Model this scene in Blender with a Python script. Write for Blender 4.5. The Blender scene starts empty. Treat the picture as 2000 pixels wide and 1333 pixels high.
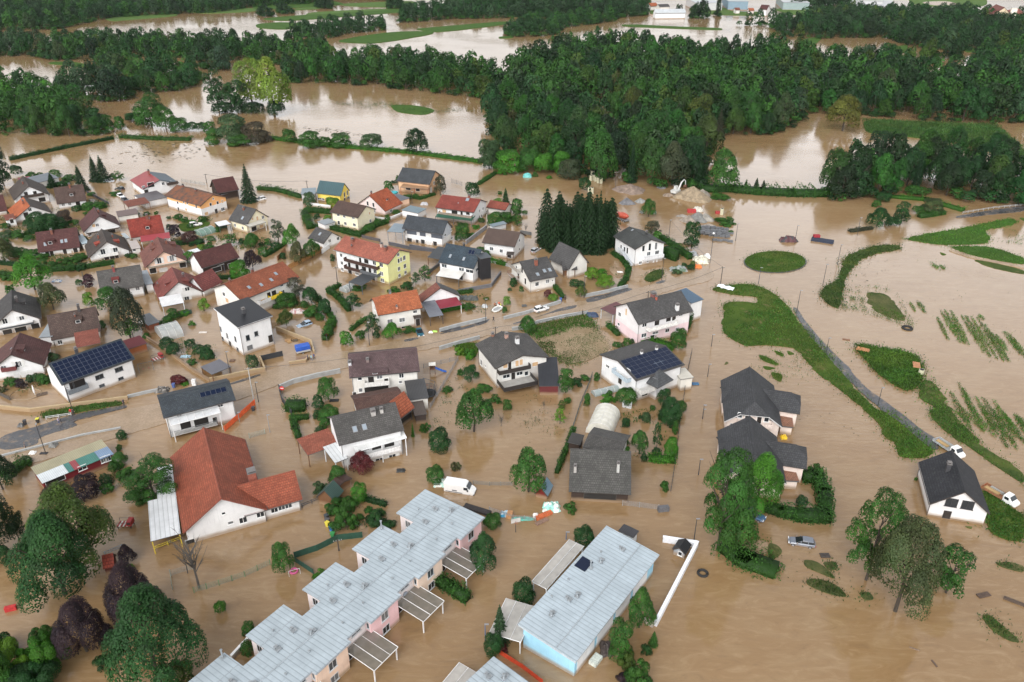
import bpy, bmesh, math, random
import numpy as np
from mathutils import Vector, Matrix
R = math.radians
# ---------------------------------------------------------------- camera, sky, sun, exposure
scene = bpy.context.scene
col = scene.collection
cam_data = bpy.data.cameras.new('camera')
cam = bpy.data.objects.new('camera', cam_data)
col.objects.link(cam)
CAM_H, CAM_PITCH, CAM_F = 96.0, 28.3, 1555.0 / 2000.0
cam.location = (0, 0, CAM_H)
cam.rotation_euler = (R(90 - CAM_PITCH), 0, 0)
cam_data.sensor_width = 36.0
cam_data.lens = 36.0 * CAM_F
cam_data.clip_start, cam_data.clip_end = 1.0, 12000.0
scene.camera = cam

world = bpy.data.worlds.new('World')
scene.world = world
world.use_nodes = True
wn, wl = world.node_tree.nodes, world.node_tree.links
bg = wn['Background']
sky = wn.new('ShaderNodeTexSky')
sky.sky_type = 'NISHITA'
sky.sun_disc = False
SUN_EL, SUN_AZ = 52.0, 200.0
sky.sun_elevation, sky.sun_rotation = R(SUN_EL), R(SUN_AZ)
sky.air_density, sky.dust_density, sky.ozone_density = 1.0, 6.0, 1.0
# cloud cover: the blue is washed out by overcast, with soft broad cloud bands
hsv = wn.new('ShaderNodeHueSaturation')
hsv.inputs['Saturation'].default_value = 0.12
tc = wn.new('ShaderNodeTexCoord')
cl = wn.new('ShaderNodeTexNoise')
cl.inputs['Scale'].default_value = 2.2
cl.inputs['Detail'].default_value = 4.0
cr = wn.new('ShaderNodeMapRange')
cr.inputs['From Min'].default_value, cr.inputs['From Max'].default_value = 0.3, 0.7
cr.inputs['To Min'].default_value, cr.inputs['To Max'].default_value = 0.85, 1.2
mul = wn.new('ShaderNodeMix'); mul.data_type = 'RGBA'; mul.blend_type = 'MULTIPLY'
mul.inputs[0].default_value = 1.0
wl.new(sky.outputs[0], hsv.inputs['Color'])
wl.new(tc.outputs['Generated'], cl.inputs['Vector'])
wl.new(cl.outputs[0], cr.inputs['Value'])
# sky brightened towards the horizon, added to strengthen sheen on the water
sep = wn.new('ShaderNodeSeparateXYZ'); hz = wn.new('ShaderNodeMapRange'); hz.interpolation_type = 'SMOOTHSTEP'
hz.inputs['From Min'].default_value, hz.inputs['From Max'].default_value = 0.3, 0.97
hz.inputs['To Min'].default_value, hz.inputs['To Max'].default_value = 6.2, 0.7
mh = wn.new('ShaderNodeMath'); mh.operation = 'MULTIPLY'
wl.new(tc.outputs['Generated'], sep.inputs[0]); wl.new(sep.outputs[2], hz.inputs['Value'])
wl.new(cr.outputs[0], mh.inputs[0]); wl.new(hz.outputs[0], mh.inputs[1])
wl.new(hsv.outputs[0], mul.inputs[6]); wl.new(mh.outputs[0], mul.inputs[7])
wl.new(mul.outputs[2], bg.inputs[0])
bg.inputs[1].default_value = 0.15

sun_data = bpy.data.lights.new('sun', 'SUN')
sun_data.energy = 0.5
sun_data.angle = R(25)
sun_data.color = (1.0, 0.965, 0.92)
sun = bpy.data.objects.new('sun', sun_data)
col.objects.link(sun)
sun.rotation_euler = (R(90 - SUN_EL), 0, R(180 - SUN_AZ))
scene.view_settings.view_transform = 'Standard'
scene.view_settings.look = 'None'
scene.view_settings.exposure = -0.9
scene.view_settings.gamma = 1.0
scene.render.engine = 'CYCLES'
scene.cycles.max_bounces = 6
scene.cycles.diffuse_bounces = 3
scene.cycles.glossy_bounces = 3
scene.cycles.transmission_bounces = 4
scene.cycles.transparent_max_bounces = 4
scene.cycles.caustics_reflective = False
scene.cycles.caustics_refractive = False
rng = random.Random(11)

# ---------------------------------------------------------------- materials
MATS={}
def new_mat(name):
 m=bpy.data.materials.new(name);m.use_nodes=True
 nt=m.node_tree;p=nt.nodes['Principled BSDF']
 return m,nt,p
def N(nt,t,**kw):
 n=nt.nodes.new(t)
 for k,v in kw.items():
  if k in n.inputs:n.inputs[k].default_value=v
  else:setattr(n,k,v)
 return n
def mixc(nt,fac,a,b,blend='MIX'):
 n=nt.nodes.new('ShaderNodeMix');n.data_type='RGBA';n.blend_type=blend
 for i,v in((0,fac),(6,a),(7,b)):
  if isinstance(v,(int,float)):n.inputs[i].default_value=v
  elif isinstance(v,tuple):n.inputs[i].default_value=(*v[:3],1)
  else:nt.links.new(v,n.inputs[i])
 return n.outputs[2]
def ramp(nt,src,lo,hi,a=0.0,b=1.0):
 n=N(nt,'ShaderNodeMapRange')
 n.inputs['From Min'].default_value,n.inputs['From Max'].default_value=lo,hi
 n.inputs['To Min'].default_value,n.inputs['To Max'].default_value=a,b
 nt.links.new(src,n.inputs['Value'])
 return n.outputs[0]
def noise(nt,scale,vec=None,detail=4.0,rough=0.55,dist=0.0):
 n=N(nt,'ShaderNodeTexNoise',Scale=scale,Detail=detail,Roughness=rough,Distortion=dist)
 if vec is not None:nt.links.new(vec,n.inputs['Vector'])
 return n.outputs[0]
def objvec(nt,scale=(1,1,1)):
 t=nt.nodes.new('ShaderNodeTexCoord')
 m=N(nt,'ShaderNodeMapping');m.inputs['Scale'].default_value=scale
 nt.links.new(t.outputs['Object'],m.inputs['Vector'])
 return m.outputs[0]
def bump(nt,p,h,strength,dist=0.1):
 b=N(nt,'ShaderNodeBump',Strength=strength,Distance=dist)
 nt.links.new(h,b.inputs['Height']);nt.links.new(b.outputs[0],p.inputs['Normal'])
def sc(c,f):return tuple(min(1.0,x*f)for x in c[:3])
def plain(c,rough=0.6,metal=0.0,var=0.18,nscale=0.9):
 key=('plain',c,rough,metal,var)
 if key in MATS:return MATS[key]
 m,nt,p=new_mat('surface');v=objvec(nt)
 a=noise(nt,nscale,v,5)
 cc=mixc(nt,ramp(nt,a,.3,.7),sc(c,1-var),sc(c,1+var*.6))
 nt.links.new(cc,p.inputs['Base Color'])
 p.inputs['Roughness'].default_value=rough;p.inputs['Metallic'].default_value=metal
 MATS[key]=m;return m
def plaster(c):
 key=('plaster',c)
 if key in MATS:return MATS[key]
 m,nt,p=new_mat('plaster');v=objvec(nt)
 a=noise(nt,.5,v,5)
 b=noise(nt,1.0,objvec(nt,(2.2,2.2,.22)),4)
 cc=mixc(nt,ramp(nt,a,.3,.7),sc(c,.9),sc(c,1.04))
 cc=mixc(nt,ramp(nt,b,.56,.75,0,.35),cc,sc(c,.62))
 sx=N(nt,'ShaderNodeSeparateXYZ');nt.links.new(v,sx.inputs[0])
 mm=N(nt,'ShaderNodeMath',operation='MULTIPLY_ADD');nt.links.new(a,mm.inputs[0])
 mm.inputs[1].default_value=.5;nt.links.new(sx.outputs[2],mm.inputs[2])
 cc=mixc(nt,ramp(nt,mm.outputs[0],.6,1.25,.8,0),cc,(.3,.21,.13))
 nt.links.new(cc,p.inputs['Base Color']);p.inputs['Roughness'].default_value=.85
 p.inputs['Specular IOR Level'].default_value=.2
 MATS[key]=m;return m
def roofmat(style,c):
 if max(c)<.085:c=sc(c,1.2)
 key=('roof',style,c)
 if key in MATS:return MATS[key]
 m,nt,p=new_mat('roof_'+style);v=objvec(nt)
 big=noise(nt,.35,v,5,.6);fine=noise(nt,3.0,v,3)
 if style=='tile':
  br=N(nt,'ShaderNodeTexBrick',Scale=1.0);br.inputs['Brick Width'].default_value=.42
  br.inputs['Row Height'].default_value=.36;br.inputs['Mortar Size'].default_value=.035
  br.inputs['Color1'].default_value=(*sc(c,.78),1);br.inputs['Color2'].default_value=(*sc(c,1.22),1)
  br.inputs['Mortar'].default_value=(*sc(c,.42),1);br.offset=.5
  nt.links.new(v,br.inputs['Vector']);cc=br.outputs[0]
  cc=mixc(nt,ramp(nt,big,.4,.66,0,.7),cc,sc(c,.5))
  cc=mixc(nt,ramp(nt,fine,.56,.72,0,.5),cc,sc((c[0]*.8+.05,c[1]+.045,c[2]+.03),1.0))
  bump(nt,p,br.outputs[1],-.35,.08);p.inputs['Roughness'].default_value=.7
 elif style=='rust':
  w=N(nt,'ShaderNodeTexWave',Scale=1.1);w.wave_type='BANDS';w.bands_direction='Y'
  nt.links.new(v,w.inputs['Vector'])
  cc=mixc(nt,ramp(nt,noise(nt,.55,v,6,.7),.42,.6),(.075,.052,.042),(.21,.075,.035))
  cc=mixc(nt,ramp(nt,fine,.55,.75,0,.5),cc,(.13,.09,.06))
  cc=mixc(nt,ramp(nt,w.outputs[1],0,.3,.45,0),cc,(.04,.03,.025))
  p.inputs['Roughness'].default_value=.8
 else:
  w=N(nt,'ShaderNodeTexWave',Scale=.42 if style=='seam' else .95);w.wave_type='BANDS';w.bands_direction='X'
  w.wave_profile='SIN';nt.links.new(v,w.inputs['Vector'])
  cc=mixc(nt,ramp(nt,big,.35,.7),sc(c,.86),sc(c,1.08))
  cc=mixc(nt,ramp(nt,w.outputs[1],0,.16,.55,0),cc,sc(c,.45))
  cc=mixc(nt,ramp(nt,noise(nt,1.0,objvec(nt,(.5,3,1)),4),.58,.72,0,.3),cc,sc(c,.6))
  bump(nt,p,w.outputs[1],.25,.06)
  p.inputs['Roughness'].default_value=.42;p.inputs['Metallic'].default_value=.15
 nt.links.new(cc,p.inputs['Base Color'])
 p.inputs['Specular IOR Level'].default_value=.3
 MATS[key]=m;return m
def glassmat(c=(.02,.025,.03),rough=.06):
 key=('glass',c,rough)
 if key in MATS:return MATS[key]
 m,nt,p=new_mat('window_glass');p.inputs['Base Color'].default_value=(*c,1)
 p.inputs['Roughness'].default_value=rough;p.inputs['IOR'].default_value=1.5
 MATS[key]=m;return m
def filmmat(c,alpha):
 key=('film',c,alpha)
 if key in MATS:return MATS[key]
 m,nt,p=new_mat('translucent_sheet');v=objvec(nt)
 cc=mixc(nt,ramp(nt,noise(nt,.8,v,4),.35,.7),sc(c,.75),c)
 nt.links.new(cc,p.inputs['Base Color']);p.inputs['Roughness'].default_value=.35
 p.inputs['Alpha'].default_value=alpha
 MATS[key]=m;return m
def foliage():
 if 'leaf' in MATS:return MATS['leaf']
 m,nt,p=new_mat('foliage')
 oi=N(nt,'ShaderNodeObjectInfo');at=N(nt,'ShaderNodeAttribute',attribute_name='tint')
 cc=mixc(nt,1.0,oi.outputs['Color'],at.outputs['Color'],'MULTIPLY')
 nt.links.new(cc,p.inputs['Base Color']);p.inputs['Roughness'].default_value=.62
 p.inputs['Specular IOR Level'].default_value=.25
 tr=N(nt,'ShaderNodeBsdfTranslucent');mx=N(nt,'ShaderNodeMixShader');mx.inputs[0].default_value=.22
 nt.links.new(cc,tr.inputs['Color'])
 nt.links.new(p.outputs[0],mx.inputs[1]);nt.links.new(tr.outputs[0],mx.inputs[2])
 nt.links.new(mx.outputs[0],nt.nodes['Material Output'].inputs[0])
 MATS['leaf']=m;return m
def bark(c=(.07,.055,.04)):return plain(c,.9,0,.4,3.0)
WHITE,DARK=(.74,.74,.73),(.035,.037,.042)
# ---------------------------------------------------------------- mesh helpers
class MB:
 def __init__(s):s.v=[];s.f=[];s.m=[]
 def quad(s,a,b,c,d,m=0):
  n=len(s.v);s.v+=[a,b,c,d];s.f.append((n,n+1,n+2,n+3));s.m.append(m)
 def poly(s,pts,m=0):
  n=len(s.v);s.v+=pts;s.f.append(tuple(range(n,n+len(pts))));s.m.append(m)
 def box(s,x0,x1,y0,y1,z0,z1,m=0,rot=0.0,piv=(0,0)):
  n=len(s.v);P=[(x,y,z)for z in(z0,z1)for x,y in((x0,y0),(x1,y0),(x1,y1),(x0,y1))]
  if rot:
   c,k=math.cos(rot),math.sin(rot)
   P=[(piv[0]+(x-piv[0])*c-(y-piv[1])*k,piv[1]+(x-piv[0])*k+(y-piv[1])*c,z)for x,y,z in P]
  s.v+=P
  for f in((3,2,1,0),(4,5,6,7),(0,1,5,4),(1,2,6,5),(2,3,7,6),(3,0,4,7)):
   s.f.append(tuple(n+i for i in f));s.m.append(m)
 def prism(s,pts,z0,z1,m=0,side=None):
  n=len(s.v);k=len(pts)
  s.v+=[(p[0],p[1],z0)for p in pts]+[(p[0],p[1],z1)for p in pts]
  s.f.append(tuple(n+k+i for i in range(k)));s.m.append(m)
  s.f.append(tuple(n+i for i in reversed(range(k))));s.m.append(m)
  for i in range(k):
   j=(i+1)%k
   s.f.append((n+i,n+j,n+k+j,n+k+i));s.m.append(m if side is None else side)
 def tube(s,pts,rad,seg=6,m=0,cap=True):
  pts=[Vector(p)for p in pts];n0=len(s.v)
  if not isinstance(rad,(list,tuple)):rad=[rad]*len(pts)
  for i,p in enumerate(pts):
   d=(pts[min(i+1,len(pts)-1)]-pts[max(i-1,0)]).normalized()
   u=d.cross(Vector((0,1,0))if abs(d.y)<.9 else Vector((1,0,0))).normalized();w=d.cross(u)
   for k in range(seg):
    a=2*math.pi*k/seg;q=p+(u*math.cos(a)+w*math.sin(a))*rad[i]
    s.v.append(tuple(q))
  for i in range(len(pts)-1):
   for k in range(seg):
    a,b=n0+i*seg+k,n0+i*seg+(k+1)%seg
    s.f.append((a,b,b+seg,a+seg));s.m.append(m)
  if cap:
   s.f.append(tuple(n0+k for k in reversed(range(seg))));s.m.append(m)
   e=n0+(len(pts)-1)*seg;s.f.append(tuple(e+k for k in range(seg)));s.m.append(m)
 def wheel(s,c,r,w,axis='y',seg=14,m=0,m2=None):
  n=len(s.v);cx,cy,cz=c
  for sd in(-w/2,w/2):
   for k in range(seg):
    a=2*math.pi*k/seg;p,q=r*math.cos(a),r*math.sin(a)
    s.v.append((cx+p,cy+sd,cz+q)if axis=='y' else(cx+sd,cy+p,cz+q))
  for k in range(seg):
   j=(k+1)%seg;s.f.append((n+k,n+j,n+seg+j,n+seg+k));s.m.append(m)
  s.f.append(tuple(n+k for k in range(seg)));s.m.append(m if m2 is None else m2)
  s.f.append(tuple(n+seg+k for k in reversed(range(seg))));s.m.append(m if m2 is None else m2)
 def mesh(s,name,mats):
  me=bpy.data.meshes.new(name);me.from_pydata([tuple(v)for v in s.v],[],s.f)
  for mt in mats:me.materials.append(mt)
  me.polygons.foreach_set('material_index',s.m);me.update();return me
 def build(s,name,mats,parent=None,loc=None,rz=None,smooth=False):
  if not isinstance(mats,(list,tuple)):mats=[mats]
  me=s.mesh(name,mats)
  bm=bmesh.new();bm.from_mesh(me);bmesh.ops.recalc_face_normals(bm,faces=bm.faces);bm.to_mesh(me);bm.free()
  if smooth:me.polygons.foreach_set('use_smooth',[True]*len(me.polygons))
  return link(name,me,parent,loc,rz)
def link(name,data,parent=None,loc=None,rz=None):
 o=bpy.data.objects.new(name,data);col.objects.link(o)
 if parent is not None:o.parent=parent
 if loc is not None:o.location=loc
 if rz is not None:o.rotation_euler=(0,0,rz)
 return o
def empty(name,loc,rz=0.0):
 o=bpy.data.objects.new(name,None);o.empty_display_size=.3;col.objects.link(o)
 o.location=(loc[0],loc[1],loc[2]if len(loc)>2 else 0.0);o.rotation_euler=(0,0,rz);return o
def tag(o,label,cat,group=None):
 o['label']=label;o['category']=cat
 if group:o['group']=group
 return o
def struct(o):o['kind']='structure';return o
def stuff(o):o['kind']='stuff';return o
def copy_tree(o,parent=None):
 c=o.copy();col.objects.link(c)
 if parent is not None:c.parent=parent
 for ch in o.children:copy_tree(ch,c)
 return c
def np_mesh(name,V,quads,mats,tint=None,matidx=None):
 me=bpy.data.meshes.new(name);nq=len(quads)
 me.vertices.add(len(V));me.vertices.foreach_set('co',np.asarray(V,np.float32).ravel())
 me.loops.add(nq*4);me.loops.foreach_set('vertex_index',np.asarray(quads,np.int32).ravel())
 me.polygons.add(nq);me.polygons.foreach_set('loop_start',np.arange(0,nq*4,4,dtype=np.int32))
 if tint is not None:
  a=me.attributes.new('tint','FLOAT_COLOR','FACE')
  t=np.ones((nq,4),np.float32);t[:,:3]=tint;a.data.foreach_set('color',t.ravel())
 for mt in mats:me.materials.append(mt)
 if matidx is not None:me.polygons.foreach_set('material_index',np.asarray(matidx,np.int32))
 me.update(calc_edges=True);me.validate();return me
 # ---------------------------------------------------------------- ground, water, grass
def watermat():
 m,nt,p=new_mat('flood_water');g=nt.nodes.new('ShaderNodeNewGeometry');pos=g.outputs['Position']
 def mp(s,r=0.0):
  k=N(nt,'ShaderNodeMapping');k.inputs['Scale'].default_value=s;k.inputs['Rotation'].default_value=(0,0,r);nt.links.new(pos,k.inputs['Vector']);return k.outputs[0]
 a=noise(nt,1.0,mp((.012,.012,0)),5,.6,.8);b=noise(nt,1.0,mp((.05,.14,0),.7),5,.6,1.5)
 c=mixc(nt,ramp(nt,a,.32,.68),(.222,.134,.06),(.28,.179,.092));c=mixc(nt,ramp(nt,b,.45,.75,0,.5),c,(.31,.218,.122))
 e=noise(nt,1.0,mp((.16,.5,0),.45),6,.7,2.2);c=mixc(nt,ramp(nt,e,.5,.72,0,.6),c,(.34,.24,.138));c=mixc(nt,ramp(nt,e,.45,.28,0,.45),c,(.16,.1,.055))
 nt.links.new(c,p.inputs['Base Color']);p.inputs['Roughness'].default_value=.05;p.inputs['IOR'].default_value=1.75
 # calm sheets and ruffled currents
 w1=noise(nt,1.0,mp((.55,1.3,0),.5),5,.65,.6);w2=noise(nt,1.0,mp((2.6,3.4,0),.2),3,.6)
 f=ramp(nt,noise(nt,1.0,mp((.018,.022,0)),3),.4,.66,.1,1.0)
 mm=N(nt,'ShaderNodeMath',operation='MULTIPLY_ADD');nt.links.new(w2,mm.inputs[0]);mm.inputs[1].default_value=.3;nt.links.new(w1,mm.inputs[2])
 bp=N(nt,'ShaderNodeBump',Distance=.08);nt.links.new(mm.outputs[0],bp.inputs['Height']);nt.links.new(f,bp.inputs['Strength'])
 nt.links.new(bp.outputs[0],p.inputs['Normal']);return m
def build_water():
 mb=MB();S=5000
 mb.quad((-S,-S,0),(S,-S,0),(S,S,0),(-S,S,0));struct(mb.build('flood_water',watermat()))
 mb=MB();mb.quad((-S,-S,-1.2),(S,-S,-1.2),(S,S,-1.2),(-S,S,-1.2));struct(mb.build('ground',plain((.2,.14,.09),.95)))
def patchmat(kind):
 if('patch',kind)in MATS:return MATS[('patch',kind)]
 m,nt,p=new_mat(kind);v=objvec(nt)
 A={'grass':((.04,.066,.02),(.085,.11,.034)),'lush':((.04,.075,.016),(.08,.125,.024)),'field':((.045,.095,.022),(.075,.14,.03)),'mud':((.25,.17,.105),(.42,.32,.22)),'asphalt':((.05,.051,.056),(.085,.086,.092)),'wetmud':((.27,.19,.115),(.36,.265,.18)),'sand':((.24,.18,.11),(.36,.28,.19)),'wetgrass':((.05,.07,.025),(.13,.12,.055)),'farfield':((.07,.13,.035),(.12,.18,.055))}[kind]
 n1,n2=noise(nt,.22,v,6,.65),noise(nt,2.4,v,5,.6);c=mixc(nt,ramp(nt,n1,.35,.68),*A);c=mixc(nt,ramp(nt,n2,.35,.7,0,.5),c,sc(A[0],.62))
 if kind=='asphalt':
  c=mixc(nt,ramp(nt,noise(nt,.5,v,6,.7),.52,.66,0,.7),c,(.24,.17,.11));p.inputs['Roughness'].default_value=.3;nt.links.new(ramp(nt,n1,.4,.6,.12,.55),p.inputs['Roughness'])
 elif kind in('field','farfield'):
  w=N(nt,'ShaderNodeTexWave',Scale=.28);w.bands_direction='DIAGONAL';w.inputs['Distortion'].default_value=1.2;nt.links.new(v,w.inputs['Vector']);c=mixc(nt,ramp(nt,w.outputs[1],0,1,.35,0),c,sc(A[0],.8));p.inputs['Roughness'].default_value=.9
 else:
  p.inputs['Roughness'].default_value=.95 if 'mud' not in kind else .22
  if 'gr' in kind or kind=='lush':c=mixc(nt,ramp(nt,noise(nt,.16,v,7,.72),.58,.66,0,.55),c,(.22,.16,.09));c=mixc(nt,ramp(nt,noise(nt,.09,v,4),.5,.65,0,.6),c,(.1,.12,.03))
 nt.links.new(c,p.inputs['Base Color']);p.inputs['Specular IOR Level'].default_value=.5 if kind in('asphalt','wetmud')else .04;bump(nt,p,n2,.5,.1);MATS[('patch',kind)]=m;return m
def wobble(pts,amp,step,seed):
 r=random.Random(seed);out=[]
 for _ in range(2):  # round the corners
  pts=[(p[0]*k+q[0]*(1-k),p[1]*k+q[1]*(1-k))for p,q in zip(pts,pts[1:]+pts[:1])for k in(.8,.2)]
 for p,q in zip(pts,pts[1:]+pts[:1]):
  L=math.dist(p,q);n=max(1,int(L/step))
  for i in range(n):t=i/n;out.append((p[0]+(q[0]-p[0])*t+(r.uniform(-amp,amp)if i else 0),p[1]+(q[1]-p[1])*t+(r.uniform(-amp,amp)if i else 0)))
 return out
PZ=[0]
def patch(d):
 PZ[0]+=1
 if d['n']=='meadow':d=D(d,z=.25,amp=.8,step=6)
 pts=d['p'];z=d.get('z',.05)+PZ[0]*.0013;sd=int(abs(pts[0][0]*10))%9999
 w=wobble([tuple(p)for p in pts],d.get('amp',.5)*.8,d.get('step',.9),sd);mb=MB()
 bm=bmesh.new();vs=[bm.verts.new((*p,z))for p in w];f=bm.faces.new(vs);bmesh.ops.triangulate(bm,faces=[f])
 if bm.faces and sum(f.normal.z*f.calc_area()for f in bm.faces)<0:bmesh.ops.reverse_faces(bm,faces=bm.faces)
 ed=[e for e in bm.edges if len(e.link_faces)==1];r=bmesh.ops.extrude_edge_only(bm,edges=ed)
 c=Vector((sum(p[0]for p in w)/len(w),sum(p[1]for p in w)/len(w),0))
 for g in r['geom']:
  if isinstance(g,bmesh.types.BMVert):g.co.z=-.35
 me=bpy.data.meshes.new(d['n']);bm.to_mesh(me);bm.free();me.materials.append(patchmat(d['m']));o=link(d['n'],me)
 if d.get('lab'):tag(o,d['lab'],d.get('cat','patch'),d.get('g'))
 else:struct(o)
def inside(P,poly):
 x,y=P[:,0],P[:,1];r=np.zeros(len(P),bool);n=len(poly)
 for i in range(n):
  x0,y0=poly[i];x1,y1=poly[(i+1)%n];k=((y0>y)!=(y1>y));r^=k&(x<(x1-x0)*(y-y0)/((y1-y0)if y1!=y0 else 1e-9)+x0)
 return r
def fbm(P,s,seed):
 rs=np.random.RandomState(seed);o=np.zeros(len(P))
 for k in range(7):
  a=rs.uniform(0,6.28);f=s*1.7**k*.6;o+=np.sin(P[:,0]*f*math.cos(a)+P[:,1]*f*math.sin(a)+rs.uniform(0,6))*.8**k
 return o/2.2
def scatter(name,regions):
 Vs,Qs,Ts,n0=[],[],[],0
 for x0,y0,x1,y1,w in ROWS if name=='grass' else():  # flooded crop rows
  L=math.dist((x0,y0),(x1,y1));nx,ny=(y0-y1)/L*w,(x1-x0)/L*w;mx,my=(x0+x1)/2,(y0+y1)/2
  regions=regions+[D(p=((x0+nx*.3,y0+ny*.3),(x0-nx*.3,y0-ny*.3),(mx-nx,my-ny),(x1-nx*.4,y1-ny*.4),(x1+nx*.4,y1+ny*.4),(mx+nx,my+ny)),den=20,h=.32,c=(.06,.14,.018),s=.2,patchy=-1.1,j=.25)]
 for k,d in enumerate(regions):
  poly=np.array(d['p']);rs=np.random.RandomState(k+3);lo,hi=poly.min(0),poly.max(0);A=np.prod(hi-lo);n=int(A*d['den']*1.7)
  P=rs.uniform(lo,hi,(n,2));P=P[inside(P,poly)]
  if d.get('patchy')is not None:P=P[fbm(P,d.get('ps',.35),k+7)>d['patchy']]
  if d['den']>5 and len(poly)>6:  # blades straggling out along the rim
   e=np.roll(poly,-1,0)-poly;m=np.maximum(1,(np.hypot(e[:,0],e[:,1])*7).astype(int));i=np.repeat(np.arange(len(poly)),m);P=np.vstack([P,poly[i]+e[i]*rs.rand(len(i),1)+rs.normal(size=(len(i),2))*.45])
  if d.get('row'):
   sp,ang=d['row'];u=P[:,0]*-math.sin(ang)+P[:,1]*math.cos(ang);ph=(u/sp)%1;P=P[np.abs(ph-.5)<d.get('rw',.2)+.1*fbm(P,.12,k)]
  if not len(P):continue
  P=P+rs.normal(size=P.shape)*np.where(rs.rand(len(P),1)<.2,1.3,.4)*d.get('j',1)  # ragged, thinning edge
  h=d['h']*rs.uniform(.5,1.3,len(P));c=np.column_stack([P,d.get('z',.05)+h*.5]);Nn=rs.normal(size=(len(P),3))*.7;Nn[:,2]=np.abs(Nn[:,2])*.5+.1
  V,Q=leaf_quads(c,Nn,d.get('s',.22)*.85,rs,.42,True);V=V*1.0;V[:,2]=np.maximum(V[:,2],.01);f=1+.25*fbm(P,.25,k+1);t=np.array(d['c'])*(rs.uniform(.6,1.35,len(P))*f)[:,None]
  t[:,0]*=1+.25*np.clip(fbm(P,.4,k+5),-1,1)
  Vs.append(V);Qs.append(Q+n0);Ts.append(t);n0+=len(V)
 o=link(name,np_mesh(name,np.vstack(Vs),np.vstack(Qs),[foliage()],np.vstack(Ts)));o.color=(1,1,1,1);return stuff(o)
def forest(name,rows):
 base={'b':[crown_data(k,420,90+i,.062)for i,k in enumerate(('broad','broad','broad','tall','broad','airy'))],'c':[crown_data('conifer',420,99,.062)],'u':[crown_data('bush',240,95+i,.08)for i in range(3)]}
 Vs,Qs,Ts,n0=[],[],[],0;rs=np.random.RandomState(4)
 for x,y,h,w,ti,kd in rows:
  B=base[kd];V,Q,t=B[rs.randint(len(B))];a=rs.uniform(0,6.28);c,s=math.cos(a),math.sin(a)
  W=np.column_stack([(V[:,0]*c-V[:,1]*s)*w+x,(V[:,0]*s+V[:,1]*c)*w+y,V[:,2]*h*.95+h*.05])
  Vs.append(W);Qs.append(Q+n0);n0+=len(W);Ts.append(t*np.array(TINT[ti])*rs.uniform(.68,1.15))
 o=link(name,np_mesh(name,np.vstack(Vs),np.vstack(Qs),[foliage()],np.vstack(Ts)));o.color=(1,1,1,1);return stuff(o)
def debris(name,regions,c):
 rs=np.random.RandomState(8);Vs,Qs,Ts,n0=[],[],[],0
 for k,(poly,den,s)in enumerate(regions):
  poly=np.array(poly);lo,hi=poly.min(0),poly.max(0);P=rs.uniform(lo,hi,(int(np.prod(hi-lo)*den),2));P=P[inside(P,poly)];P=P[fbm(P,.12,k+2)>.1]
  if not len(P):continue
  Nn=rs.normal(size=(len(P),3))*.15+np.array([0,0,1]);V,Q=leaf_quads(np.column_stack([P,np.full(len(P),.03)]),Nn,s,rs,.35);V[:,2]=np.clip(V[:,2],.012,.2);Vs.append(V);Qs.append(Q+n0);n0+=len(V);Ts.append(np.array(c)*rs.uniform(.5,1.4,(len(P),1)))
 o=link(name,np_mesh(name,np.vstack(Vs),np.vstack(Qs),[foliage()],np.vstack(Ts)));o.color=(1,1,1,1);return stuff(o)
 # ---------------------------------------------------------------- foliage
def leaf_quads(P,Nn,size,rs,aspect=.75,up=False):
 n=len(P);Nn=Nn/(np.linalg.norm(Nn,axis=1,keepdims=True)+1e-9)
 t=rs.normal(size=(n,3))*(.35 if up else 1)+(np.array([0,0,1.])if up else 0);t-=Nn*(t*Nn).sum(1,keepdims=True);t/=np.linalg.norm(t,axis=1,keepdims=True)+1e-9
 b=np.cross(Nn,t);s=(size*rs.uniform(.65,1.35,(n,1)))
 a=t*s;b=b*s*aspect
 k=rs.uniform(-.25,.25,(n,4,1))*s[:,None,:]
 V=np.stack([P-a,P-b*.8,P+a,P+b*.8],1)+Nn[:,None,:]*k
 return V.reshape(-1,3),np.arange(n*4).reshape(n,4)
def lobes_for(kind,rs):
 L=[]
 if kind=='broad':
  for i in range(26):
   d=rs.normal(size=3);d/=np.linalg.norm(d);d[2]=abs(d[2])*1.0-.25
   r=rs.uniform(.55,.8);L.append((d[0]*.36*r/.7,d[1]*.36*r/.7,.52+d[2]*.36*r/.7,rs.uniform(.11,.2)))
  L.append((0,0,.55,.28));L.append((0,0,.78,.17))
 elif kind=='tall':
  for i in range(30):
   z=rs.uniform(.2,.92);a=rs.uniform(0,6.28);w=.36*math.sin(math.pi*(z*.8+.12))**.7
   L.append((math.cos(a)*w*.75,math.sin(a)*w*.75,z,rs.uniform(.1,.17)))
  L+=[(0,0,.35,.2),(0,0,.6,.2),(0,0,.82,.14)]
 elif kind=='airy':
  for i in range(38):
   z=rs.uniform(.2,.95);a=rs.uniform(0,6.28);w=.4*math.sin(math.pi*(z*.75+.15))
   r=rs.uniform(.25,1.05);L.append((math.cos(a)*w*r,math.sin(a)*w*r,z,rs.uniform(.07,.14)))
 elif kind=='bush':
  for i in range(16):
   a=rs.uniform(0,6.28);z=rs.uniform(.12,.72);w=.36*math.sqrt(max(.05,1-(z/.98)**2))
   L.append((math.cos(a)*w*.8,math.sin(a)*w*.8,z,rs.uniform(.14,.24)))
  L+=[(0,0,.35,.33),(0,0,.62,.26)]
 elif kind=='wild':
  for i in range(22):
   a=rs.uniform(0,6.28);z=rs.uniform(.05,.6)**1.1;w=rs.uniform(.1,.46)
   L.append((math.cos(a)*w,math.sin(a)*w,z*(1.15-w),rs.uniform(.1,.2)))
 return np.array(L)
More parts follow.
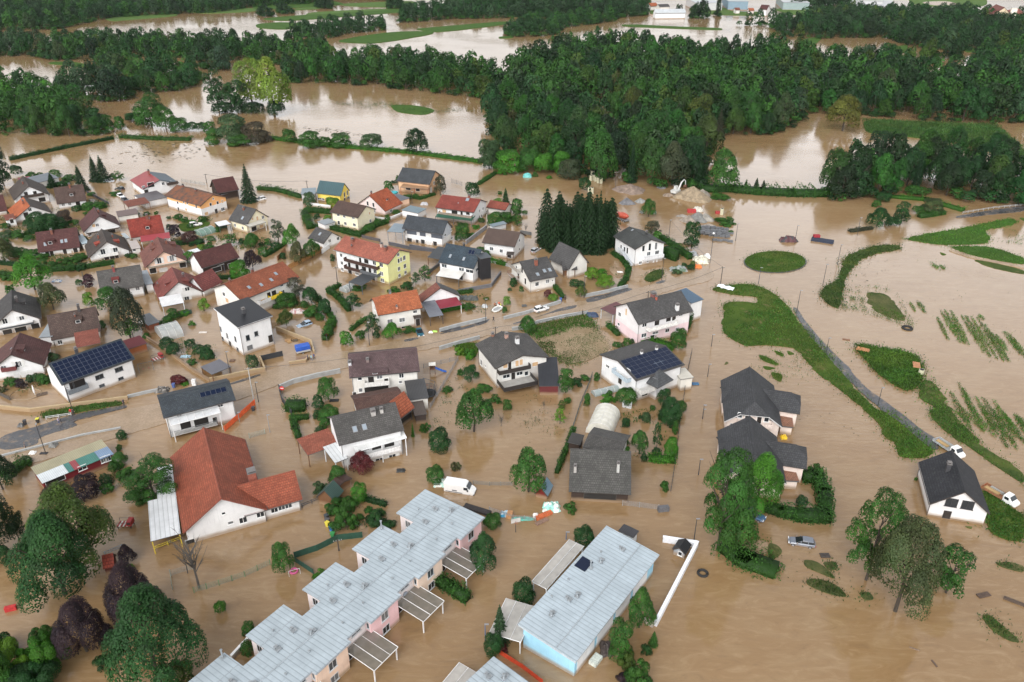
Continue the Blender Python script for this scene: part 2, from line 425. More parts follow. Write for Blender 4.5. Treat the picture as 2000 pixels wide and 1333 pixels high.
def crown_data(kind,n,seed,size):
 rs=np.random.RandomState(seed)
 if kind in('conifer','column'):
  cu=kind=='column';z=1-rs.uniform(0,1,n)**(.85 if cu else .62)*.97;z=np.clip(z,.03,.995)
  wh=np.round(z*17+rs.uniform(-.25,.25,n)*(2 if cu else 1))/17;rad=.5*np.clip((1.02-wh)*2.6,0,1)**.6*(.8+.2*rs.uniform(size=n))if cu else .5*(1.02-wh)**.8
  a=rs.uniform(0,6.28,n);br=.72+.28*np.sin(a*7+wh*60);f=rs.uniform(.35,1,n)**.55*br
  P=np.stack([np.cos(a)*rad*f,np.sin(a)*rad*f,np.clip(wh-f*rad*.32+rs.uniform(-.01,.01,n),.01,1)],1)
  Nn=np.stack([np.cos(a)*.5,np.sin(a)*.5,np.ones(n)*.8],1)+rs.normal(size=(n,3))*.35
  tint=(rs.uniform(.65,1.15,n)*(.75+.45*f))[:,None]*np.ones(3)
  V,Q=leaf_quads(P,Nn,size,rs,.55);return V,Q,tint
 L=lobes_for(kind,rs);w=L[:,3]**2;idx=rs.choice(len(L),n*3,p=w/w.sum())
 d=rs.normal(size=(n*3,3));d/=np.linalg.norm(d,axis=1,keepdims=True)
 d[:,2]=np.where(d[:,2]<-.35,-d[:,2],d[:,2])
 P=L[idx,:3]+d*L[idx,3:4]*rs.uniform(.82,1.08,(n*3,1))
 keep=np.ones(len(P),bool)
 for l in L:keep&=((P-l[:3])**2).sum(1)>(l[3]*.78)**2
 P,d,idx=P[keep][:n],d[keep][:n],idx[keep][:n]
 c=P-np.array([0,0,.4]);Nn=d+c*.9+rs.normal(size=P.shape)*.27
 lt=rs.uniform(.68,1.28,len(L))[idx]
 hue=rs.uniform(-.1,.1,len(L))[idx]
 lt=lt*rs.uniform(.84,1.16,len(P))
 tint=np.stack([lt*(1+hue),lt,lt*(1-hue*.5)],1)
 if kind in('broad','tall','airy'):z0,z1=P[:,2].min(),P[:,2].max();P[:,2]=(P[:,2]-z0)/(z1-z0)
 P[:,:2]*=.5/np.percentile(np.hypot(P[:,0],P[:,1]),97);P[:,2]=np.clip(P[:,2],.0,1.05)
 V,Q=leaf_quads(P,Nn,size,rs);return V,Q,tint
CROWNS={}
LODS={'hi':(17000,.0142),'mid':(5200,.0245),'lo':(1500,.041)}
def crown_mesh(kind,lod,var):
 key=(kind,lod,var)
 if key not in CROWNS:
  n,s=LODS[lod]
  if kind[:2]=='co':n,s=int(n*1.15),s*1.15
  if kind=='airy':n=int(n*.7)
  V,Q,t=crown_data(kind,n,hash_seed(kind,var),s)
  CROWNS[key]=np_mesh('crown',V,Q,[foliage()],t)
 return CROWNS[key]
def hash_seed(kind,var):return sum(map(ord,kind))*31+var*7+5
TRUNKS={}
def trunk_mesh(kind,var):
 key=(kind,var)
 if key not in TRUNKS:
  r=random.Random(var*13+len(kind));mb=MB()
  if kind=='conifer':
   mb.tube([(0,0,-.06),(0,0,.5),(0,0,.97)],[.022,.013,.003],6)
  else:
   bend=[(r.uniform(-.02,.02),r.uniform(-.02,.02))for _ in range(3)]
   mb.tube([(0,0,-.06),(*bend[0],.22),(*bend[1],.45),(*bend[2],.78)],[.03,.024,.017,.005],7)
   for i in range(9 if kind!='bare' else 26):
    z=r.uniform(.24,.62);a=r.uniform(0,6.28);l=r.uniform(.22,.4)
    p0=Vector((bend[1][0]*z*2,bend[1][1]*z*2,z));p1=p0+Vector((math.cos(a)*l*.5,math.sin(a)*l*.5,l*.45));p2=p1+Vector((math.cos(a+.3)*l*.45,math.sin(a+.3)*l*.45,l*.5))
    mb.tube([p0,p1,p2],[.011,.007,.002],5)
    if kind=='bare':
     for j in range(4):
      q=p1.lerp(p2,r.random());b=a+r.uniform(-1.5,1.5);e=q+Vector((math.cos(b)*.1,math.sin(b)*.1,r.uniform(.02,.12)))
      mb.tube([q,e],[.004,.001],4)
  TRUNKS[key]=mb.mesh('trunk',[bark((.09,.08,.07)if kind=='bare' else(.06,.048,.036))])
 return TRUNKS[key]
def crown_base(kind):return{'broad':.17,'tall':.1,'airy':.16,'conifer':.02,'column':.02}.get(kind,0)
TINT={'green':(.027,.09,.013),'dark':(.016,.06,.013),'deep':(.012,.038,.01),'bright':(.045,.155,.013),'lime':(.09,.195,.016),'olive':(.05,.09,.014),'yellow':(.15,.18,.022),'blue':(.03,.068,.026),'grey':(.042,.085,.03),'purple':(.024,.014,.018),'red':(.09,.016,.018),'brown':(.06,.066,.022),'mid':(.032,.1,.014)}
def tree(name,kind,x,y,h,w,tint,lod,label,cat='tree',group=None,z0=0.0,var=None):
 v=rng.randrange(3)if var is None else var
 rz=rng.uniform(0,6.28)
 c=TINT[tint]if isinstance(tint,str)else tint
 if kind in('bush','wild'):
  o=link(name,crown_mesh(kind,lod,v),None,(x,y,z0-.05),rz);o.scale=(w,w,h)
  o.color=(*c,1);return tag(o,label,cat,group)
 r=empty(name,(x,y,z0),rz);tag(r,label,cat,group)
 t=link('trunk',trunk_mesh('conifer' if kind=='column' else kind,v),r)
 tw=min(w,h*.8);t.scale=(tw,tw,h)
 if kind!='bare':
  b=crown_base(kind)
  k=link('crown',crown_mesh(kind,lod,v),r,(0,0,h*b));k.scale=(w,w,h*(1-b));k.color=(*c,1)
 return r
def hedge(name,pts,w,h,tint,label,dens=26,z0=0.0,size=.16,cat='hedge',rough=.12,group=None):
 rs=np.random.RandomState(int(abs(pts[0][0]*13+pts[0][1]*7))%9999)
 core=MB();Ps,Ns=[],[]
 for(a,b)in zip(pts[:-1],pts[1:]):
  a,b=np.array(a),np.array(b);L=np.linalg.norm(b-a);d=(b-a)/(L+1e-9);nrm=np.array([-d[1],d[0]])
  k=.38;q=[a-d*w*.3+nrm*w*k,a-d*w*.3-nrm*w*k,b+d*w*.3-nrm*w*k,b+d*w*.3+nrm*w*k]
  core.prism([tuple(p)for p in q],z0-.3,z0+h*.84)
  per=w+2*h;n=max(20,int(L*per*dens));s=rs.uniform(-.5,.5,n)*(1+w/max(L,.1));u=rs.uniform(0,per,n)
  off=np.where(u<h,-w/2,np.where(u<h+w,u-h-w/2,w/2));zz=np.where(u<h,u,np.where(u<h+w,h,per-u))
  # bumpy outline
  ph=s*L
  bmp=1+rough*(np.sin(ph*1.7+pts[0][0])+np.sin(ph*.63+2)+.6*np.sin(ph*3.9))
  mid=(a+b)/2;P=mid[None]+d[None]*(s*L)[:,None]+nrm[None]*(off*bmp)[:,None]
  ov=np.abs(s)*L>L/2
  Ps.append(np.column_stack([P,z0+zz*bmp]));nn=np.column_stack([nrm[0]*np.sign(off)*(zz<h*.97),nrm[1]*np.sign(off)*(zz<h*.97),np.where(zz>h*.9,1,.35)])
  Ns.append(nn)
 P,Nn=np.vstack(Ps),np.vstack(Ns);P+=rs.normal(size=P.shape)*.07;Nn=Nn+rs.normal(size=Nn.shape)*.45
 V,Q=leaf_quads(P,Nn,size,rs);t=rs.uniform(.6,1.35,len(Q));ph=np.sin(P[:,0]*.9)*np.sin(P[:,1]*.8+1);t=t*(1+.22*ph)
 tint3=np.column_stack([t,t,t*.95])
 cv=np.array(core.v);nc=len(cv);cq=[f for f in core.f]
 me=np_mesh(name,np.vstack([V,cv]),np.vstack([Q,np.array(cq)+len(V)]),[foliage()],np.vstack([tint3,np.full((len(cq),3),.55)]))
 o=link(name,me);o.color=(*(TINT[tint]if isinstance(tint,str)else tint),1)
 return tag(o,label,cat,group)
 # ---------------------------------------------------------------- buildings
WIN={}
def window_pair(w,h,kind,fc):
 vr=rng.randrange(4)if kind in 'ws' else 0;key=(round(w,1),round(h,1),kind,fc,vr)
 if key not in WIN:
  w,h=key[0],key[1];f=MB();t=.09 if kind!='d' else .07
  f.box(-w/2,w/2,-.05,.06,-h/2,-h/2+t);f.box(-w/2,w/2,-.05,.06,h/2-t,h/2)
  f.box(-w/2,-w/2+t,-.05,.06,-h/2+t,h/2-t);f.box(w/2-t,w/2,-.05,.06,-h/2+t,h/2-t)
  if w>1.0 and kind in 'ws':f.box(-.035,.035,-.045,.06,-h/2+t,h/2-t)
  if kind=='w':f.box(-w/2-.08,w/2+.08,-.14,.05,-h/2-.06,-h/2-.002)
  if kind=='s':
   for s in(-1,1):f.box(s*w*.76-w*.24,s*w*.76+w*.24,-.09,-.03,-h/2,h/2,1)
  p=MB()
  if kind=='g':
   for i in range(4):p.box(-w/2+t,w/2-t,-.03,.05,-h/2+t+i*(h-2*t)/4+.015,-h/2+t+(i+1)*(h-2*t)/4-.015)
  elif kind in 'ro':
   p.box(-w/2+t,w/2-t,-.025,.05,-h/2+t,h/2-t)
  else:p.box(-w/2+t,w/2-t,-.012,.05,-h/2+t,h/2-t)
  pm={'g':plain((.66,.66,.65),.5),'r':plain((.55,.36,.2),.7),'d':glassmat((.03,.026,.024),.25),'o':plain((.02,.018,.016),.9)}.get(kind,glassmat(((.02,.025,.03),(.02,.025,.03),(.055,.065,.075),(.15,.155,.16))[vr]))
  WIN[key]=(f.mesh('window',[plain(fc,.45),plain((.62,.62,.6),.6)]),p.mesh('pane',[pm]))
 return WIN[key]
PART={'w':('window','pane'),'s':('window','pane'),'d':('door','door_leaf'),'g':('garage_door','door_panel'),'r':('window','roller_shutter'),'o':('opening','shade_panel')}  # openings are closed by a flat panel coloured like the shade inside
def put_window(root,face,u,z,w,h,kind,L,W,og,oe,fc=WHITE,off=(0,0,0)):
 a,b=PART[kind];fr,pn=window_pair(w,h,kind,fc)
 hx,hy=L/2-og,W/2-oe
 loc,rz={'f':((u,-hy,z),0),'b':((u,hy,z),math.pi),'l':((-hx,u,z),-math.pi/2),'r':((hx,u,z),math.pi/2)}[face]
 o=link(a,fr,root,(loc[0]+off[0],loc[1]+off[1],loc[2]),rz+off[2]*0);link(b,pn,o)
 return o
def roof_z(d,x,y):
 W,he,hr=d['W'],d['he'],d['hr']
 if d.get('mono'):return he+(hr-he)*(y/W+.5)
 return hr-(hr-he)/(W/2)*abs(y)
def roof_mesh(d):
 L,W,he,hr=d['L'],d['W'],d['he'],d['hr'];mb=MB();x0,x1,y0,y1=-L/2,L/2,-W/2,W/2
 hip=d.get('hip',(0,0));zc=d.get('zc',he);s=(hr-he)/(W/2)
 if d.get('mono'):
  mb.quad((x0,y0,he),(x1,y0,he),(x1,y1,hr),(x0,y1,hr),0);return mb
 yc=(hr-zc)/s
 F,B=[(x0,y0,he),(x1,y0,he)],[(x1,y1,he),(x0,y1,he)]
 if hip[1]:
  if zc>he:F.append((x1,-yc,zc));B.insert(0,(x1,yc,zc))
  F.append((x1-hip[1],0,hr));B.insert(0,(x1-hip[1],0,hr))if zc<=he else B.insert(0,(x1-hip[1],0,hr))
  mb.poly([(x1,-yc,zc),(x1,yc,zc),(x1-hip[1],0,hr)],0)
 else:F.append((x1,0,hr));B.insert(0,(x1,0,hr))
 if hip[0]:
  F.append((x0+hip[0],0,hr));B.append((x0,yc,zc))if zc>he else None;B.append((x0+hip[0],0,hr))
  if zc>he:F.append((x0,-yc,zc))
  mb.poly([(x0,yc,zc),(x0,-yc,zc),(x0+hip[0],0,hr)],0)
 else:F.append((x0,0,hr));B.append((x0,0,hr))
 mb.poly(F,0);mb.poly(B,1);return mb
def add_roof(d,root,name='roof',off=None):
 mb=roof_mesh(d);m0=roofmat(*d['roof']);m1=roofmat(*d['roof2'])if d.get('roof2')else m0
 fas=plain(d.get('fascia',(.05,.04,.035)),.6);und=plain(d.get('under',(.16,.12,.09)),.8)
 me=mb.mesh(name,[m0,m1,fas,fas,und,und]);bm=bmesh.new();bm.from_mesh(me)
 bmesh.ops.remove_doubles(bm,verts=bm.verts,dist=.001);bmesh.ops.recalc_face_normals(bm,faces=bm.faces)
 bm.normal_update()
 if sum(f.normal.z for f in bm.faces)<0:bmesh.ops.reverse_faces(bm,faces=bm.faces)
 bm.to_mesh(me);bm.free()
 o=link(name,me,root)
 sm=o.modifiers.new('thickness','SOLIDIFY');sm.thickness=d.get('t',.24);sm.offset=-1;sm.material_offset=4;sm.material_offset_rim=2
 if d['roof'][0]in('tile','rust')and not d.get('mono')and not d.get('nocap'):
  rc=MB();h0,h1=d.get('hip',(0,0))
  rc.tube([(-d['L']/2+h0,0,d['hr']-.02),(d['L']/2-h1,0,d['hr']-.02)],.13,6)
  rc.build('ridge_cap',plain(sc(d['roof'][1]if d['roof'][0]=='tile' else(.12,.07,.05),.8),.7),o)
 return o
def add_walls(d,root,name='wall'):
 L,W,he,hr=d['L'],d['W'],d['he'],d['hr'];og,oe=d.get('og',.5),d.get('oe',.6);t=d.get('t',.24)
 hx,hy=L/2-og,W/2-oe;mb=MB();zb=d.get('band',0);z0=d.get('z0',-.8);s=(hr-he)/(W/2)
 if d.get('mono'):
  zf=he+(hr-he)*(oe/W)-t+.05;zk=hr-(hr-he)*(oe/W)-t+.05
  pz={-1:zf,1:zk}
 else:
  z=hr-t-s*hy+.06;pz={-1:z,1:z}
 def wall(a,b,za,zb_,peak=None,m=0):
  lo=z0
  if zb:mb.quad((*a,lo),(*b,lo),(*b,zb),(*a,zb),1);lo=zb
  p=[(*a,lo),(*b,lo),(*b,zb_)]
  if peak:p.append(peak)
  p.append((*a,za));mb.poly(p,m)
 pk=None if d.get('mono')or(d.get('hip',(0,0))[1]and d.get('zc',he)<=he)else hr-t+.05
 pk0=None if d.get('mono')or(d.get('hip',(0,0))[0]and d.get('zc',he)<=he)else hr-t+.05
 if pk and d.get('hip',(0,0))[1]:pk=pk-(hr-d['zc'])+.3
 if pk0 and d.get('hip',(0,0))[0]:pk0=pk0-(hr-d['zc'])+.3
 wall((-hx,-hy),(hx,-hy),pz[-1],pz[-1]);wall((hx,hy),(-hx,hy),pz[1],pz[1])
 gm=2 if d.get('wallg')else 0
 wall((hx,-hy),(hx,hy),pz[-1],pz[1],(hx,0,pk)if pk else None,gm)
 wall((-hx,hy),(-hx,-hy),pz[1],pz[-1],(-hx,0,pk0)if pk0 else None,gm)
 return mb.build(name,[plaster(d['wall']),plaster(d.get('wall2',d['wall'])),plaster(d.get('wallg',d['wall']))],root)
def roof_frame(d,x,y):
 W=d['W'];s=(d['hr']-d['he'])/(W if d.get('mono')else W/2)
 a=math.atan(s);return roof_z(d,x,y),(a if(y<0 or d.get('mono'))else-a)
def add_chimney(d,root,x,y,w=.55,h=1.3,c=(.2,.075,.05)):
 z=roof_z(d,x,y);mb=MB();mb.box(x-w/2,x+w/2,y-w/2,y+w/2,z-.7,z+h)
 mb.box(x-w/2-.08,x+w/2+.08,y-w/2-.08,y+w/2+.08,z+h,z+h+.12,1)
 mb.box(x-w*.3,x+w*.3,y-w*.3,y+w*.3,z+h+.12,z+h+.4,2)
 mb.box(x-w*.55,x+w*.55,y-w*.55,y+w*.55,z+h+.4,z+h+.46,1)
 mb.build('chimney',[plain(c,.85,0,.3,4),plain((.16,.15,.145),.8),plain((.06,.05,.05),.9)],root)
def add_skylight(d,root,x,y,w=.8,l=1.2):
 z,a=roof_frame(d,x,y);mb=MB()
 mb.box(-w/2,w/2,-l/2,l/2,-.05,.1,0);g=MB();g.box(-w/2+.08,w/2-.08,-l/2+.08,l/2-.08,.04,.115)
 o=mb.build('skylight',plain((.3,.3,.31),.4,.4),root,(x,y,z));o.rotation_euler=(a,0,0)
 g.build('pane',glassmat((.25,.29,.33),.08),o)
def add_solar(d,root,x,y,w,l,nx,ny,frame=(.2,.21,.23)):
 z,a=roof_frame(d,x,y);mb=MB();dx,dy=w/nx,l/ny
 mb.box(-w/2,w/2,-l/2,l/2,.06,.1,0)
 for i in range(nx):
  for j in range(ny):mb.box(-w/2+i*dx+.035,-w/2+(i+1)*dx-.035,-l/2+j*dy+.035,-l/2+(j+1)*dy-.035,.1,.125,1)
 o=mb.build('solar_array',[plain(frame,.4,.5),glassmat((.008,.014,.035),.12)],root,(x,y,z));o.rotation_euler=(a,0,0)
def add_dormer(d,root,x,y,w=1.6,dep=2.4,h=1.2,c=None):
 sgn=-1 if y<0 else 1;z=roof_z(d,x,y);mb=MB();yb=y-sgn*dep
 ys=sorted((y,yb));c=c or d['roof'][1]
 mb.box(x-w/2,x+w/2,ys[0],ys[1],z-.3,z+h*.8)
 q=[(x-w/2-.15,y+sgn*.25,z+h*.8),(x+w/2+.15,y+sgn*.25,z+h*.8),(x+w/2+.15,yb,z+h*1.15),(x-w/2-.15,yb,z+h*1.15)]
 mb.quad(*q,1);mb.quad(*[(p[0],p[1],p[2]+.12)for p in q],1)
 for i in range(4):
  p,r=q[i],q[(i+1)%4];mb.quad(p,r,(r[0],r[1],r[2]+.12),(p[0],p[1],p[2]+.12),1)
 g=min(.55,w/2-.2);yf=y+sgn*.03
 mb.box(x-g,x+g,min(y,yf),max(y,yf),z-.02,z+h*.72,2);yf=y+sgn*.05
 mb.box(x-g+.09,x+g-.09,min(y,yf),max(y,yf),z+.08,z+h*.62,3)
 mb.build('dormer',[plain(sc(c,.8),.8),roofmat('tile',c)if d['roof'][0]=='tile' else plain(c,.7),plain(WHITE,.5),glassmat()],root)
def add_balcony(d,root,face,u0,u1,z,dep=1.3,c=(.06,.035,.022),rh=.95,slab=(.5,.49,.47),style='solid',open_ends=False):
 hx,hy=d['L']/2-d.get('og',.5),d['W']/2-d.get('oe',.6);mb=MB();a,b=min(u0,u1),max(u0,u1)
 mb.box(a,b,-dep,-.01,z-.16,z,0)
 if style=='solid':
  mb.box(a,b,-dep-.06,-dep,z-.1,z+rh,1);mb.box(a-.06,a,-dep-.06,-.01,z-.1,z+rh,1);mb.box(b,b+.06,-dep-.06,-.01,z-.1,z+rh,1)
 else:
  for p,q in(((a,-dep),(b,-dep)),((a,-dep),(a,-.05)),((b,-dep),(b,-.05))):
   n=max(2,int(math.dist(p,q)/.25))
   for k in range(n+1):
    x,y=p[0]+(q[0]-p[0])*k/n,p[1]+(q[1]-p[1])*k/n;mb.box(x-.03,x+.03,y-.03,y+.03,z,z+rh,1)
   mb.box(min(p[0],q[0])-.035,max(p[0],q[0])+.035,min(p[1],q[1])-.035,max(p[1],q[1])+.035,z+rh,z+rh+.07,1)
 o=mb.build('balcony',[plain(slab,.8),plain(c,.6,0,.3,3)],root)
 o.location,o.rotation_euler={'f':((0,-hy,0),(0,0,0)),'b':((0,hy,0),(0,0,math.pi)),'l':((-hx,0,0),(0,0,-math.pi/2)),'r':((hx,0,0),(0,0,math.pi/2))}[face]
 if z>3.2 and dep>1.6:
  p=MB()
  for x in(a+.15,b-.15):p.box(x-.09,x+.09,-dep+.05,-dep+.23,-.6,z-.16)
  p.build('support_post',plain((.6,.6,.58),.6),o)
def add_stairs(d,root,face,u0,z0,u1):
 hx,hy=L_(d);mb=MB();n=11
 for i in range(n):
  a,b=u0+(u1-u0)*i/n,u0+(u1-u0)*(i+1)/n;z=z0*(1-i/n);mb.box(min(a,b),max(a,b),-1.1,-.01,z-.3,z)
 for k in(0,1):
  P=[(u0,-1.1,z0+.1+k*.9),(u1,-1.1,.1+k*.9)];mb.tube(P,.06,5)
 mb.quad((u0,-1.1,z0-.2),(u1,-1.1,-.2),(u1,-1.1,.9),(u0,-1.1,z0+.9));s=1 if u0>u1 else-1
 mb.box(min(u0,u0+s*2),max(u0,u0+s*2),-1.1,-.01,z0-.18,z0);mb.box(min(u0,u0+s*2),max(u0,u0+s*2),-1.14,-1.08,z0,z0+.9)
 o=mb.build('stairs',plain((.5,.53,.56),.6),root);o.location=(0,-hy,0)
def add_gutter(d,root):
 mb=MB();L,W,he=d['L'],d['W'],d['he'];hx,hy=L/2-d.get('og',.5),W/2-d.get('oe',.6)
 mb.tube([(-L/2,-W/2-.06,he-.16),(L/2,-W/2-.06,he-.16)],.075,6)
 for x in(-hx+.1,hx-.1):
  mb.tube([(x,-W/2-.06,he-.2),(x,-hy-.07,he-.75),(x,-hy-.07,-.4)],.05,5)
 mb.build('gutter',plain(d.get('gut',(.12,.11,.11)),.5,.3),root)
def L_(d):return d['L']/2-d.get('og',.5),d['W']/2-d.get('oe',.6)
def volume(d,root,wn='wall',rn='roof'):
 add_walls(d,root,wn);r=add_roof(d,root,rn)
 if not d.get('hip')and d['he']>2.6:add_gutter(d,root)
 for it in d.get('win',()):
  put_window(root,*(it+(1.1,1.25,'w')[len(it)-3:]),d['L'],d['W'],d.get('og',.5),d.get('oe',.6),d.get('fc',WHITE))
 for u0,u1,z0,z1,c in d.get('panel',()):
  hx,hy=L_(d);p=MB();p.box(u0*2*hx,u1*2*hx-.004,-hy-.006,-hy+.02,z0,min(z1,d['he']-.1));p.build('wall_panel',plaster(c),root)
 for it in d.get('chim',()):add_chimney(d,root,*it)
 for it in d.get('sky',()):add_skylight(d,root,*it)
 for it in d.get('solar',()):add_solar(d,root,*it)
 for it in d.get('dorm',()):add_dormer(d,root,*it)
 for it in d.get('balc',()):add_balcony(d,root,*it[:4],**it[4])
 for it in d.get('stairs',()):add_stairs(d,root,*it)
def house(d):
 r=empty(d.get('n','detached_house'),(d['c'][0],d['c'][1],0),d['r']);tag(r,d['lab'],d.get('cat','house'),d.get('g'));volume(d,r)
 for e in d.get('wings',()):attach(r,d,e,volume if e.get('roof')and not e.get('flat')else flat_into)
 return r
def attach(r,d,e,fn):
 a=empty('extension',(0,0,0));ca,sa=math.cos(-d['r']),math.sin(-d['r']);dx,dy=e['c'][0]-d['c'][0],e['c'][1]-d['c'][1]
 if fn is volume:volume(e,a,'wing_wall','wing_roof')
 else:fn(e,a)
 M=Matrix.Translation((dx*ca-dy*sa,dx*sa+dy*ca,0))@Matrix.Rotation(e['r']-d['r'],4,'Z')
 for ch in list(a.children):
  ch.parent=r;ch.location=M@ch.location;ch.rotation_euler.z+=e['r']-d['r']
 bpy.data.objects.remove(a)
def flat(d):
 r=empty(d['n'],(d['c'][0],d['c'][1],0),d['r']);tag(r,d['lab'],d['cat'],d.get('g'));flat_into(d,r);return r
def flat_into(d,r):
 L,W,h,h2=d['L'],d['W'],d['h'],d.get('h2',d['h'])
 e=dict(L=L,W=W,he=h,hr=h2,mono=1,roof=d['roof'],t=d.get('t',.14),fascia=d.get('fascia',(.1,.1,.1)),oe=.25,og=.25,nocap=1)
 if d.get('film'):
  mb=MB();mb.quad((-L/2,-W/2,h),(L/2,-W/2,h),(L/2,W/2,h2),(-L/2,W/2,h2))
  mb.build('canopy_sheet',filmmat(*d['film']),r);bars=MB();n=max(2,int(L/d.get('bar',1.3)));zz=lambda y:h+(h2-h)*(y/W+.5)
  for i in range(n+1):
   x=-L/2+L*i/n;bars.tube([(x,-W/2,h+.04),(x,W/2,h2+.04)],.06 if i%n in(0,n//2)else .035,4)
  for k in range(6):y=-W/2+W*k/5;bars.tube([(-L/2,y,zz(y)-.06),(L/2,y,zz(y)-.06)],.07 if k in(0,5)else .04,4)
  bars.build('canopy_frame',plain(d.get('post',(.6,.6,.6)),.5),r)
 else:add_roof(e,r,'roof')
 for a,b,c in d.get('strip',()):
  k=MB();f=lambda y,o:h+(h2-h)*(y/W+.5)+o;q=[(-L/2+L*a+.02,-W/2-.15),(-L/2+L*b-.02,-W/2-.15),(-L/2+L*b-.02,-W*.02),(-L/2+L*a+.02,-W*.02)]
  loft(k,[[(x,y,f(y,.04))for x,y in q],[(x,y,f(y,.09))for x,y in q]]);k.build('roof_sheet',roofmat('metal',c),r)
 if d.get('wall'):
  e['wall']=d['wall'];add_walls(e,r)
  for it in d.get('win',()):put_window(r,it[0],it[1],it[2],it[3],it[4],it[5],L,W,.25,.25)
 else:
  k=d.get('sides','fb');n=max(2,int(L/5)+1)
  for y,z,c in((-W/2+.2,h,'f'),(W/2-.2,h2,'b')):
   if c not in k:continue
   for i in range(n):
    x=-L/2+.2+(L-.4)*i/(n-1);mb=MB();mb.box(-.08,.08,-.08,.08,-.6,z-.1)
    mb.build('post',plain(d.get('post',(.3,.3,.3)),.6),r,(x,y,0))
  if d.get('back'):
   mb=MB();mb.box(-L/2+.3,L/2-.3,W/2-.34,W/2-.26,-.5,h2-.12);mb.build('back_wall',plain(d['back'],.8),r)
def tunnel(d):
 r=empty('polytunnel' if d['L']>5 else 'cold_frame',(*d['c'],0),d['r']);tag(r,d['lab'],'greenhouse',d.get('g'));L,W,h=d['L'],d['W'],d['h'];sh=MB();n=14
 arc=[(-W/2*math.cos(math.pi*i/n),h*math.sin(math.pi*i/n)**.8)for i in range(n+1)]
 for i in range(n):sh.quad((-L/2,*arc[i]),(L/2,*arc[i]),(L/2,*arc[i+1]),(-L/2,*arc[i+1]))
 sh.build('sheeting',filmmat(d['film'][0],d['film'][1]),r);hp=MB();k=max(3,int(L/1.4))
 for j in range(k+1):
  x=-L/2+L*j/k;hp.tube([(x,y*1.01,z*1.01+.02)for y,z in arc],.045,4)
 hp.tube([(-L/2,0,h+.02),(L/2,0,h+.02)],.045,4);hp.build('hoop_frame',plain(d.get('hoop',(.55,.55,.54)),.5),r)
 en=MB()
 for x in(-L/2,L/2):en.poly([(x,y,z)for y,z in arc])
 en.build('end_wall',filmmat(d['film'][0],min(1,d['film'][1]+.1)),r)
 # ---------------------------------------------------------------- vehicles
def paint(c):
 key=('paint',c)
 if key not in MATS:
  m,nt,p=new_mat('car_paint');v=objvec(nt);a=noise(nt,2.0,v,4)
  s=N(nt,'ShaderNodeSeparateXYZ');nt.links.new(v,s.inputs[0])
  cc=mixc(nt,ramp(nt,s.outputs[2],.45,.7,.55,0),c,(.3,.2,.12));cc=mixc(nt,ramp(nt,a,.45,.8,0,.2),cc,sc(c,.6))
  nt.links.new(cc,p.inputs['Base Color']);p.inputs['Roughness'].default_value=.25;p.inputs['Coat Weight'].default_value=.5;MATS[key]=m
 return MATS[key]
def loft(mb,secs,m=0):
 k=len(secs[0]);n=len(mb.v)
 for s in secs:mb.v+=s
 for i in range(len(secs)-1):
  for j in range(k):
   a,b=n+i*k+j,n+i*k+(j+1)%k;mb.f.append((a,b,b+k,a+k));mb.m.append(m)
 mb.f.append(tuple(n+j for j in reversed(range(k))));mb.m.append(m);e=n+(len(secs)-1)*k
 mb.f.append(tuple(e+j for j in range(k)));mb.m.append(m)
def ring(x,hw,z0,z1,ch=.12):
 return[(x,-hw+ch,z0),(x,hw-ch,z0),(x,hw,z0+ch),(x,hw,z1-ch),(x,hw-ch,z1),(x,-hw+ch,z1),(x,-hw,z1-ch),(x,-hw,z0+ch)]
CARM={}
def wheels(r,xs,hw,rad,w=.22):
 if('tyre',rad)not in CARM:
  t=MB();t.wheel((0,0,0),rad,w);k=MB();k.wheel((0,0,0),rad*.62,w+.03)
  CARM[('tyre',rad)]=(t.mesh('wheel',[plain((.02,.02,.02),.9)]),k.mesh('rim',[plain((.4,.4,.42),.35,.7)]))
 t,k=CARM[('tyre',rad)]
 for x in xs:
  for y in(-hw,hw):o=link('wheel',t,r,(x,y,rad));link('rim',k,o)
def lights(r,xf,xb,y,z):
 for x,nm,c in((xf,'headlight',(.75,.77,.8)),(xb,'tail_light',(.35,.015,.01))):
  for s in(-1,1):
   mb=MB();mb.box(-.06,.06,-.2,.2,-.09,.09);mb.build(nm,plain(c,.15,0,.05),r,(x,s*y,z))
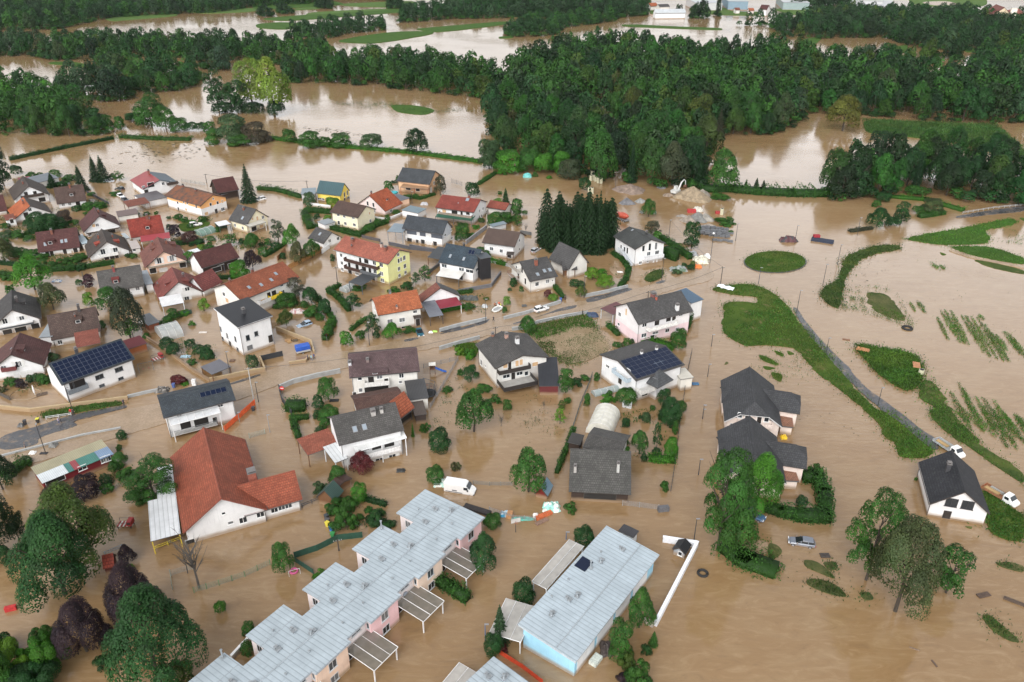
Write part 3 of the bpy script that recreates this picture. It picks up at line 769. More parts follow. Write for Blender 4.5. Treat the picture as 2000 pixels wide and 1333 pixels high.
def car(d):
 k=d.get('kind','hatch');L=d.get('L',4.2);suv=k=='suv';Hh=1.66 if suv else 1.46;hw=.9;r=empty('parked_car',(*d['c'],d.get('z',-.35)),d['r'])
 tag(r,d['lab'],'car',d.get('g'));b=MB();h=L/2;bz=.98 if suv else .88
 loft(b,[ring(-h,hw*.82,.4,bz-.08),ring(-h+.15,hw*.96,.28,bz+.02),ring(-h+1.1,hw,.24,bz+.03),ring(h-1.4,hw,.24,bz),ring(h-.5,hw*.96,.26,bz-.12),ring(h-.08,hw*.82,.34,bz-.26),ring(h,hw*.7,.4,bz-.34)])
 b.build('body',paint(d['col']),r,smooth=False);g=MB();t=Hh
 loft(g,[ring(-h+.12,hw*.8,bz-.05,bz+.02,.02),ring(-h+.5,hw*.8,bz-.05,t-.1,.1),ring(-h+1.4,hw*.82,bz-.05,t-.03,.1),ring(h-2.3,hw*.8,bz-.05,t-.05,.1),ring(h-1.25,hw*.8,bz-.05,bz+.03,.02)])
 g.build('window_band',glassmat((.015,.02,.024),.08),r);rf=MB()
 loft(rf,[ring(-h+.42,hw*.72,t-.12,t-.04,.03),ring(-h+1.4,hw*.76,t-.1,t+.02,.04),ring(h-2.35,hw*.74,t-.12,t-.01,.03)])
 for s in(-1,1):
  for x in(-h+1.25,h-2.05):rf.box(x-.06,x+.06,s*hw*.81-.02,s*hw*.81+.02,bz-.02,t-.06)
 rf.build('roof',paint(d['col']),r);wheels(r,(-h+.85,h-.85),hw-.1,.33)
 lights(r,h-.12,-h+.04,.6,bz-.2)
 for s in(-1,1):m=MB();m.box(-.09,.09,-.12,.12,-.07,.07);m.build('wing_mirror',paint(d['col']),r,(h-1.45,s*(hw+.08),bz+.1))
 if suv:rk=MB();[rk.tube([(-h+.6,s*.58,t+.05),(h-2.5,s*.58,t+.05)],.03,4)for s in(-1,1)];rk.build('roof_rail',plain((.1,.1,.1),.4),r)
 if d.get('tilt'):r.rotation_euler=(d['tilt'][0],d['tilt'][1],d['r'])
def van(d):
 r=empty('cargo_van',(*d['c'],-.5),d['r']);tag(r,d['lab'],'van');P=paint(d['col']);h,hw=2.95,1.0;b=MB()
 loft(b,[ring(-h,hw*.94,.4,2.5,.12),ring(-h+.1,hw,.35,2.6,.14),ring(.9,hw,.35,2.62,.14),ring(1.35,hw,.35,2.45,.16),ring(1.95,hw,.35,1.65,.12),ring(2.6,hw*.96,.38,1.25,.12),ring(h,hw*.8,.42,.95,.12)])
 b.build('body',P,r);g=MB();g.quad((1.42,-hw*.82,2.32),(1.42,hw*.82,2.32),(2.02,hw*.86,1.62),(2.02,-hw*.86,1.62));w=g.build('windscreen',glassmat(),r);w.location=(.05,0,.03)
 for s in(-1,1):
  q=MB();q.box(.95,1.75,-.012,.012,1.5,2.1);q.build('side_window',glassmat(),r,(0,s*(hw+.005),0))
  q=MB();q.box(-.11,.11,-.1,.1,-.17,.17);q.build('wing_mirror',plain(DARK),r,(1.75,s*1.15,1.55))
  q=MB();q.box(-2.6,.7,-.015,.015,.62,.76);q.build('rub_strip',plain(DARK),r,(0,s*hw,0))
  q=MB();q.box(-1.9,-.9,-.01,.01,-.12,.12);q.build('logo',plain((.1,.1,.12)),r,(.55,s*(hw+.004),1.05))
 q=MB();q.box(-.08,.08,-.98,.98,-.18,.18);q.build('bumper',plain(DARK,.6),r,(h-.06,0,.5));wheels(r,(-1.9,1.95),hw-.12,.36);lights(r,h-.16,-h,.7,.92)
def pickup(d):
 r=empty('flatbed_truck',(*d['c'],-.35),d['r']);tag(r,d['lab'],'truck');P=paint(d['col']);b=MB();hw=.95
 loft(b,[ring(.7,hw,.45,2.0,.12),ring(1.7,hw,.42,2.02,.14),ring(2.25,hw,.42,1.35,.1),ring(2.9,hw*.94,.44,1.15,.12),ring(3.1,hw*.8,.5,.95,.1)]);b.build('cab',P,r)
 g=MB();g.quad((1.76,-.8,1.95),(1.76,.8,1.95),(2.3,.82,1.36),(2.3,-.82,1.36));g.build('windscreen',glassmat(),r,(.04,0,.03))
 for s in(-1,1):q=MB();q.box(.95,1.75,-.012,.012,1.3,1.85);q.build('side_window',glassmat(),r,(0,s*(hw+.004),0))
 k=MB();k.box(-3.4,.55,-1.02,1.02,.78,.88)
 for y in(-1.02,.98):k.box(-3.4,.55,y,y+.04,.88,1.25)
 k.box(-3.44,-3.4,-1.02,1.02,.88,1.25);k.box(.55,.6,-1.02,1.02,.88,1.7);k.build('bed',plain(d.get('bed',(.25,.13,.08)),.7,0,.35,2),r)
 q=MB();q.box(-3.0,-.4,-.55,.3,.885,1.12,0);q.box(-2.4,.1,.35,.8,.885,1.3,1);q.build('load',[plain((.4,.27,.12),.8),plain((.3,.3,.28),.8)],r)
 wheels(r,(-2.3,2.05),hw-.12,.38);lights(r,3.0,-3.42,.65,.85)
def excavator(d):
 r=empty('excavator',(*d['c'],d.get('z',.1)),d['r']);tag(r,d['lab'],'excavator');W_=plain((.52,.52,.5),.5)
 for s in(-1,1):
  t=MB();pts=[(-1.9,.1),(-1.5,-.0),(1.5,0),(1.9,.1),(2.0,.45),(1.7,.8),(-1.7,.8),(-2.0,.45)]
  n=[(x,s*1.15-.25,z)for x,z in pts];m=[(x,s*1.15+.25,z)for x,z in pts];loft(t,[n,m]);t.build('track',plain((.05,.045,.04),.9),r)
 b=MB();b.prism([(-2.1,-1.25),(1.2,-1.25),(1.2,1.25),(-2.1,1.25),(-2.4,.7),(-2.4,-.7)],.95,1.9);b.build('body',W_,r)
 c=MB();c.box(.0,1.5,.25,1.25,1.9,3.0,0);c.build('cab',W_,r);g=MB();g.box(.1,1.52,.33,1.27,2.2,2.9);g.build('cab_window',glassmat(),r)
 a=MB();a.tube([(1.0,-.3,1.7),(2.6,-.3,4.2),(4.2,-.3,4.9)],[.34,.3,.22],6);a.build('boom',W_,r)
 a=MB();a.tube([(4.1,-.3,4.95),(5.3,-.3,4.3),(5.6,-.3,2.6)],[.24,.22,.15],6);a.build('stick',W_,r)
 k=MB();loft(k,[[(5.2,-.8,2.6),(5.9,-.8,2.5),(5.9,-.8,1.7),(5.3,-.8,1.5),(4.9,-.8,1.9)],[(5.2,.2,2.6),(5.9,.2,2.5),(5.9,.2,1.7),(5.3,.2,1.5),(4.9,.2,1.9)]]);k.build('bucket',plain((.16,.08,.05),.7,.3),r)
def mixer(d):
 r=empty('mixer_truck',(*d['c'],-.4),d['r']);tag(r,d['lab'],'truck');b=MB();b.box(-3.2,1.6,-1,1,.7,1.05);b.build('chassis',plain((.2,.2,.2)),r)
 c=MB();loft(c,[ring(1.7,1.1,.6,2.5,.15),ring(2.6,1.1,.6,2.5,.15),ring(3.1,1.05,.6,1.6,.1)]);c.build('cab',paint((.5,.06,.03)),r)
 g=MB();g.quad((2.66,-.9,2.4),(2.66,.9,2.4),(3.1,.9,1.62),(3.1,-.9,1.62));g.build('windscreen',glassmat(),r,(.05,0,.03))
 t=MB();t.tube([(-3.3,0,2.5),(-2.2,0,2.3),(-.6,0,2.1),(.8,0,1.9),(1.5,0,1.85)],[.45,.95,1.2,1.0,.5],12);t.build('drum',plain((.45,.08,.045),.5),r,smooth=True);wheels(r,(-2.4,-1.4,2.3),.9,.5,.3)
def trailer(d):
 r=empty('box_trailer',(*d['c'],-.25),d['r']);tag(r,d['lab'],'trailer');b=MB();b.box(-1.7,1.7,-.9,.9,.6,1.05);b.build('bed',plain((.6,.6,.6),.4,.5),r)
 c=MB();loft(c,[ring(-1.74,.9,1.0,2.15,.16),ring(-1.6,.95,.95,2.25,.16),ring(1.6,.95,.95,2.25,.16),ring(1.74,.9,1.0,2.15,.16)]);c.build('tarpaulin',plain((.02,.09,.42),.55,0,.25,2),r)
 t=MB();t.tube([(1.7,0,.65),(3.0,0,.6)],.06,5);t.build('drawbar',plain((.2,.2,.2)),r);wheels(r,(-.2,),.95,.3)
 # ---------------------------------------------------------------- people
BODY={}
def body_mesh(pose,shirt,legs,hair=(.05,.03,.02)):
 key=(pose,shirt,legs)
 if key in BODY:return BODY[key]
 sit=pose=='sit';lean=.12 if pose=='walk' else 0
 J=[(0,0,.95,.13),(0,.01,1.15,.125),(0,0,1.38,.15),(0,0,1.5,.06),(0,.02,1.58,.075),(0,.02,1.68,.1),(0,.01,1.76,.07)]
 E=[(i,i+1)for i in range(6)]
 for s in(-1,1):
  k=len(J);J+=[(s*.2,0,1.42,.07),(s*.26,.02+s*lean,1.15,.05),(s*.27,.14+s*lean,.92,.04),(s*.27,.2+s*lean,.84,.035)];E+=[(2,k),(k,k+1),(k+1,k+2),(k+2,k+3)]
  k=len(J)
  J+=[(s*.1,0,.86,.1),(s*.12,.45,.86,.075),(s*.12,.48,.45,.055),(s*.12,.58,.42,.045)]if sit else[(s*.1,0,.86,.1),(s*.11,s*lean,.48,.075),(s*.11,s*lean*1.4-.02,.08,.05),(s*.11,s*lean*1.4+.14,.03,.045)]
  E+=[(0,k),(k,k+1),(k+1,k+2),(k+2,k+3)]
 me=bpy.data.meshes.new('person');me.from_pydata([j[:3]for j in J],E,[]);o=bpy.data.objects.new('person',me);col.objects.link(o)
 m=o.modifiers.new('skin','SKIN');sv=me.skin_vertices[0].data
 for i,j in enumerate(J):sv[i].radius=(j[3],j[3]*.85)
 sv[0].use_root=True;o.modifiers.new('sub','SUBSURF').levels=1
 dg=bpy.context.evaluated_depsgraph_get();ev=bpy.data.meshes.new_from_object(o.evaluated_get(dg));bpy.data.objects.remove(o)
 ev.materials.clear()
 for c in((.45,.27,.19),shirt,legs,hair):ev.materials.append(plain(c,.8))
 for p in ev.polygons:
  z=p.center.z;p.use_smooth=True
  p.material_index=3 if(z>1.7 or(z>1.62 and p.center.y<.0))else 0 if(z>1.49 or(abs(p.center.x)>.23 and z<1.1))else 1 if z>(.88 if not sit else .93)else 2
 BODY[key]=ev;return ev
def person(d):
 o=link('person',body_mesh(d.get('pose','stand'),d['shirt'],d['legs']),None,(*d['c'],d.get('z',0)),d['r']);tag(o,d['lab'],'person',d.get('g'))
def raft(d):
 r=empty('inflatable_raft',(*d['c'],0),d['r']);tag(r,d['lab'],'boat');t=MB();P=[(2.0*math.cos(a)*(1 if abs(math.cos(a))<.9 else .95),.95*math.sin(a),.22)for a in[i*math.pi/10 for i in range(21)]]
 t.tube(P,.24,8,cap=False);t.build('tube',plain((.7,.7,.68),.5),r,smooth=True);f=MB();f.prism([(p[0]*.9,p[1]*.9)for p in P[:-1]],.02,.1);f.build('floor',plain((.35,.35,.35)),r)
 # ---------------------------------------------------------------- street furniture
def lamp(d):
 r=empty('street_lamp',(*d['c'],0),d.get('r',0));tag(r,d['lab'],'street lamp',d.get('g'));h=d['h'];p=MB();p.tube([(0,0,-.8),(0,0,h*.5),(0,0,h)],[.09,.075,.055],7)
 p.build('pole',plain(d.get('col',(.05,.052,.055)),.5,.3),r);k=MB()
 if d.get('globe'):
  for i in range(8):
   a,b=[(.3*math.sin(math.pi*t/8)+.001,.3*math.cos(math.pi*t/8))for t in(i,i+1)]
   for j in range(10):
    c0,c1=[2*math.pi*t/10 for t in(j,j+1)];k.quad((a[0]*math.cos(c0),a[0]*math.sin(c0),a[1]),(b[0]*math.cos(c0),b[0]*math.sin(c0),b[1]),(b[0]*math.cos(c1),b[0]*math.sin(c1),b[1]),(a[0]*math.cos(c1),a[0]*math.sin(c1),a[1]))
  k.build('lamp_globe',plain((.8,.8,.8),.3,0,.05),r,(0,0,h+.25),smooth=True)
 else:
  k.box(-.1,.55,-.13,.13,0,.09,0);k.box(.0,.5,-.1,.1,-.03,-.002,1);k.build('lamp_head',[plain((.3,.3,.31),.5,.3),plain((.75,.75,.72),.3)],r,(0,0,h))
def pole(d):
 r=empty('utility_pole',(*d['c'],0),d.get('r',0));tag(r,d['lab'],'utility pole',d.get('g'));h=d['h'];p=MB();p.tube([(0,0,-.8),(0,0,h)],[.15,.1],8);p.build('pole',plain(d.get('col',(.09,.07,.055)),.9,0,.3,3),r)
 c=MB();c.box(-.75,.75,-.05,.05,-.06,.06,0)
 for x in(-.65,-.25,.25,.65):c.tube([(x,0,.05),(x,0,.25)],.04,6,1)
 c.build('crossarm',[plain((.12,.1,.08),.8),plain((.6,.6,.58),.3)],r,(0,0,h-.35))
def wire(d):
 mb=MB();a,b=Vector(d['a']),Vector(d['b']);sag=d.get('sag',(b-a).length*.03)
 pts=[a.lerp(b,t/12)-Vector((0,0,sag*4*(t/12)*(1-t/12)))for t in range(13)];mb.tube(pts,.04,4)
 tag(mb.build('overhead_wire',plain((.05,.05,.05),.6)),d['lab'],'wire',d.get('g'))
def lowwall(d):
 pts,h,w=d['p'],d['h'],d.get('w',.3);r=empty(d['n'],(*pts[0],0));tag(r,d['lab'],d.get('cat','wall'),d.get('g'));o=pts[0];b,c=MB(),MB();z0=d.get('z0',-.8)
 for i,(p,q)in enumerate(zip(pts[:-1],pts[1:])):
  a=math.atan2(q[1]-p[1],q[0]-p[0]);L=math.dist(p,q);x,y=p[0]-o[0],p[1]-o[1];e0=w/2 if i else 0
  b.box(x-e0,x+L,y-w/2+.002*i,y+w/2-.002*i,z0,h,0,a,(x,y));c.box(x-e0-.04,x+L+.04,y-w/2-.05+.003*i,y+w/2+.05-.003*i,h+.002*i,h+.09-.003*i,0,a,(x,y))
 b.build('wall_body',plaster(d['col'])if not d.get('raw')else plain(d['col'],.85,0,.25,.6),r);c.build('coping',plain(d.get('cop',sc(d['col'],1.15)),.8),r)
def fence(d):
 pts,h,st=d['p'],d['h'],d.get('style','mesh');r=empty('fence',(*pts[0],0));tag(r,d['lab'],'fence',d.get('g'));o=pts[0];ps,fl=[],MB()
 for p,q in zip(pts[:-1],pts[1:]):
  L=math.dist(p,q);n=max(1,round(L/d.get('gap',2.5)))
  ps+=[(p[0]+(q[0]-p[0])*i/n-o[0],p[1]+(q[1]-p[1])*i/n-o[1])for i in range(n)]
  a=math.atan2(q[1]-p[1],q[0]-p[0]);x,y=p[0]-o[0],p[1]-o[1]
  if st=='mesh':
   for z in[h*.12+h*.84*k/6 for k in range(7)]:fl.box(x,x+L,y-.012,y+.012,z-.012,z+.012,0,a,(x,y))
   m=int(L/.35)
   for k in range(m):fl.box(x+L*k/m,x+L*k/m+.022,y-.011,y+.011,h*.1,h*.97,0,a,(x,y))
  elif st=='board':
   m=max(1,int(L/.16))
   for k in range(m):fl.box(x+L*k/m,x+L*(k+.86)/m,y-.025,y+.025,-.5,h+.05*((k*7)%3==0),0,a,(x,y))
  elif st=='rail':
   for z in(h*.5,h*.92):fl.box(x,x+L,y-.03,y+.03,z-.05,z+.05,0,a,(x,y))
  else:fl.box(x,x+L,y-.02,y+.02,-.4,h,0,a,(x,y))
 ps.append((pts[-1][0]-o[0],pts[-1][1]-o[1]));fm=plain(d['col'],.7,0,.25,1.5);fl.build({'mesh':'mesh','board':'boards','rail':'rail'}.get(st,'netting'),fm,r)
 pm=MB();pm.box(-.05,.05,-.05,.05,-.6,h+.06);me=pm.mesh('post',[plain(d.get('pc',d['col']),.7)])
 for x,y in ps[:90]:link('post',me,r,(x,y,0))
def bin_(d):
 r=empty('wheelie_bin',(*d['c'],d.get('z',-.1)),d['r']);tag(r,d['lab'],'bin',d.get('g'));b=MB();loft(b,[[(-.24,-.26,.06),(.24,-.26,.06),(.24,.26,.06),(-.24,.26,.06)],[(-.3,-.34,1.0),(.3,-.34,1.0),(.3,.34,1.0),(-.3,.34,1.0)]]);b.build('body',plain(d['col'],.5),r)
 l=MB();l.box(-.33,.33,-.38,.38,1.0,1.08);l.box(-.3,.3,.36,.42,.95,1.04);l.build('lid',plain(d.get('lid',d['col']),.45),r)
def pile(d):
 rs=np.random.RandomState(int(abs(d['c'][0])*10)%999);n,m=26,9;w,l,h=d['w'],d['l'],d['h'];mb=MB();ph=rs.uniform(0,6,6)
 for j in range(m+1):
  t=j/m
  for i in range(n):
   a=2*math.pi*i/n;k=(1-t)*(1+.14*math.sin(a*2+ph[0])+.1*math.sin(a*3+ph[1])+.06*math.sin(a*7+ph[2]))
   mb.v.append((w/2*k*math.cos(a),l/2*k*math.sin(a),-.3+(h+.3)*(t**.8)*(1+.05*math.sin(a*5+ph[3]+t*4))+(rs.uniform(-.12,.12)*d.get('rough',1)if 0<t<1 else 0)))
 for j in range(m):
  for i in range(n):a,b=j*n+i,j*n+(i+1)%n;mb.f.append((a,b,b+n,a+n));mb.m.append(0)
 o=mb.build(d['n'],plain(d['col'],.95,0,.45,.8),None,(*d['c'],0),d.get('r',0),smooth=d.get('rough',1)<1);tag(o,d['lab'],d.get('cat','heap'),d.get('g'))
def block(d,me=[None]):
 if me[0]is None:mb=MB();ch=.06;loft(mb,[ring(-.9,.45,0,.85,ch),ring(.9,.45,0,.85,ch)]);me[0]=mb.mesh('concrete_block',[plain((.13,.135,.145),.85,0,.35,1.2)])
 o=link('concrete_block',me[0],None,d['c'],d['r']);tag(o,'grey concrete block in the stacked rows at the edge of the flooded yard','block','grey blocks stacked at the edge of the yard')
def plank(d):
 mb=MB();l,w,h=d['s'];mb.box(-l/2,l/2,-w/2,w/2,-.03,h)
 if d.get('slats'):
  for i in range(4):mb.box(-l/2+.02,l/2-.02,-w/2+w*i/4+.02,-w/2+w*(i+.7)/4,h,h+.04)
 else:mb.box(-l/2+.15,-l/2+.25,-w/2+.02,w/2-.02,h,h+.03);mb.box(l/2-.25,l/2-.15,-w/2+.02,w/2-.02,h,h+.03)
 o=mb.build(d['n'],plain(d['col'],.8,0,.35,3),None,(*d['c'],d.get('z',0)),d['r']);tag(o,d['lab'],d.get('cat','debris'),d.get('g'))
def tarp(d):
 rs=np.random.RandomState(int(abs(d['c'][0]*7+d['c'][1]*3))%997);mb=MB();n=9;l,w,h=d['s']
 for i in range(n):
  for j in range(n):
   u,v=i/(n-1)*2-1,j/(n-1)*2-1;e=max(0,1-max(abs(u),abs(v))**2)
   mb.v.append((u*l/2*(1+rs.uniform(-.12,.12)),v*w/2*(1+rs.uniform(-.12,.12)),-.05+h*e**.6*rs.uniform(.6,1.15)))
 for i in range(n-1):
  for j in range(n-1):mb.f.append((i*n+j,(i+1)*n+j,(i+1)*n+j+1,i*n+j+1));mb.m.append(0 if not d.get('col2')or rs.rand()<.6 else 1)
 o=mb.build(d['n'],[plain(d['col'],.6,0,.3,2)]+([plain(d['col2'],.6)]if d.get('col2')else[]),None,(*d['c'],d.get('z',0)),d['r']);tag(o,d['lab'],d.get('cat','debris'),d.get('g'))
def tyre(d):
 mb=MB();P=[(d.get('rad',.7)*math.cos(i*math.pi/9),d.get('rad',.7)*math.sin(i*math.pi/9),.1)for i in range(19)];mb.tube(P,d.get('rad',.7)*.32,7,cap=False);o=mb.build('tyre',plain((.02,.02,.02),.9),None,(*d['c'],0),0,smooth=True);tag(o,d['lab'],'tyre')
def pipe(d):
 mb=MB();r0,h=.62,d.get('h',2.2);n=14
 for rr,z0,z1 in((r0,-.5,h),(r0-.1,h-.6,h)):
  k=len(mb.v);mb.v+=[(rr*math.cos(2*math.pi*i/n),rr*math.sin(2*math.pi*i/n),z)for z in(z0,z1)for i in range(n)]
  for i in range(n):j=(i+1)%n;mb.f.append((k+i,k+j,k+n+j,k+n+i));mb.m.append(0 if rr==r0 else 1)
 for i in range(n):j=(i+1)%n;mb.f.append((n+i,n+j,3*n+j,3*n+i));mb.m.append(0)
 o=mb.build('concrete_pipe',[plain((.5,.48,.34)if not d.get('lying')else(.3,.3,.3),.8),plain((.05,.05,.05))],None,(*d['c'],.35 if d.get('lying')else 0),d['r'],smooth=False)
 if d.get('lying'):o.rotation_euler=(0,math.pi/2,rng.uniform(-.3,.6))
 tag(o,d['lab'],'pipe',d.get('g'))
def banner(d):
 mb=MB();n=12
 for i in range(n):
  for j in range(5):mb.v.append((-2.4+4.8*i/(n-1),(j/4-.5)*1.3+.12*math.sin(i*.9),.35+.12*math.sin(i*1.4+j)+j*.12))
 for i in range(n-1):
  for j in range(4):mb.f.append((i*5+j,(i+1)*5+j,(i+1)*5+j+1,i*5+j+1));mb.m.append(0)
 o=mb.build('banner',plain((.68,.72,.76),.6),None,(*d['c'],0),d['r']);s=o.modifiers.new('thickness','SOLIDIFY');s.thickness=.03;tag(o,d['lab'],'banner')
def hoop(d):
 r=empty('basketball_stand',(*d['c'],0),.3);tag(r,d['lab'],'basketball stand');p=MB();p.tube([(0,0,-.6),(0,0,2.6)],.06,6);p.build('pole',plain((.05,.05,.05)),r)
 b=MB();b.box(-.85,.85,-.05,0,2.2,3.1);b.build('backboard',plain((.5,.48,.45)),r);k=MB();k.tube([(.25*math.cos(i*.6283),-.32+.25*math.sin(i*.6283),2.35)for i in range(11)],.025,5,cap=False);k.build('hoop',plain((.5,.12,.04)),r)
def swing(d):
 r=empty('swing_set',(*d['c'],0),d['r']);tag(r,d['lab'],'swing');m=plain((.15,.16,.17),.4,.5);f=MB();f.tube([(0,0,2.0),(3.2,0,2.0)],.05,6)
 for x in(0,3.2):
  for s in(-1,1):f.tube([(x,0,2.0),(x,s*1.0,-.5)],.045,6)
 f.build('frame',m,r)
 for x in(1.0,2.2):
  s=MB();s.box(x-.22,x+.22,-.1,.1,.42,.46);s.build('seat',plain((.3,.05,.04)),r);c=MB();c.tube([(x-.2,0,.45),(x-.2,0,2)],.012,4);c.tube([(x+.2,0,.45),(x+.2,0,2)],.012,4);c.build('chain',m,r)
def playtower(d):
 r=empty('play_cart',(*d['c'],0),d['r']);tag(r,d['lab'],'play equipment');b=MB()
 for i in range(7):b.box(-1.2+i*.34,-1.2+i*.34+.24,-.7,.7,.5,.6,i%2)
 b.build('deck',[plain((.3,.03,.03)),plain((.68,.66,.62))],r);w=MB();w.box(.6,1.4,-.7,.7,.6,1.5,0);w.box(.7,1.3,-.71,-.69,.9,1.3,1);w.build('cabin',[plain((.32,.03,.03)),plain((.04,.04,.04))],r)
 k=MB()
 for x in(-1.1,1.2):
  for y in(-.6,.6):k.box(x-.07,x+.07,y-.07,y+.07,-.6,.5)
 k.tube([(-1.2,-.7,.6),(-1.2,-.7,1.3),(.6,-.7,1.3)],.04,5);k.tube([(-1.2,.7,.6),(-1.2,.7,1.3),(.6,.7,1.3)],.04,5);k.build('railing',plain((.05,.04,.04)),r)
def slide(d):
 r=empty('play_tower',(*d['c'],0),d['r']);tag(r,d['lab'],'play equipment');t=MB()
 for x in(-.6,.6):
  for y in(-.6,.6):t.box(x-.06,x+.06,y-.06,y+.06,-.6,2.5)
 t.box(-.65,.65,-.65,.65,1.2,1.3);t.box(-.65,.65,.6,.65,1.3,2.0);t.box(-.65,-.6,-.65,.65,1.3,2.0);t.build('frame',plain((.16,.08,.045),.8),r)
 f=MB();f.quad((-.8,-.8,2.4),(.8,-.8,2.4),(.8,0,2.9),(-.8,0,2.9));f.quad((-.8,.8,2.4),(.8,.8,2.4),(.8,0,2.9),(-.8,0,2.9));f.build('roof',plain((.66,.63,.58),.7),r)
 s=MB()
 for i in range(8):
  a,b=i/8,(i+1)/8;z=lambda q:1.3*(1-q)**1.3+.05
  s.quad((.65+2.6*a,-.25,z(a)),(.65+2.6*b,-.25,z(b)),(.65+2.6*b,.25,z(b)),(.65+2.6*a,.25,z(a)))
  for y in(-.25,.25):s.quad((.65+2.6*a,y,z(a)),(.65+2.6*b,y,z(b)),(.65+2.6*b,y,z(b)+.2),(.65+2.6*a,y,z(a)+.2))
 o=s.build('slide',plain((.02,.12,.5),.3,0,.08),r);o.modifiers.new('thickness','SOLIDIFY').thickness=.05
def trampoline(d):
 r=empty('trampoline',(*d['c'],0),0);tag(r,d['lab'],'trampoline');n=16;R0=1.7;k=MB();k.prism([(R0*math.cos(6.2832*i/n),R0*math.sin(6.2832*i/n))for i in range(n)],.55,.6);k.build('mat',plain((.025,.027,.03),.8),r)
 t=MB();t.tube([(R0*math.cos(6.2832*i/n),R0*math.sin(6.2832*i/n),.6)for i in range(n+1)],.09,6,cap=False)
 for i in range(0,n,2):a=6.2832*i/n;t.tube([(R0*math.cos(a),R0*math.sin(a),-.6),(R0*math.cos(a),R0*math.sin(a),2.2)],.035,5)
 t.tube([(R0*math.cos(6.2832*i/n),R0*math.sin(6.2832*i/n),2.2)for i in range(n+1)],.03,5,cap=False);t.build('frame',plain((.06,.07,.09),.5),r)
 w=MB()
 for i in range(n):a,b=6.2832*i/n,6.2832*(i+1)/n;w.quad((R0*math.cos(a),R0*math.sin(a),.65),(R0*math.cos(b),R0*math.sin(b),.65),(R0*math.cos(b),R0*math.sin(b),2.2),(R0*math.cos(a),R0*math.sin(a),2.2))
 w.build('net',filmmat((.05,.05,.055),.3),r)
def pool(d):
 sm=d.get('small');rx,ry=(1.3,1.1)if sm else(3.4,2.4);mb=MB();mb.tube([(rx*math.cos(6.2832*i/24),ry*math.sin(6.2832*i/24),.35 if sm else .05)for i in range(25)],.22 if sm else .1,6,cap=False)
 if sm:mb.prism([(rx*math.cos(6.2832*i/24),ry*math.sin(6.2832*i/24))for i in range(24)],0,.3)
 tag(mb.build('paddling_pool' if sm else 'basin_rim',plain((.05,.4,.45)if sm else(.3,.22,.14),.5),None,(*d['c'],0),0,smooth=True),d['lab'],'pool')
def parasol(d):
 mb=MB();mb.tube([(0,0,-.5),(0,0,.5),(0,0,1.0),(0,0,2.0),(0,0,2.7)],[.04,.04,.22,.16,.02],8);tag(mb.build('closed_parasol',plain((.74,.74,.74),.7),None,(*d['c'],0),0,smooth=True),d['lab'],'parasol')
def goal(d):
 r=empty('toy_goal',(*d['c'],0),.4);tag(r,d['lab'],'toy goal');f=MB();f.tube([(-.9,0,-.3),(-.9,0,1.2),(.9,0,1.2),(.9,0,-.3)],.04,5);f.tube([(-.9,0,1.2),(-.9,.9,0)],.03,5);f.tube([(.9,0,1.2),(.9,.9,0)],.03,5);f.build('frame',plain((.7,.7,.7)),r);t=MB();t.tube([(.6*math.cos(i*.524),.9+.6*math.sin(i*.524),.15)for i in range(13)],.16,6,cap=False);t.build('tub',plain((.65,.12,.3)),r)
def sign(d):
 r=empty('road_sign' if not d.get('board')else 'notice_board',(*d['c'],0),0);tag(r,d['lab'],'sign');p=MB();p.tube([(0,0,-.6),(0,0,1.5)],.035,6);p.build('post',plain((.4,.4,.4),.4,.5),r);f=MB()
 if d.get('tri'):
  for k in(1.9,.95):f.prism([(0,-.62),(.62,0),(0,.62),(-.62,0)],-.02,.02)
  o=f.build('plate',plain((.8,.22,.01),.4,0,.05),r,(0,0,1.6));o.rotation_euler=(math.pi/2,0,0)
  b=MB();b.prism([(-.12,-.3),(.12,-.3),(.12,.2),(.25,.2),(0,.42),(-.25,.2),(-.12,.2)],.021,.03);o2=b.build('symbol',plain((.02,.02,.02)),r,(0,0,1.6));o2.rotation_euler=(math.pi/2,0,0)
 elif d.get('board'):f.box(-.45,.45,-.06,0,.9,3.2);f.build('board',plain((.72,.72,.72),.5),r)
 else:
  f.prism([(.5*math.cos(i*.3307),.5*math.sin(i*.3307))for i in range(19)],-.02,.02);o=f.build('plate',plain((.6,.03,.03),.4,0,.05),r,(0,0,1.7));o.rotation_euler=(math.pi/2,0,0)
  b=MB();b.box(-.36,.36,-.1,.1,.021,.03);o2=b.build('bar',plain(WHITE,.4,0,.05),r,(0,0,1.7));o2.rotation_euler=(math.pi/2,0,0)
def dish(d):
 mb=MB();n=14
 for j in range(5):
  rr=.75*j/4
  for i in range(n):mb.v.append((rr*math.cos(6.2832*i/n),.35*(rr/.75)**2,rr*math.sin(6.2832*i/n)+2.6))
 for j in range(4):
  for i in range(n):a,b=j*n+i,j*n+(i+1)%n;mb.f.append((a,b,b+n,a+n));mb.m.append(0)
 mb.tube([(0,-.1,2.6),(0,-.1,-.5)],.05,6);o=mb.build('satellite_dish',plain((.75,.75,.75),.4),None,(*d['c'],0),-.4,smooth=True);tag(o,d['lab'],'satellite dish')
FN=dict(car=car,van=van,pickup=pickup,excavator=excavator,mixer=mixer,trailer=trailer,pile=pile,block=block,pipe=pipe,plank=plank,tarp=tarp,tyre=tyre,banner=banner,hoop=hoop,bin_=bin_,swing=swing,playtower=playtower,slide=slide,trampoline=trampoline,pool=pool,parasol=parasol,goal=goal,sign=sign,dish=dish,person=person,raft=raft)
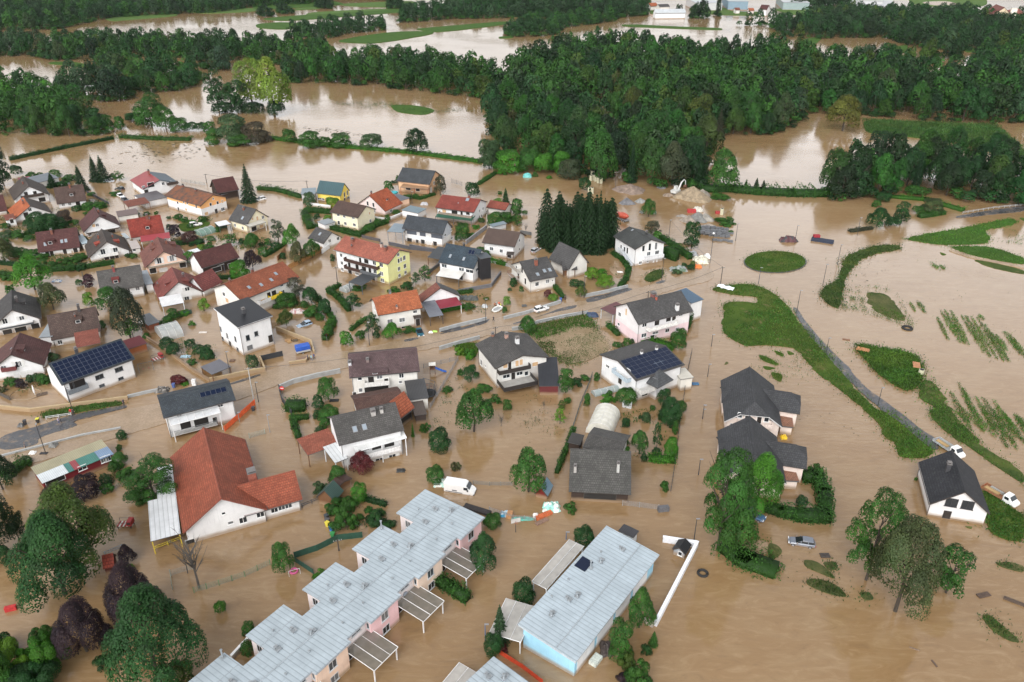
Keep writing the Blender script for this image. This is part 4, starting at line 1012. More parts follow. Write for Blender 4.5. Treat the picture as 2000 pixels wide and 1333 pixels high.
# ---------------------------------------------------------------- metal roofed terrace and its blue neighbour
def vent(root,x,y,z,k=0):
 mb=MB()
 if k==0:
  mb.box(x-.32,x+.32,y-.32,y+.32,z,z+.22);mb.tube([(x,y,z+.2),(x,y,z+.75)],.16,8);mb.tube([(x,y,z+.75),(x,y,z+.9)],.26,8);mb.box(x+.35,x+.85,y-.28,y+.28,z,z+.3)
 elif k==1:mb.box(x-.4,x+.4,y-.3,y+.3,z,z+.28);mb.box(x-.25,x+.25,y+.3,y+.7,z,z+.5)
 elif k==2:mb.tube([(x,y,z),(x,y,z+.3)],.11,8);mb.tube([(x,y,z+.3),(x,y,z+.38)],.17,8)
 else:mb.box(x-.3,x+.3,y-.3,y+.3,z,z+.15);mb.tube([(x,y,z),(x,y,z+1.5)],.13,8);mb.tube([(x,y,z+1.5),(x,y,z+1.62)],.2,8)
 mb.build('vent',plain((.42,.45,.47),.35,.6,.3,3),root)
def wall_win(root,x,y,z,w,h,rz,kind='w',fc=(.55,.56,.57)):
 a,b=PART[kind];fr,pn=window_pair(w,h,kind,fc);o=link(a,fr,root,(x,y,z),rz);link(b,pn,o)
def glass_carport(lab,loc,rz,L,W,h,h2,g=None):
 r=empty('glass_carport',(*loc,0),rz);tag(r,lab,'carport',g);flat_into(dict(L=L,W=W,h=h,h2=h2,film=((.2,.19,.165),.72),post=(.66,.66,.66),sides='f',bar=1.35,roof=('seam',(.5,.5,.5))),r)
def terrace(T):
 th,zt=R(55.44),5.5;r=empty('terraced_house',(0,0,0),th);tag(r,'long pink terrace with a stepped pale metal roof and five saw tooth bays','terraced house');S=LGM=roofmat('seam',(.4,.46,.5))
 P=10.62;x1=83.8;pts=[(x1,63.4)];n=6
 low,up=[],[]
 for k in range(n):
  b=x1-P*k;low+=[(b,63.4),(b-6.6,63.4),(b-6.6,64.2),(b-P,64.2)];up+=[(b-.7,76.5),(b-7.7,76.5),(b-7.7,72.5),(b-P-.7,72.5)]
 up[0]=(x1,76.5);poly=low+[(x1-P*n,72.5)]+up[::-1][1:]
 # roof deck and fascia
 q=MB();q.prism(poly,zt-.22,zt,0,1);q.tube([(x1-.3,68.6,zt+.03),(x1-P*n,68.6,zt+.03)],.09,6,1)
 for k in range(n):b=x1-P*k;q.tube([(b-.9,73.2,zt+.02),(b-7.6,73.2,zt+.02)],.06,5,1)
 q.build('roof',[S,plain((.36,.4,.43),.5,.2)],r)
 g=MB()
 for i in range(0,len(low)-1):
  g.tube([(low[i][0],low[i][1]-.08,zt-.12),(low[i+1][0],low[i+1][1]-.08,zt-.12)],.08,6)
 g.build('gutter',plain((.4,.43,.46),.4,.4),r);C=[(.74,.5,.5),(.74,.58,.47),(.74,.49,.5),(.75,.56,.44),(.74,.5,.5),(.74,.57,.46)]
 for k in range(n):
  b=x1-P*k;bay=MB();bay.prism([(b-.35,63.85),(b-.35,72.3),(b-6.25,72.3),(b-6.25,63.85)],-.8,zt-.23);bay.build('bay_wall',plaster(C[k]),r)
  rc=MB();rc.prism([(b-6.25,64.9),(b-6.25,72.1),(b-P-.35,72.1),(b-P-.35,64.9)],-.8,zt-.24);rc.build('wall',plaster((.74,.68,.67)),r)
  up_=MB();up_.prism([(b-1.1,72.31),(b-1.1,76.1),(b-7.2,76.1),(b-7.2,72.31)],-.8,zt-.25);up_.build('rear_wall',plaster((.74,.66,.65)),r)
  wall_win(r,b-3.3,63.85,3.7,1.5,1.6,0);wall_win(r,b-8.2,64.9,4.2,1.9,.7,0);wall_win(r,b-3.3,63.85,1.0,1.5,1.4,0);wall_win(r,b-9.6,64.9,1.1,1.1,2.1,0,'d');wall_win(r,b-7.2,74.4,3.6,1.2,1.5,-math.pi/2);wall_win(r,b-6.25,64.4,4.0,.6,1.2,-math.pi/2)
  for dx,y,kk in((-2.2,69.0,0),(-4.6,66.8,2),(-6.8,70.6,1),(-3.3,71.3,1),(-9.0,66.6,2),(-1.4,75.9,3)if k in(1,4)else(-5.0,73.8,2)):vent(r,b+dx,y,zt,kk)
 o=MB();o.tube([(x1-19.0,64.82,2.9),(x1-19.0,64.6,2.9)],.45,12);o.build('satellite_dish',plain((.3,.33,.38),.5),r)
 ca,sa=math.cos(th),math.sin(th)
 names=['glass carport at the upper end of the pink terrace','glass carport of the pink terrace, next below the topmost one','glass carport of the pink terrace, third from the top','glass carport of the pink terrace, cut by the bottom frame edge']
 for k in range(4):
  lx,ly=x1-P*k-8.3,61.9;glass_carport(names[k],(lx*ca-ly*sa,lx*sa+ly*ca),th,5.0,5.6,2.6,2.9,'glass carports along the pink terrace')
def blue_block(d):
 r=empty('blue_building',(*d['c'],0),d['r']);tag(r,'pale blue building with a flat light metal roof, vents and white garage doors','building');L,W,he,hr=d['L'],d['W'],d['he'],d['hr']
 e=dict(d,mono=1,roof=('seam',(.43,.5,.55)),wall=(.33,.6,.76),wall2=(.33,.6,.76),fascia=(.45,.5,.53),under=(.6,.6,.6),t=.3,oe=.55,og=.7);add_walls(e,r);add_roof(e,r)
 for i in range(4):
  x=-L/2+2.2+i*(L-3.6)/4+1.6;mb=MB();mb.box(x-2.4,x+2.4,-W/2+.5,-W/2+.56,-.6,he-.45);mb.build('white_panel',plaster((.74,.75,.76)),r)
  put_window(r,'f',x-1.0,1.5,2.0,2.1,'g',L,W,.7,.66);put_window(r,'f',x+1.3,1.6,1.1,2.2,'d' if i%2 else 'w',L,W,.7,.66)
 for x,y,k in((L*.38,.1,1),(L*.2,1.6,0),(L*.12,2.2,3),(-L*.12,.9,0),(-L*.17,1.4,1),(-L*.33,2.0,0),(L*.27,2.6,2),(-L*.05,3.6,2),(-L*.22,3.8,2)):
  vent(r,x,y,roof_z(e,x,y)+.01,k)
 add_solar(e,r,L*.12,3.5,2.6,2.0,1,1,(.04,.045,.05));s=MB();z=roof_z(e,0,-1.6);s.tube([(-L/2+.2,-1.6,z+.03),(L/2-.2,-1.6,z+.03)],.09,6);s.build('roof_seam',plain((.36,.4,.43),.5,.2),r)
def corner_roof(d):
 r=empty('metal_roofed_building',(*d['c'],0),d['r']);tag(r,'corner of a pale metal roofed building at the bottom frame edge','building');L,W=d['L'],d['W']
 q=MB();q.prism([(-L/2,-W/2),(L/2,-W/2),(L/2,W/2),(-L/2,W/2)],5.1,5.3);q.build('roof',roofmat('seam',(.4,.46,.5)),r);w=MB();w.prism([(-L/2+.5,-W/2+.5),(L/2-.5,-W/2+.5),(L/2-.5,W/2-.5),(-L/2+.5,W/2-.5)],-.8,5.09);w.build('wall',plaster((.74,.6,.52)),r)
 vent(r,d['v'][0],d['v'][1],5.3,0);vent(r,d['v'][0]-1.2,d['v'][1]+1.6,5.3,1)
# colours and roofings used more than once
D = dict
C0 = ('tile',(.055,.042,.036))
C1 = ('tile',(.085,.03,.028))
C2 = ('tile',(.04,.041,.045))
C3 = ('tile',(.19,.062,.04))
C4 = ('tile',(.062,.06,.06))
C5 = ('tile',(.36,.11,.048))
C6 = ('seam',(.4,.4,.38))
C7 = (.035,.075,.014)
C8 = (.05,.035,.028)
C9 = (.03,.03,.035)
C10 = (.05,.12,.015)
C11 = (.07,.16,.018)
C12 = (.07,.11,.035)
C13 = (.04,.09,.015)
C14 = (.71,.71,.71)
C15 = (.67,.65,.61)
C16 = (.16,.08,.04)
C17 = (.08,.08,.08)
C18 = (.05,.06,.07)
C19 = (.72,.62,.56)
C20 = (.33,.34,.34)
C21 = (.36,.27,.16)
C22 = (.78,.78,.77)
C23 = (.02,.02,.02)
C24 = (.03,.03,.04)
C25 = (.04,.04,.05)
C26 = (.66,.66,.66)
# ---------------------------------------------------------------- the place, in metres
HOUSES = [
D(lab='white dark brown roofed chalet, farthest left at the flooded field edge',c=(-182.28,291.11),r=2.19,L=15.47,W=11.97,he=3,wall=C14,roof=C0,hr=7.38,win=(('l',1.5,4.4,1.3,1.9,'d'),('l',-1.4,4.2,1.3,1.9,'d'),('l',-3.1,1.5,2.4,1.8,'o'),('l',3.2,1)),chim=((-.47,1.1,.5,1),),balc=(('l',4.09,-3.38,3.32,D(dep=.9,c=C8)),)),
D(lab='white house under a plain brown roof with a single dormer, beside dark conifers',c=(-163.56,285.4),r=.48,L=9.84,W=9.5,he=2.37,wall=C14,roof=('tile',(.085,.052,.043)),hr=7.13,win=(('f',-3,1.8),('f',-.9,1.7),('f',1.8,1.6,1.6,1.6,'d')),chim=((.42,-.37,.6,1.2),),dorm=((.39,-2.9,1.8,2.6,1.2),),s='plain brown-roofed house'),
D(lab='white chalet with one bright orange roof slope and one dark brown slope',c=(-172.98,273.52),r=2.23,L=13.01,W=12.25,he=1.59,wall=C14,roof=C0,hr=5.34,roof2=('tile',(.38,.1,.035)),win=(('l',2,2.3,1.6,2,'d'),('l',-2.5,0,1.4,1.3,'w'),('l',.4,3.9)),chim=((-.15,1.19,.55,1.2),),wings=(D(c=(-174.06,263.21),r=.65,L=3.13,W=4.85,h=2.8,h2=3.4,roof=C3,wall=C14,win=(('f',.1,2.2,1.2,1.6,'d'),),flat=1),),s='half orange roofed chalet'),
D(lab='dark maroon roofed house cut off at the left frame edge above the orange chalet',c=(-186.48,276.88),r=.58,L=5.79,W=9,he=1.52,wall=C14,roof=C1,hr=6.12,s='maroon house at the left frame edge'),
D(lab='white gabled chalet with a dark maroon roof, just left of the bright red roof',c=(-141,258.65),r=2.15,L=11.16,W=11.77,he=2.11,wall=C14,roof=C1,hr=6.65,win=(('l',2.3,3.6,1.1,1.2,'r'),('l',1.2,3.6,1.1,1.2,'w'),('l',.8,.2,1.6,1.9,'d'),('l',-2.6,.6,2.6,1.8,'o'),('l',4.1,.9)),chim=((.26,-.61,.5,1),),dorm=((-1.57,-2.43,1.4,2,1),),balc=(('l',5.29,-4.98,1.63,D(dep=1.2,c=C8,rh=.25)),),s='dark maroon chalet'),
D(lab='house with a bright red tiled roof and a red awning along its front',c=(-122.71,252.95),r=.49,L=10.5,W=9,he=1.7,wall=C14,roof=('tile',(.23,.036,.024)),hr=6.58,win=(('f',-2.6,0,1.2,1.4,'w'),('f',2.7,.7),('f',4.1,.7)),chim=((1,-.46,.7,1.3),(1.67,-.85,.3,.6)),dorm=((.36,-2.99,1.7,2.8,1.3),),wings=(D(c=(-116.29,244.53),r=.41,L=8.85,W=4.46,h=2.6,h2=3.1,roof=('metal',(.33,.04,.05)),post=C14,sides='f',flat=1),),s='bright red roofed house'),
D(lab='wide house with a maroon roof, paired roof windows and a dormer, by the left hedges',c=(-145.56,240.61),r=.42,L=11.92,W=10,he=1.72,wall=C14,roof=C1,hr=6.74,win=(('f',-3.6,.6,1.3,2,'d'),('f',-2.5,.6,1.3,2,'d'),('f',1.5,.6,1.6,1.9,'d'),('f',2.4,.6,1.2,1.9,'g'),('f',4.3,.6,1.4,1.8,'o')),chim=((-1.34,-.72,.6,1.2),),sky=((1.04,-3.01),(2.22,-2.96),(-3.7,-3.15)),dorm=((-2.22,-3.33,2.6,2.8,1.3),),s='wide maroon roofed house'),
D(lab='white chalet with a dark brown roof, red dormer cheeks and a balcony facing the street',c=(-129.32,238.03),r=2.11,L=13.34,W=12.21,he=1.79,wall=C14,roof=C0,hr=5.94,win=(('l',1.7,2.7,1.4,2,'s'),('l',-1.9,2.5,1.4,2,'s'),('l',1.1,.2,1.5,1.9,'d'),('l',-.5,.2,1.5,1.9,'d'),('l',-1.8,.2,1.2,1.9,'d')),chim=((1.04,1.68,.5,1.2),(1.38,-2.38,.4,.9)),dorm=((-2.06,-3.64,2,1.6,.8,(.3,.05,.03)),(-2.08,3.19,2,1.6,.8,(.3,.05,.03))),balc=(('l',2.27,-3.04,1.42,D(dep=1.1,c=(.72,.72,.7))),),s='chalet with red dormer cheeks'),
D(lab='salmon coloured chalet with a reddish brown roof and white shutters over a garage',c=(-107.75,228.84),r=2.07,L=13.87,W=12.23,he=2.39,wall=(.74,.52,.4),roof=('tile',(.17,.065,.05)),hr=6.59,win=(('l',1.7,3.7,1.3,1.9,'s'),('l',-1.9,3.8,1.3,1.9,'s'),('l',1.1,.3,2.4,2,'g'),('l',4,.9,2,1.8,'o'),('l',-4.6,1.1,2,1.8,'o')),chim=((3.34,1.94,.5,1.2),(3.06,-1.94,.5,1.2)),dorm=((1.15,2.9,2.2,1.6,.9),(4.93,-4.52,2.4,1.6,1)),balc=(('l',5.47,-5.03,2.44,D(dep=1.2,c=(.3,.25,.19),rh=.3)),),s='salmon chalet'),
D(lab='low dark timber house with a maroon roof and a white awning over its terrace',c=(-90.19,223.84),r=.79,L=12.15,W=9,he=3.83,wall=C8,roof=C1,hr=7.19,wallg=C14,win=(('f',-1.5,1.9,3.2,1.6,'o'),('f',3,1.8,1.6,1.5,'d')),wings=(D(c=(-89.02,220.88),r=.52,L=5.11,W=1.85,h=3,h2=3.2,roof=('metal',(.66,.66,.64)),post=(.09,.1,.12),sides='f',flat=1),),s='dark timber house'),
D(lab='grey brown roofed house with a long red clad dormer, behind the big garden trees',c=(-110.98,207.33),r=.45,L=11.35,W=10,he=3.33,wall=C14,roof=('tile',(.075,.07,.066)),hr=7.69,win=(('f',3.7,2.5),('f',1.2,2.4)),chim=((-1.25,-.53,.6,1.3,(.22,.05,.05)),),dorm=((-1.3,-3.36,1.7,3.2,1.2,(.2,.045,.04)),),wings=(D(c=(-106.08,212.03),r=.53,L=2.15,W=11.14,h=2.8,h2=2.9,roof=('metal',(.23,.26,.29)),wall=C14,flat=1),),s='grey brown roofed house'),
D(lab='large white chalet with a brick red roof and pale canopy over its front',c=(-95.3,207.05),r=2.08,L=12.25,W=12,he=1.66,wall=C14,roof=('tile',(.2,.055,.045)),hr=5.94,win=(('l',-1.9,3.2,1.3,1.2,'s'),('l',-1.3,.4,1.3,1.3,'s'),('l',3.1,.1,5.5,1.5,'o')),chim=((-.95,-2.07,.55,1.5,(.1,.05,.05)),(1.91,4.85,.3,.9)),dorm=((-1.07,3.17,2.2,1.8,1),(-2.56,-2.81,2.4,1.8,1)),wings=(D(c=(-92.72,196.08),r=.5,L=5.66,W=5.88,h=2.9,h2=3.3,roof=('metal',(.75,.75,.75)),post=C14,sides='f',flat=1),D(c=(-88.24,208.9),r=1.09,L=7.26,W=7,he=2.01,wall=C14,roof=('tile',(.17,.05,.045)),hr=5.54)),s='large brick red roofed chalet'),
D(n='row_house',lab='long white house with weathered orange roof, skylights and a yellow balcony banner',c=(-70.79,201.58),r=.92,L=19.42,W=13.32,he=5.9,wall=C15,roof=('tile',(.24,.075,.04)),hr=8.87,win=(('f',1,3.8,1.6,2,'d'),('f',-.7,3.9,1.3,1.9,'d'),('f',-7.4,3.9,1.6,1.5,'r'),('f',-2.8,2.9,1.6,1.5,'r'),('f',3.9,5.5),('l',.8,3.6,1.4,1.5,'r'),('l',1.8,5.2),('f',3.9,3.2,1.2,1.2,'w')),chim=((2.34,4.38,.6,.9),(-7.97,-.08,.4,.7)),sky=((-4.88,-3.8),(-1.48,-4.44),(2.15,-4.16),(4.78,-2.85)),balc=(('f',-.96,2.75,3,D(dep=1.2,c=(.75,.52,.03))),('f',-4.72,-.96,2.92,D(dep=1.2,c=(.6,.6,.6)))),s='long house with the yellow balcony banner'),
D(n='farmhouse',lab='white chalet with one red and one blue grey roof slope above a dark balcony',c=(-139.46,302.75),r=2.26,L=15.65,W=13.67,he=3.7,wall=C14,roof=('seam',(.05,.075,.1)),hr=6.04,roof2=('seam',(.27,.05,.05)),fascia=(.03,.05,.07),win=(('l',-1.1,4.3),('l',-3.8,4.4,1.1,.8,'w'),('l',3.4,4.7,2.6,2,'o'),('l',5.5,2.6,1.6,1.4,'o'),('b',6.4,-.2,1.2,1,'w'),('l',6.2,4.3)),chim=((2.88,.55,.7,1.6,(.25,.09,.07)),),balc=(('l',6.23,2.35,3.67,D(dep=1.3,c=C8)),),s='red and blue roofed chalet'),
D(n='farmhouse',lab='orange and white farmhouse with a rusty mottled brown roof',c=(-115.54,281.2),r=-.59,L=20.89,W=11.79,he=4.64,wall=(.78,.42,.18),roof=('rust',(.1,.06,.04)),hr=7.18,band=3.2,wall2=C14,win=(('r',.1,5.5,.7,.7,'w'),('r',-1.4,3.8,1,1.2,'w'),('r',1.6,3.6,1,1.2,'w'),('r',3.6,3.5,1,1.2,'r'),('r',-3.8,1,1.6,1.4,'r'),('r',3.3,.7,1.6,1.3,'w'),('r',.4,.6,1.3,2.2,'d'),('f',0,3.9,.9,1.1,'w'),('f',2,4,.9,1.1,'w'),('f',7,3.6,.9,1.3,'d'),('f',-3.8,3,.9,1.1,'w'),('f',.6,1.2,1.1,1.1,'r'),('f',-4.1,.5,1,1.6,'d')),chim=((-6.56,-.075,.7,.6),(1.38,-.49,.6,.5))),
D(n='barn',lab='dark maroon roofed barn beside the tall spruce at the flooded field',c=(-109.53,294.4),r=.61,L=8.11,W=10,he=3.6,wall=C8,roof=C1,hr=7.46,wings=(D(c=(-108.28,293.04),r=.8,L=7.04,W=4.99,h=2.7,h2=3.2,roof=('metal',(.3,.34,.37)),post=C16,sides='f',flat=1),),s='dark maroon barn'),
D(lab='cream house with a dark grey roof and a glazed porch on its gable',c=(-90.56,261.32),r=-.59,L=9.41,W=9.81,he=3.26,wall=(.74,.68,.5),roof=C4,hr=7.39,win=(('f',-2.3,1.6),('f',1.6,1.4),('r',-1.8,4.4,.9,1.1,'r'),('r',.2,4,1,1.6,'r'),('r',2.6,3.7),('r',-1.8,.9,2.2,1.7,'o'),('r',1.4,.8,1.8,1.4,'r')),chim=((-.61,-1.02,.6,.8),),sky=((1.07,-3.35,.9,1.2),),wings=(D(c=(-86.79,256.42),r=.85,L=6.41,W=2.45,h=3.1,h2=3.4,roof=('metal',(.55,.53,.48)),post=C14,sides='f',flat=1),),s='cream house with grey roof'),
D(lab='bright yellow house with a teal metal roof at the edge of the flooded field',c=(-67.83,292.69),r=-.33,L=10.59,W=7.06,he=2.73,oe=.35,og=.3,wall=(.78,.62,.13),roof=('seam',(.045,.09,.1)),hr=6.61,fascia=(.1,.14,.15),win=(('r',-.4,2.2,1,1.9,'w'),('r',1.8,2.3,1,1.9,'w'),('r',2.1,.3,1.8,.9,'w'),('r',-.6,.2,1.2,1.7,'d'),('f',-4.2,.5,1.8,.7,'w'),('f',-.6,.6,1.8,1.4,'d'),('f',-2.7,.5,1,.8,'w')),wings=(D(c=(-77.03,292.46),r=.17,L=5.37,W=6.92,h=3,h2=3.2,roof=('metal',(.2,.25,.28)),wall=(.45,.45,.44),flat=1),),s='bright yellow house'),
D(lab='pale pink house with a steep orange red roof behind a white wall',c=(-48.62,280.5),r=1.05,L=10.44,W=13.79,he=1.89,wall=(.74,.62,.6),roof=('tile',(.33,.08,.035)),hr=6.7,win=(('l',1.4,3.3,1,1.7,'w'),('l',-1.2,3.2,1,1.7,'w'),('l',-1.4,1.2,1.1,1.9,'w'),('f',-1.3,.8,1.3,1.1,'w'),('l',2.8,.5,1,1,'r')),chim=((-3.2,.62,.5,1),),dorm=((.05,-3.8,1.5,1.6,.8),),s='pale pink house'),
D(lab='boxy cream two storey house with a brown roof above a clipped hedge',c=(-55.1,264.4),r=-.5,L=12.31,W=10.16,he=5.05,wall=(.74,.68,.5),roof=('tile',(.085,.052,.043)),hr=7.69,win=(('f',-2.9,4.4),('f',-.3,4.3),('f',3.6,4.4,1.2,1,'w'),('f',-3,1.5,1,1.5,'w'),('f',-.1,1.7),('f',3.8,1.9,1.2,1.1,'w'),('r',1.8,4.4,1,1.1,'r'),('r',1.9,1.6,1.1,1.2,'w')),s='boxy cream house'),
D(lab='orange timber house with a dark grey roof and pergola at the far village edge',c=(-36.26,304.93),r=-.34,L=14.27,W=12.08,he=4.29,wall=(.66,.42,.26),roof=('tile',(.045,.05,.056)),hr=7.87,win=(('r',-4,1.4,1.6,2.1,'g'),('f',-2.4,1.7,2.2,1.7,'o'),('f',1.7,1.6,1.8,1.7,'d'),('r',-1.1,3.4)),wings=(D(c=(-37.11,298.49),r=-.21,L=11.31,W=4.17,h=2.9,h2=3.3,roof=('metal',(.36,.22,.13)),post=(.3,.06,.04),sides='f',flat=1),),s='orange timber house'),
D(lab='white house with a weathered red roof, timber balcony and green awning',c=(-17.9,271.99),r=-.37,L=14.97,W=12.41,he=4.6,wall=C14,roof=('tile',(.22,.05,.038)),hr=7.38,win=(('r',-.3,3.2),('r',2.9,3),('r',-.4,1,1,1.2,'w'),('r',1.3,.8,1,1.2,'w'),('f',-4.2,3.5,1.6,1.3,'r'),('f',-.2,3.5,2.4,1.6,'o'),('f',4.9,3.8,1.5,1.3,'d'),('f',2.5,3.6,1,1.8,'d')),chim=((2.66,.78,.7,1.1),),sky=((2.74,-.88,1.2,1.4),(.08,-2.91,.4,.4)),balc=(('f',-5.82,6.72,2.55,D(dep=1.4,c=(.25,.2,.16))),),wings=(D(c=(-19.83,265.25),r=-.3,L=13.6,W=3.98,h=2.4,h2=2.9,roof=('metal',(.03,.11,.07)),post=(.1,.1,.1),sides='f',flat=1),),s='house with the green awning'),
D(n='outbuilding',lab='low outbuilding with a red tiled roof right of the house with the green awning',c=(-4.36,275.36),r=-.47,L=7.74,W=6.5,he=2.9,wall=C15,roof=('tile',(.22,.06,.04)),hr=4.53,cat='outbuilding',s='red roofed outbuilding'),
D(lab='two storey house with a dark slate roof, black timber upper floor and white lower floor',c=(-27.79,248.67),r=-.4,L=15.06,W=7.45,he=4.53,wall=(.09,.1,.12),roof=('tile',(.036,.042,.05)),hr=7.89,band=2.6,wall2=C14,wallg=(.5,.53,.58),fascia=(.06,.065,.07),win=(('f',-6.7,3,1.1,1.2,'g'),('f',-1.9,3,1.1,1.5,'g'),('f',1.9,3.2,2,1.4,'g'),('f',-2.4,.2,1.2,1.9,'d'),('f',-.3,.4,1.6,2.2,'o'),('f',1.9,.3,2.2,2,'g'),('f',4.2,.4,1.5,2.2,'d'),('r',3.1,3.6,1.2,.8,'w'),('r',-1.2,3.4,1.3,.9,'w'),('r',3.1,.8,1.2,.8,'w'),('f',-5.3,.3,2,2,'o')),wings=(D(c=(-37.48,249.21),r=-.2,L=5.42,W=7.67,h=4.2,h2=4.3,roof=('metal',(.2,.25,.29)),post=(.22,.24,.26),sides='fb',flat=1),),s='house with the black upper floor'),
D(lab='tall white modern house with a navy roof, dark glass stair tower and white awning',c=(-14.25,221.29),r=-.44,L=11.96,W=10.58,he=4.66,oe=.3,og=.3,wall=C14,roof=('tile',(.03,.045,.06)),hr=8.72,fascia=(.03,.035,.04),win=(('f',-4.1,3.7,1.8,1.2,'w'),('f',1.7,3.6,1.8,1.1,'w'),('f',4.4,3.5,2.6,1.1,'w'),('f',1.4,.9,1.4,1.6,'d'),('r',-2.9,3.4,1.6,1.1,'w')),chim=((-.15,.23,.5,.9,(.03,.035,.04)),),sky=((-2.98,-3.15,.7,1.2),(1.62,-3.23,.7,1.2)),solar=((3.17,-1.16,1.95,1.5,2,1),),wings=(D(c=(-8.35,216.83),r=.47,L=3.58,W=3.86,h=7.6,h2=7.7,roof=('metal',C18),wall=(.025,.024,.026),flat=1),D(c=(-18.02,214.6),r=-.36,L=7.42,W=4.65,h=2.6,h2=3.2,roof=('metal',(.76,.74,.7)),post=C17,sides='f',flat=1)),s='white house with the glass tower'),
D(n='apartment_house',lab='long yellow and white apartment house with a salmon tile roof and dark brown balconies',c=(-41.81,222.62),r=-.56,L=21.33,W=10.97,he=6.8,wall=C14,roof=('tile',(.31,.1,.068)),hr=9.4,wallg=(.76,.76,.36),panel=((.27,.5,-.4,6.6,(.76,.76,.36)),),gut=(.3,.3,.28),win=(('r',-.2,7.8,1.1,1,'w'),('r',-.2,5.9,.9,1.4,'w'),('r',.9,5.9,.9,1.4,'w'),('r',2.4,5.9,1.2,1.5,'w'),('r',-.3,3.4,1.1,1.3,'w'),('r',2.4,3.3,1.2,1.4,'w'),('r',-.3,1.2,1.1,1.1,'w'),('r',2.5,1.2,1.1,1.1,'w'),('f',7.5,5.7,1.4,1.4,'w'),('f',7.4,2.9,1.4,1.4,'w'),('f',7.5,.8,1.4,1.2,'w'),('f',-8.2,5.3),('f',-8.2,2.8),('f',-8.3,.7),('f',-4.8,5.4,1.6,1.8,'g'),('f',-2.3,5.6,1.6,1.8,'g'),('f',-.6,5.3,1,1.9,'d'),('f',1.8,5.7,1.8,1.8,'d'),('f',4.9,5.7,1.3,1.4,'w'),('f',-5.2,2.7,1.1,1.9,'d'),('f',-2.1,2.9,1.4,1.9,'d'),('f',.6,2.7,1.8,1.9,'d'),('f',2.9,2.8,1.2,1.9,'d'),('f',4.9,3.1,1.3,1.5,'w'),('f',-5.2,.4,1.6,1.6,'o'),('f',-2.4,.6,1.5,1,'w'),('f',1,.1,2.6,1.5,'o'),('f',4,.1,1.4,1.5,'o')),chim=((-6.42,-1.28,.8,.9),(4.26,-.43,.7,.9,(.4,.3,.25)),(6.46,-1.35,.8,1.1),(-5.23,-3.1,.3,.5)),balc=(('f',-6.04,6.82,4.42,D(dep=1.2,c=(.05,.024,.018))),('f',-6.25,-.041,1.95,D(dep=1.2,c=(.05,.024,.018))),('f',.2,6.78,2.03,D(dep=1.3,c=(.1,.11,.12)))),wings=(D(c=(-43.09,209.74),r=-.52,L=5,W=6.25,h=3,h2=3.3,roof=('metal',(.045,.05,.055)),post=(.09,.1,.12),sides='f',flat=1),),s='yellow apartment house'),
D(n='bungalow',lab='small white house with a dark grey roof tucked behind the long wooden fence',c=(-61.21,245.48),r=-.69,L=7.98,W=7.91,he=2.27,og=.4,wall=C14,roof=C4,hr=5.03,win=(('r',-1,2.3),('r',2.4,2.1)),sky=((-.26,-1.6,.9,1.2),),s='small grey roofed house'),
D(lab='cream house with a vivid orange tiled roof beside the main road',c=(-30.59,188.96),r=.39,L=11.89,W=9.5,he=5.19,wall=C15,roof=C5,hr=8.38,zc=7.5,hip=(2.2,0),win=(('f',-2.8,2.7,1.5,1.3,'w'),('f',.4,2.5,1.6,1.3,'w'),('f',4,4.2,1.1,.9,'w'),('f',4.6,1,1.3,2.2,'d'),('f',.6,.3,1.2,.7,'o'),('l',.5,4.9)),chim=((-1.22,.16,.5,.8,(.2,.2,.2)),(-.66,-3.73,.4,.5,(.6,.3,.2))),wings=(D(c=(-24.73,185.86),r=.33,L=1.96,W=1.3,h=3,h2=3.3,roof=('metal',(.05,.04,.035)),post=C16,sides='f',flat=1),),s='vivid orange roofed house'),
D(n='cottage',lab='small white cottage with a half red half grey roof left of the maroon awning',c=(-20.02,198.3),r=1.94,L=4.12,W=11.19,he=3.2,oe=.3,wall=C14,roof=('tile',(.075,.075,.075)),hr=6.62,roof2=('tile',(.2,.07,.05)),cat='cottage',wings=(D(c=(-17.41,194.96),r=.4,L=6.51,W=4.57,h=2.6,h2=3,roof=('metal',(.26,.03,.05)),post=C14,sides='f',flat=1),D(c=(-21.42,191.61),r=.34,L=3.81,W=9.66,h=2.7,h2=3.1,roof=('metal',(.17,.18,.21)),post=(.06,.05,.05),sides='f',flat=1)),s='half red half grey cottage'),
D(lab='plain white house with a ribbed brown roof and a small dark porch',c=(-2.44,238.96),r=-.36,L=11.08,W=10.75,he=4.38,wall=C14,roof=('metal',(.095,.068,.058)),hr=7.38,win=(('f',-2.5,2.4,1.2,1.2,'w'),('f',.8,2.1,1.1,1.2,'w'),('r',.2,4.4,.9,1,'w'),('r',.2,1.4,.9,1,'w'),('f',3.5,.9,1.4,1.6,'d')),wings=(D(c=(-.51,230.64),r=-.14,L=2.35,W=1.53,h=2.6,h2=3,roof=('metal',(.06,.05,.045)),post=C16,sides='f',flat=1),),s='ribbed brown roofed house'),
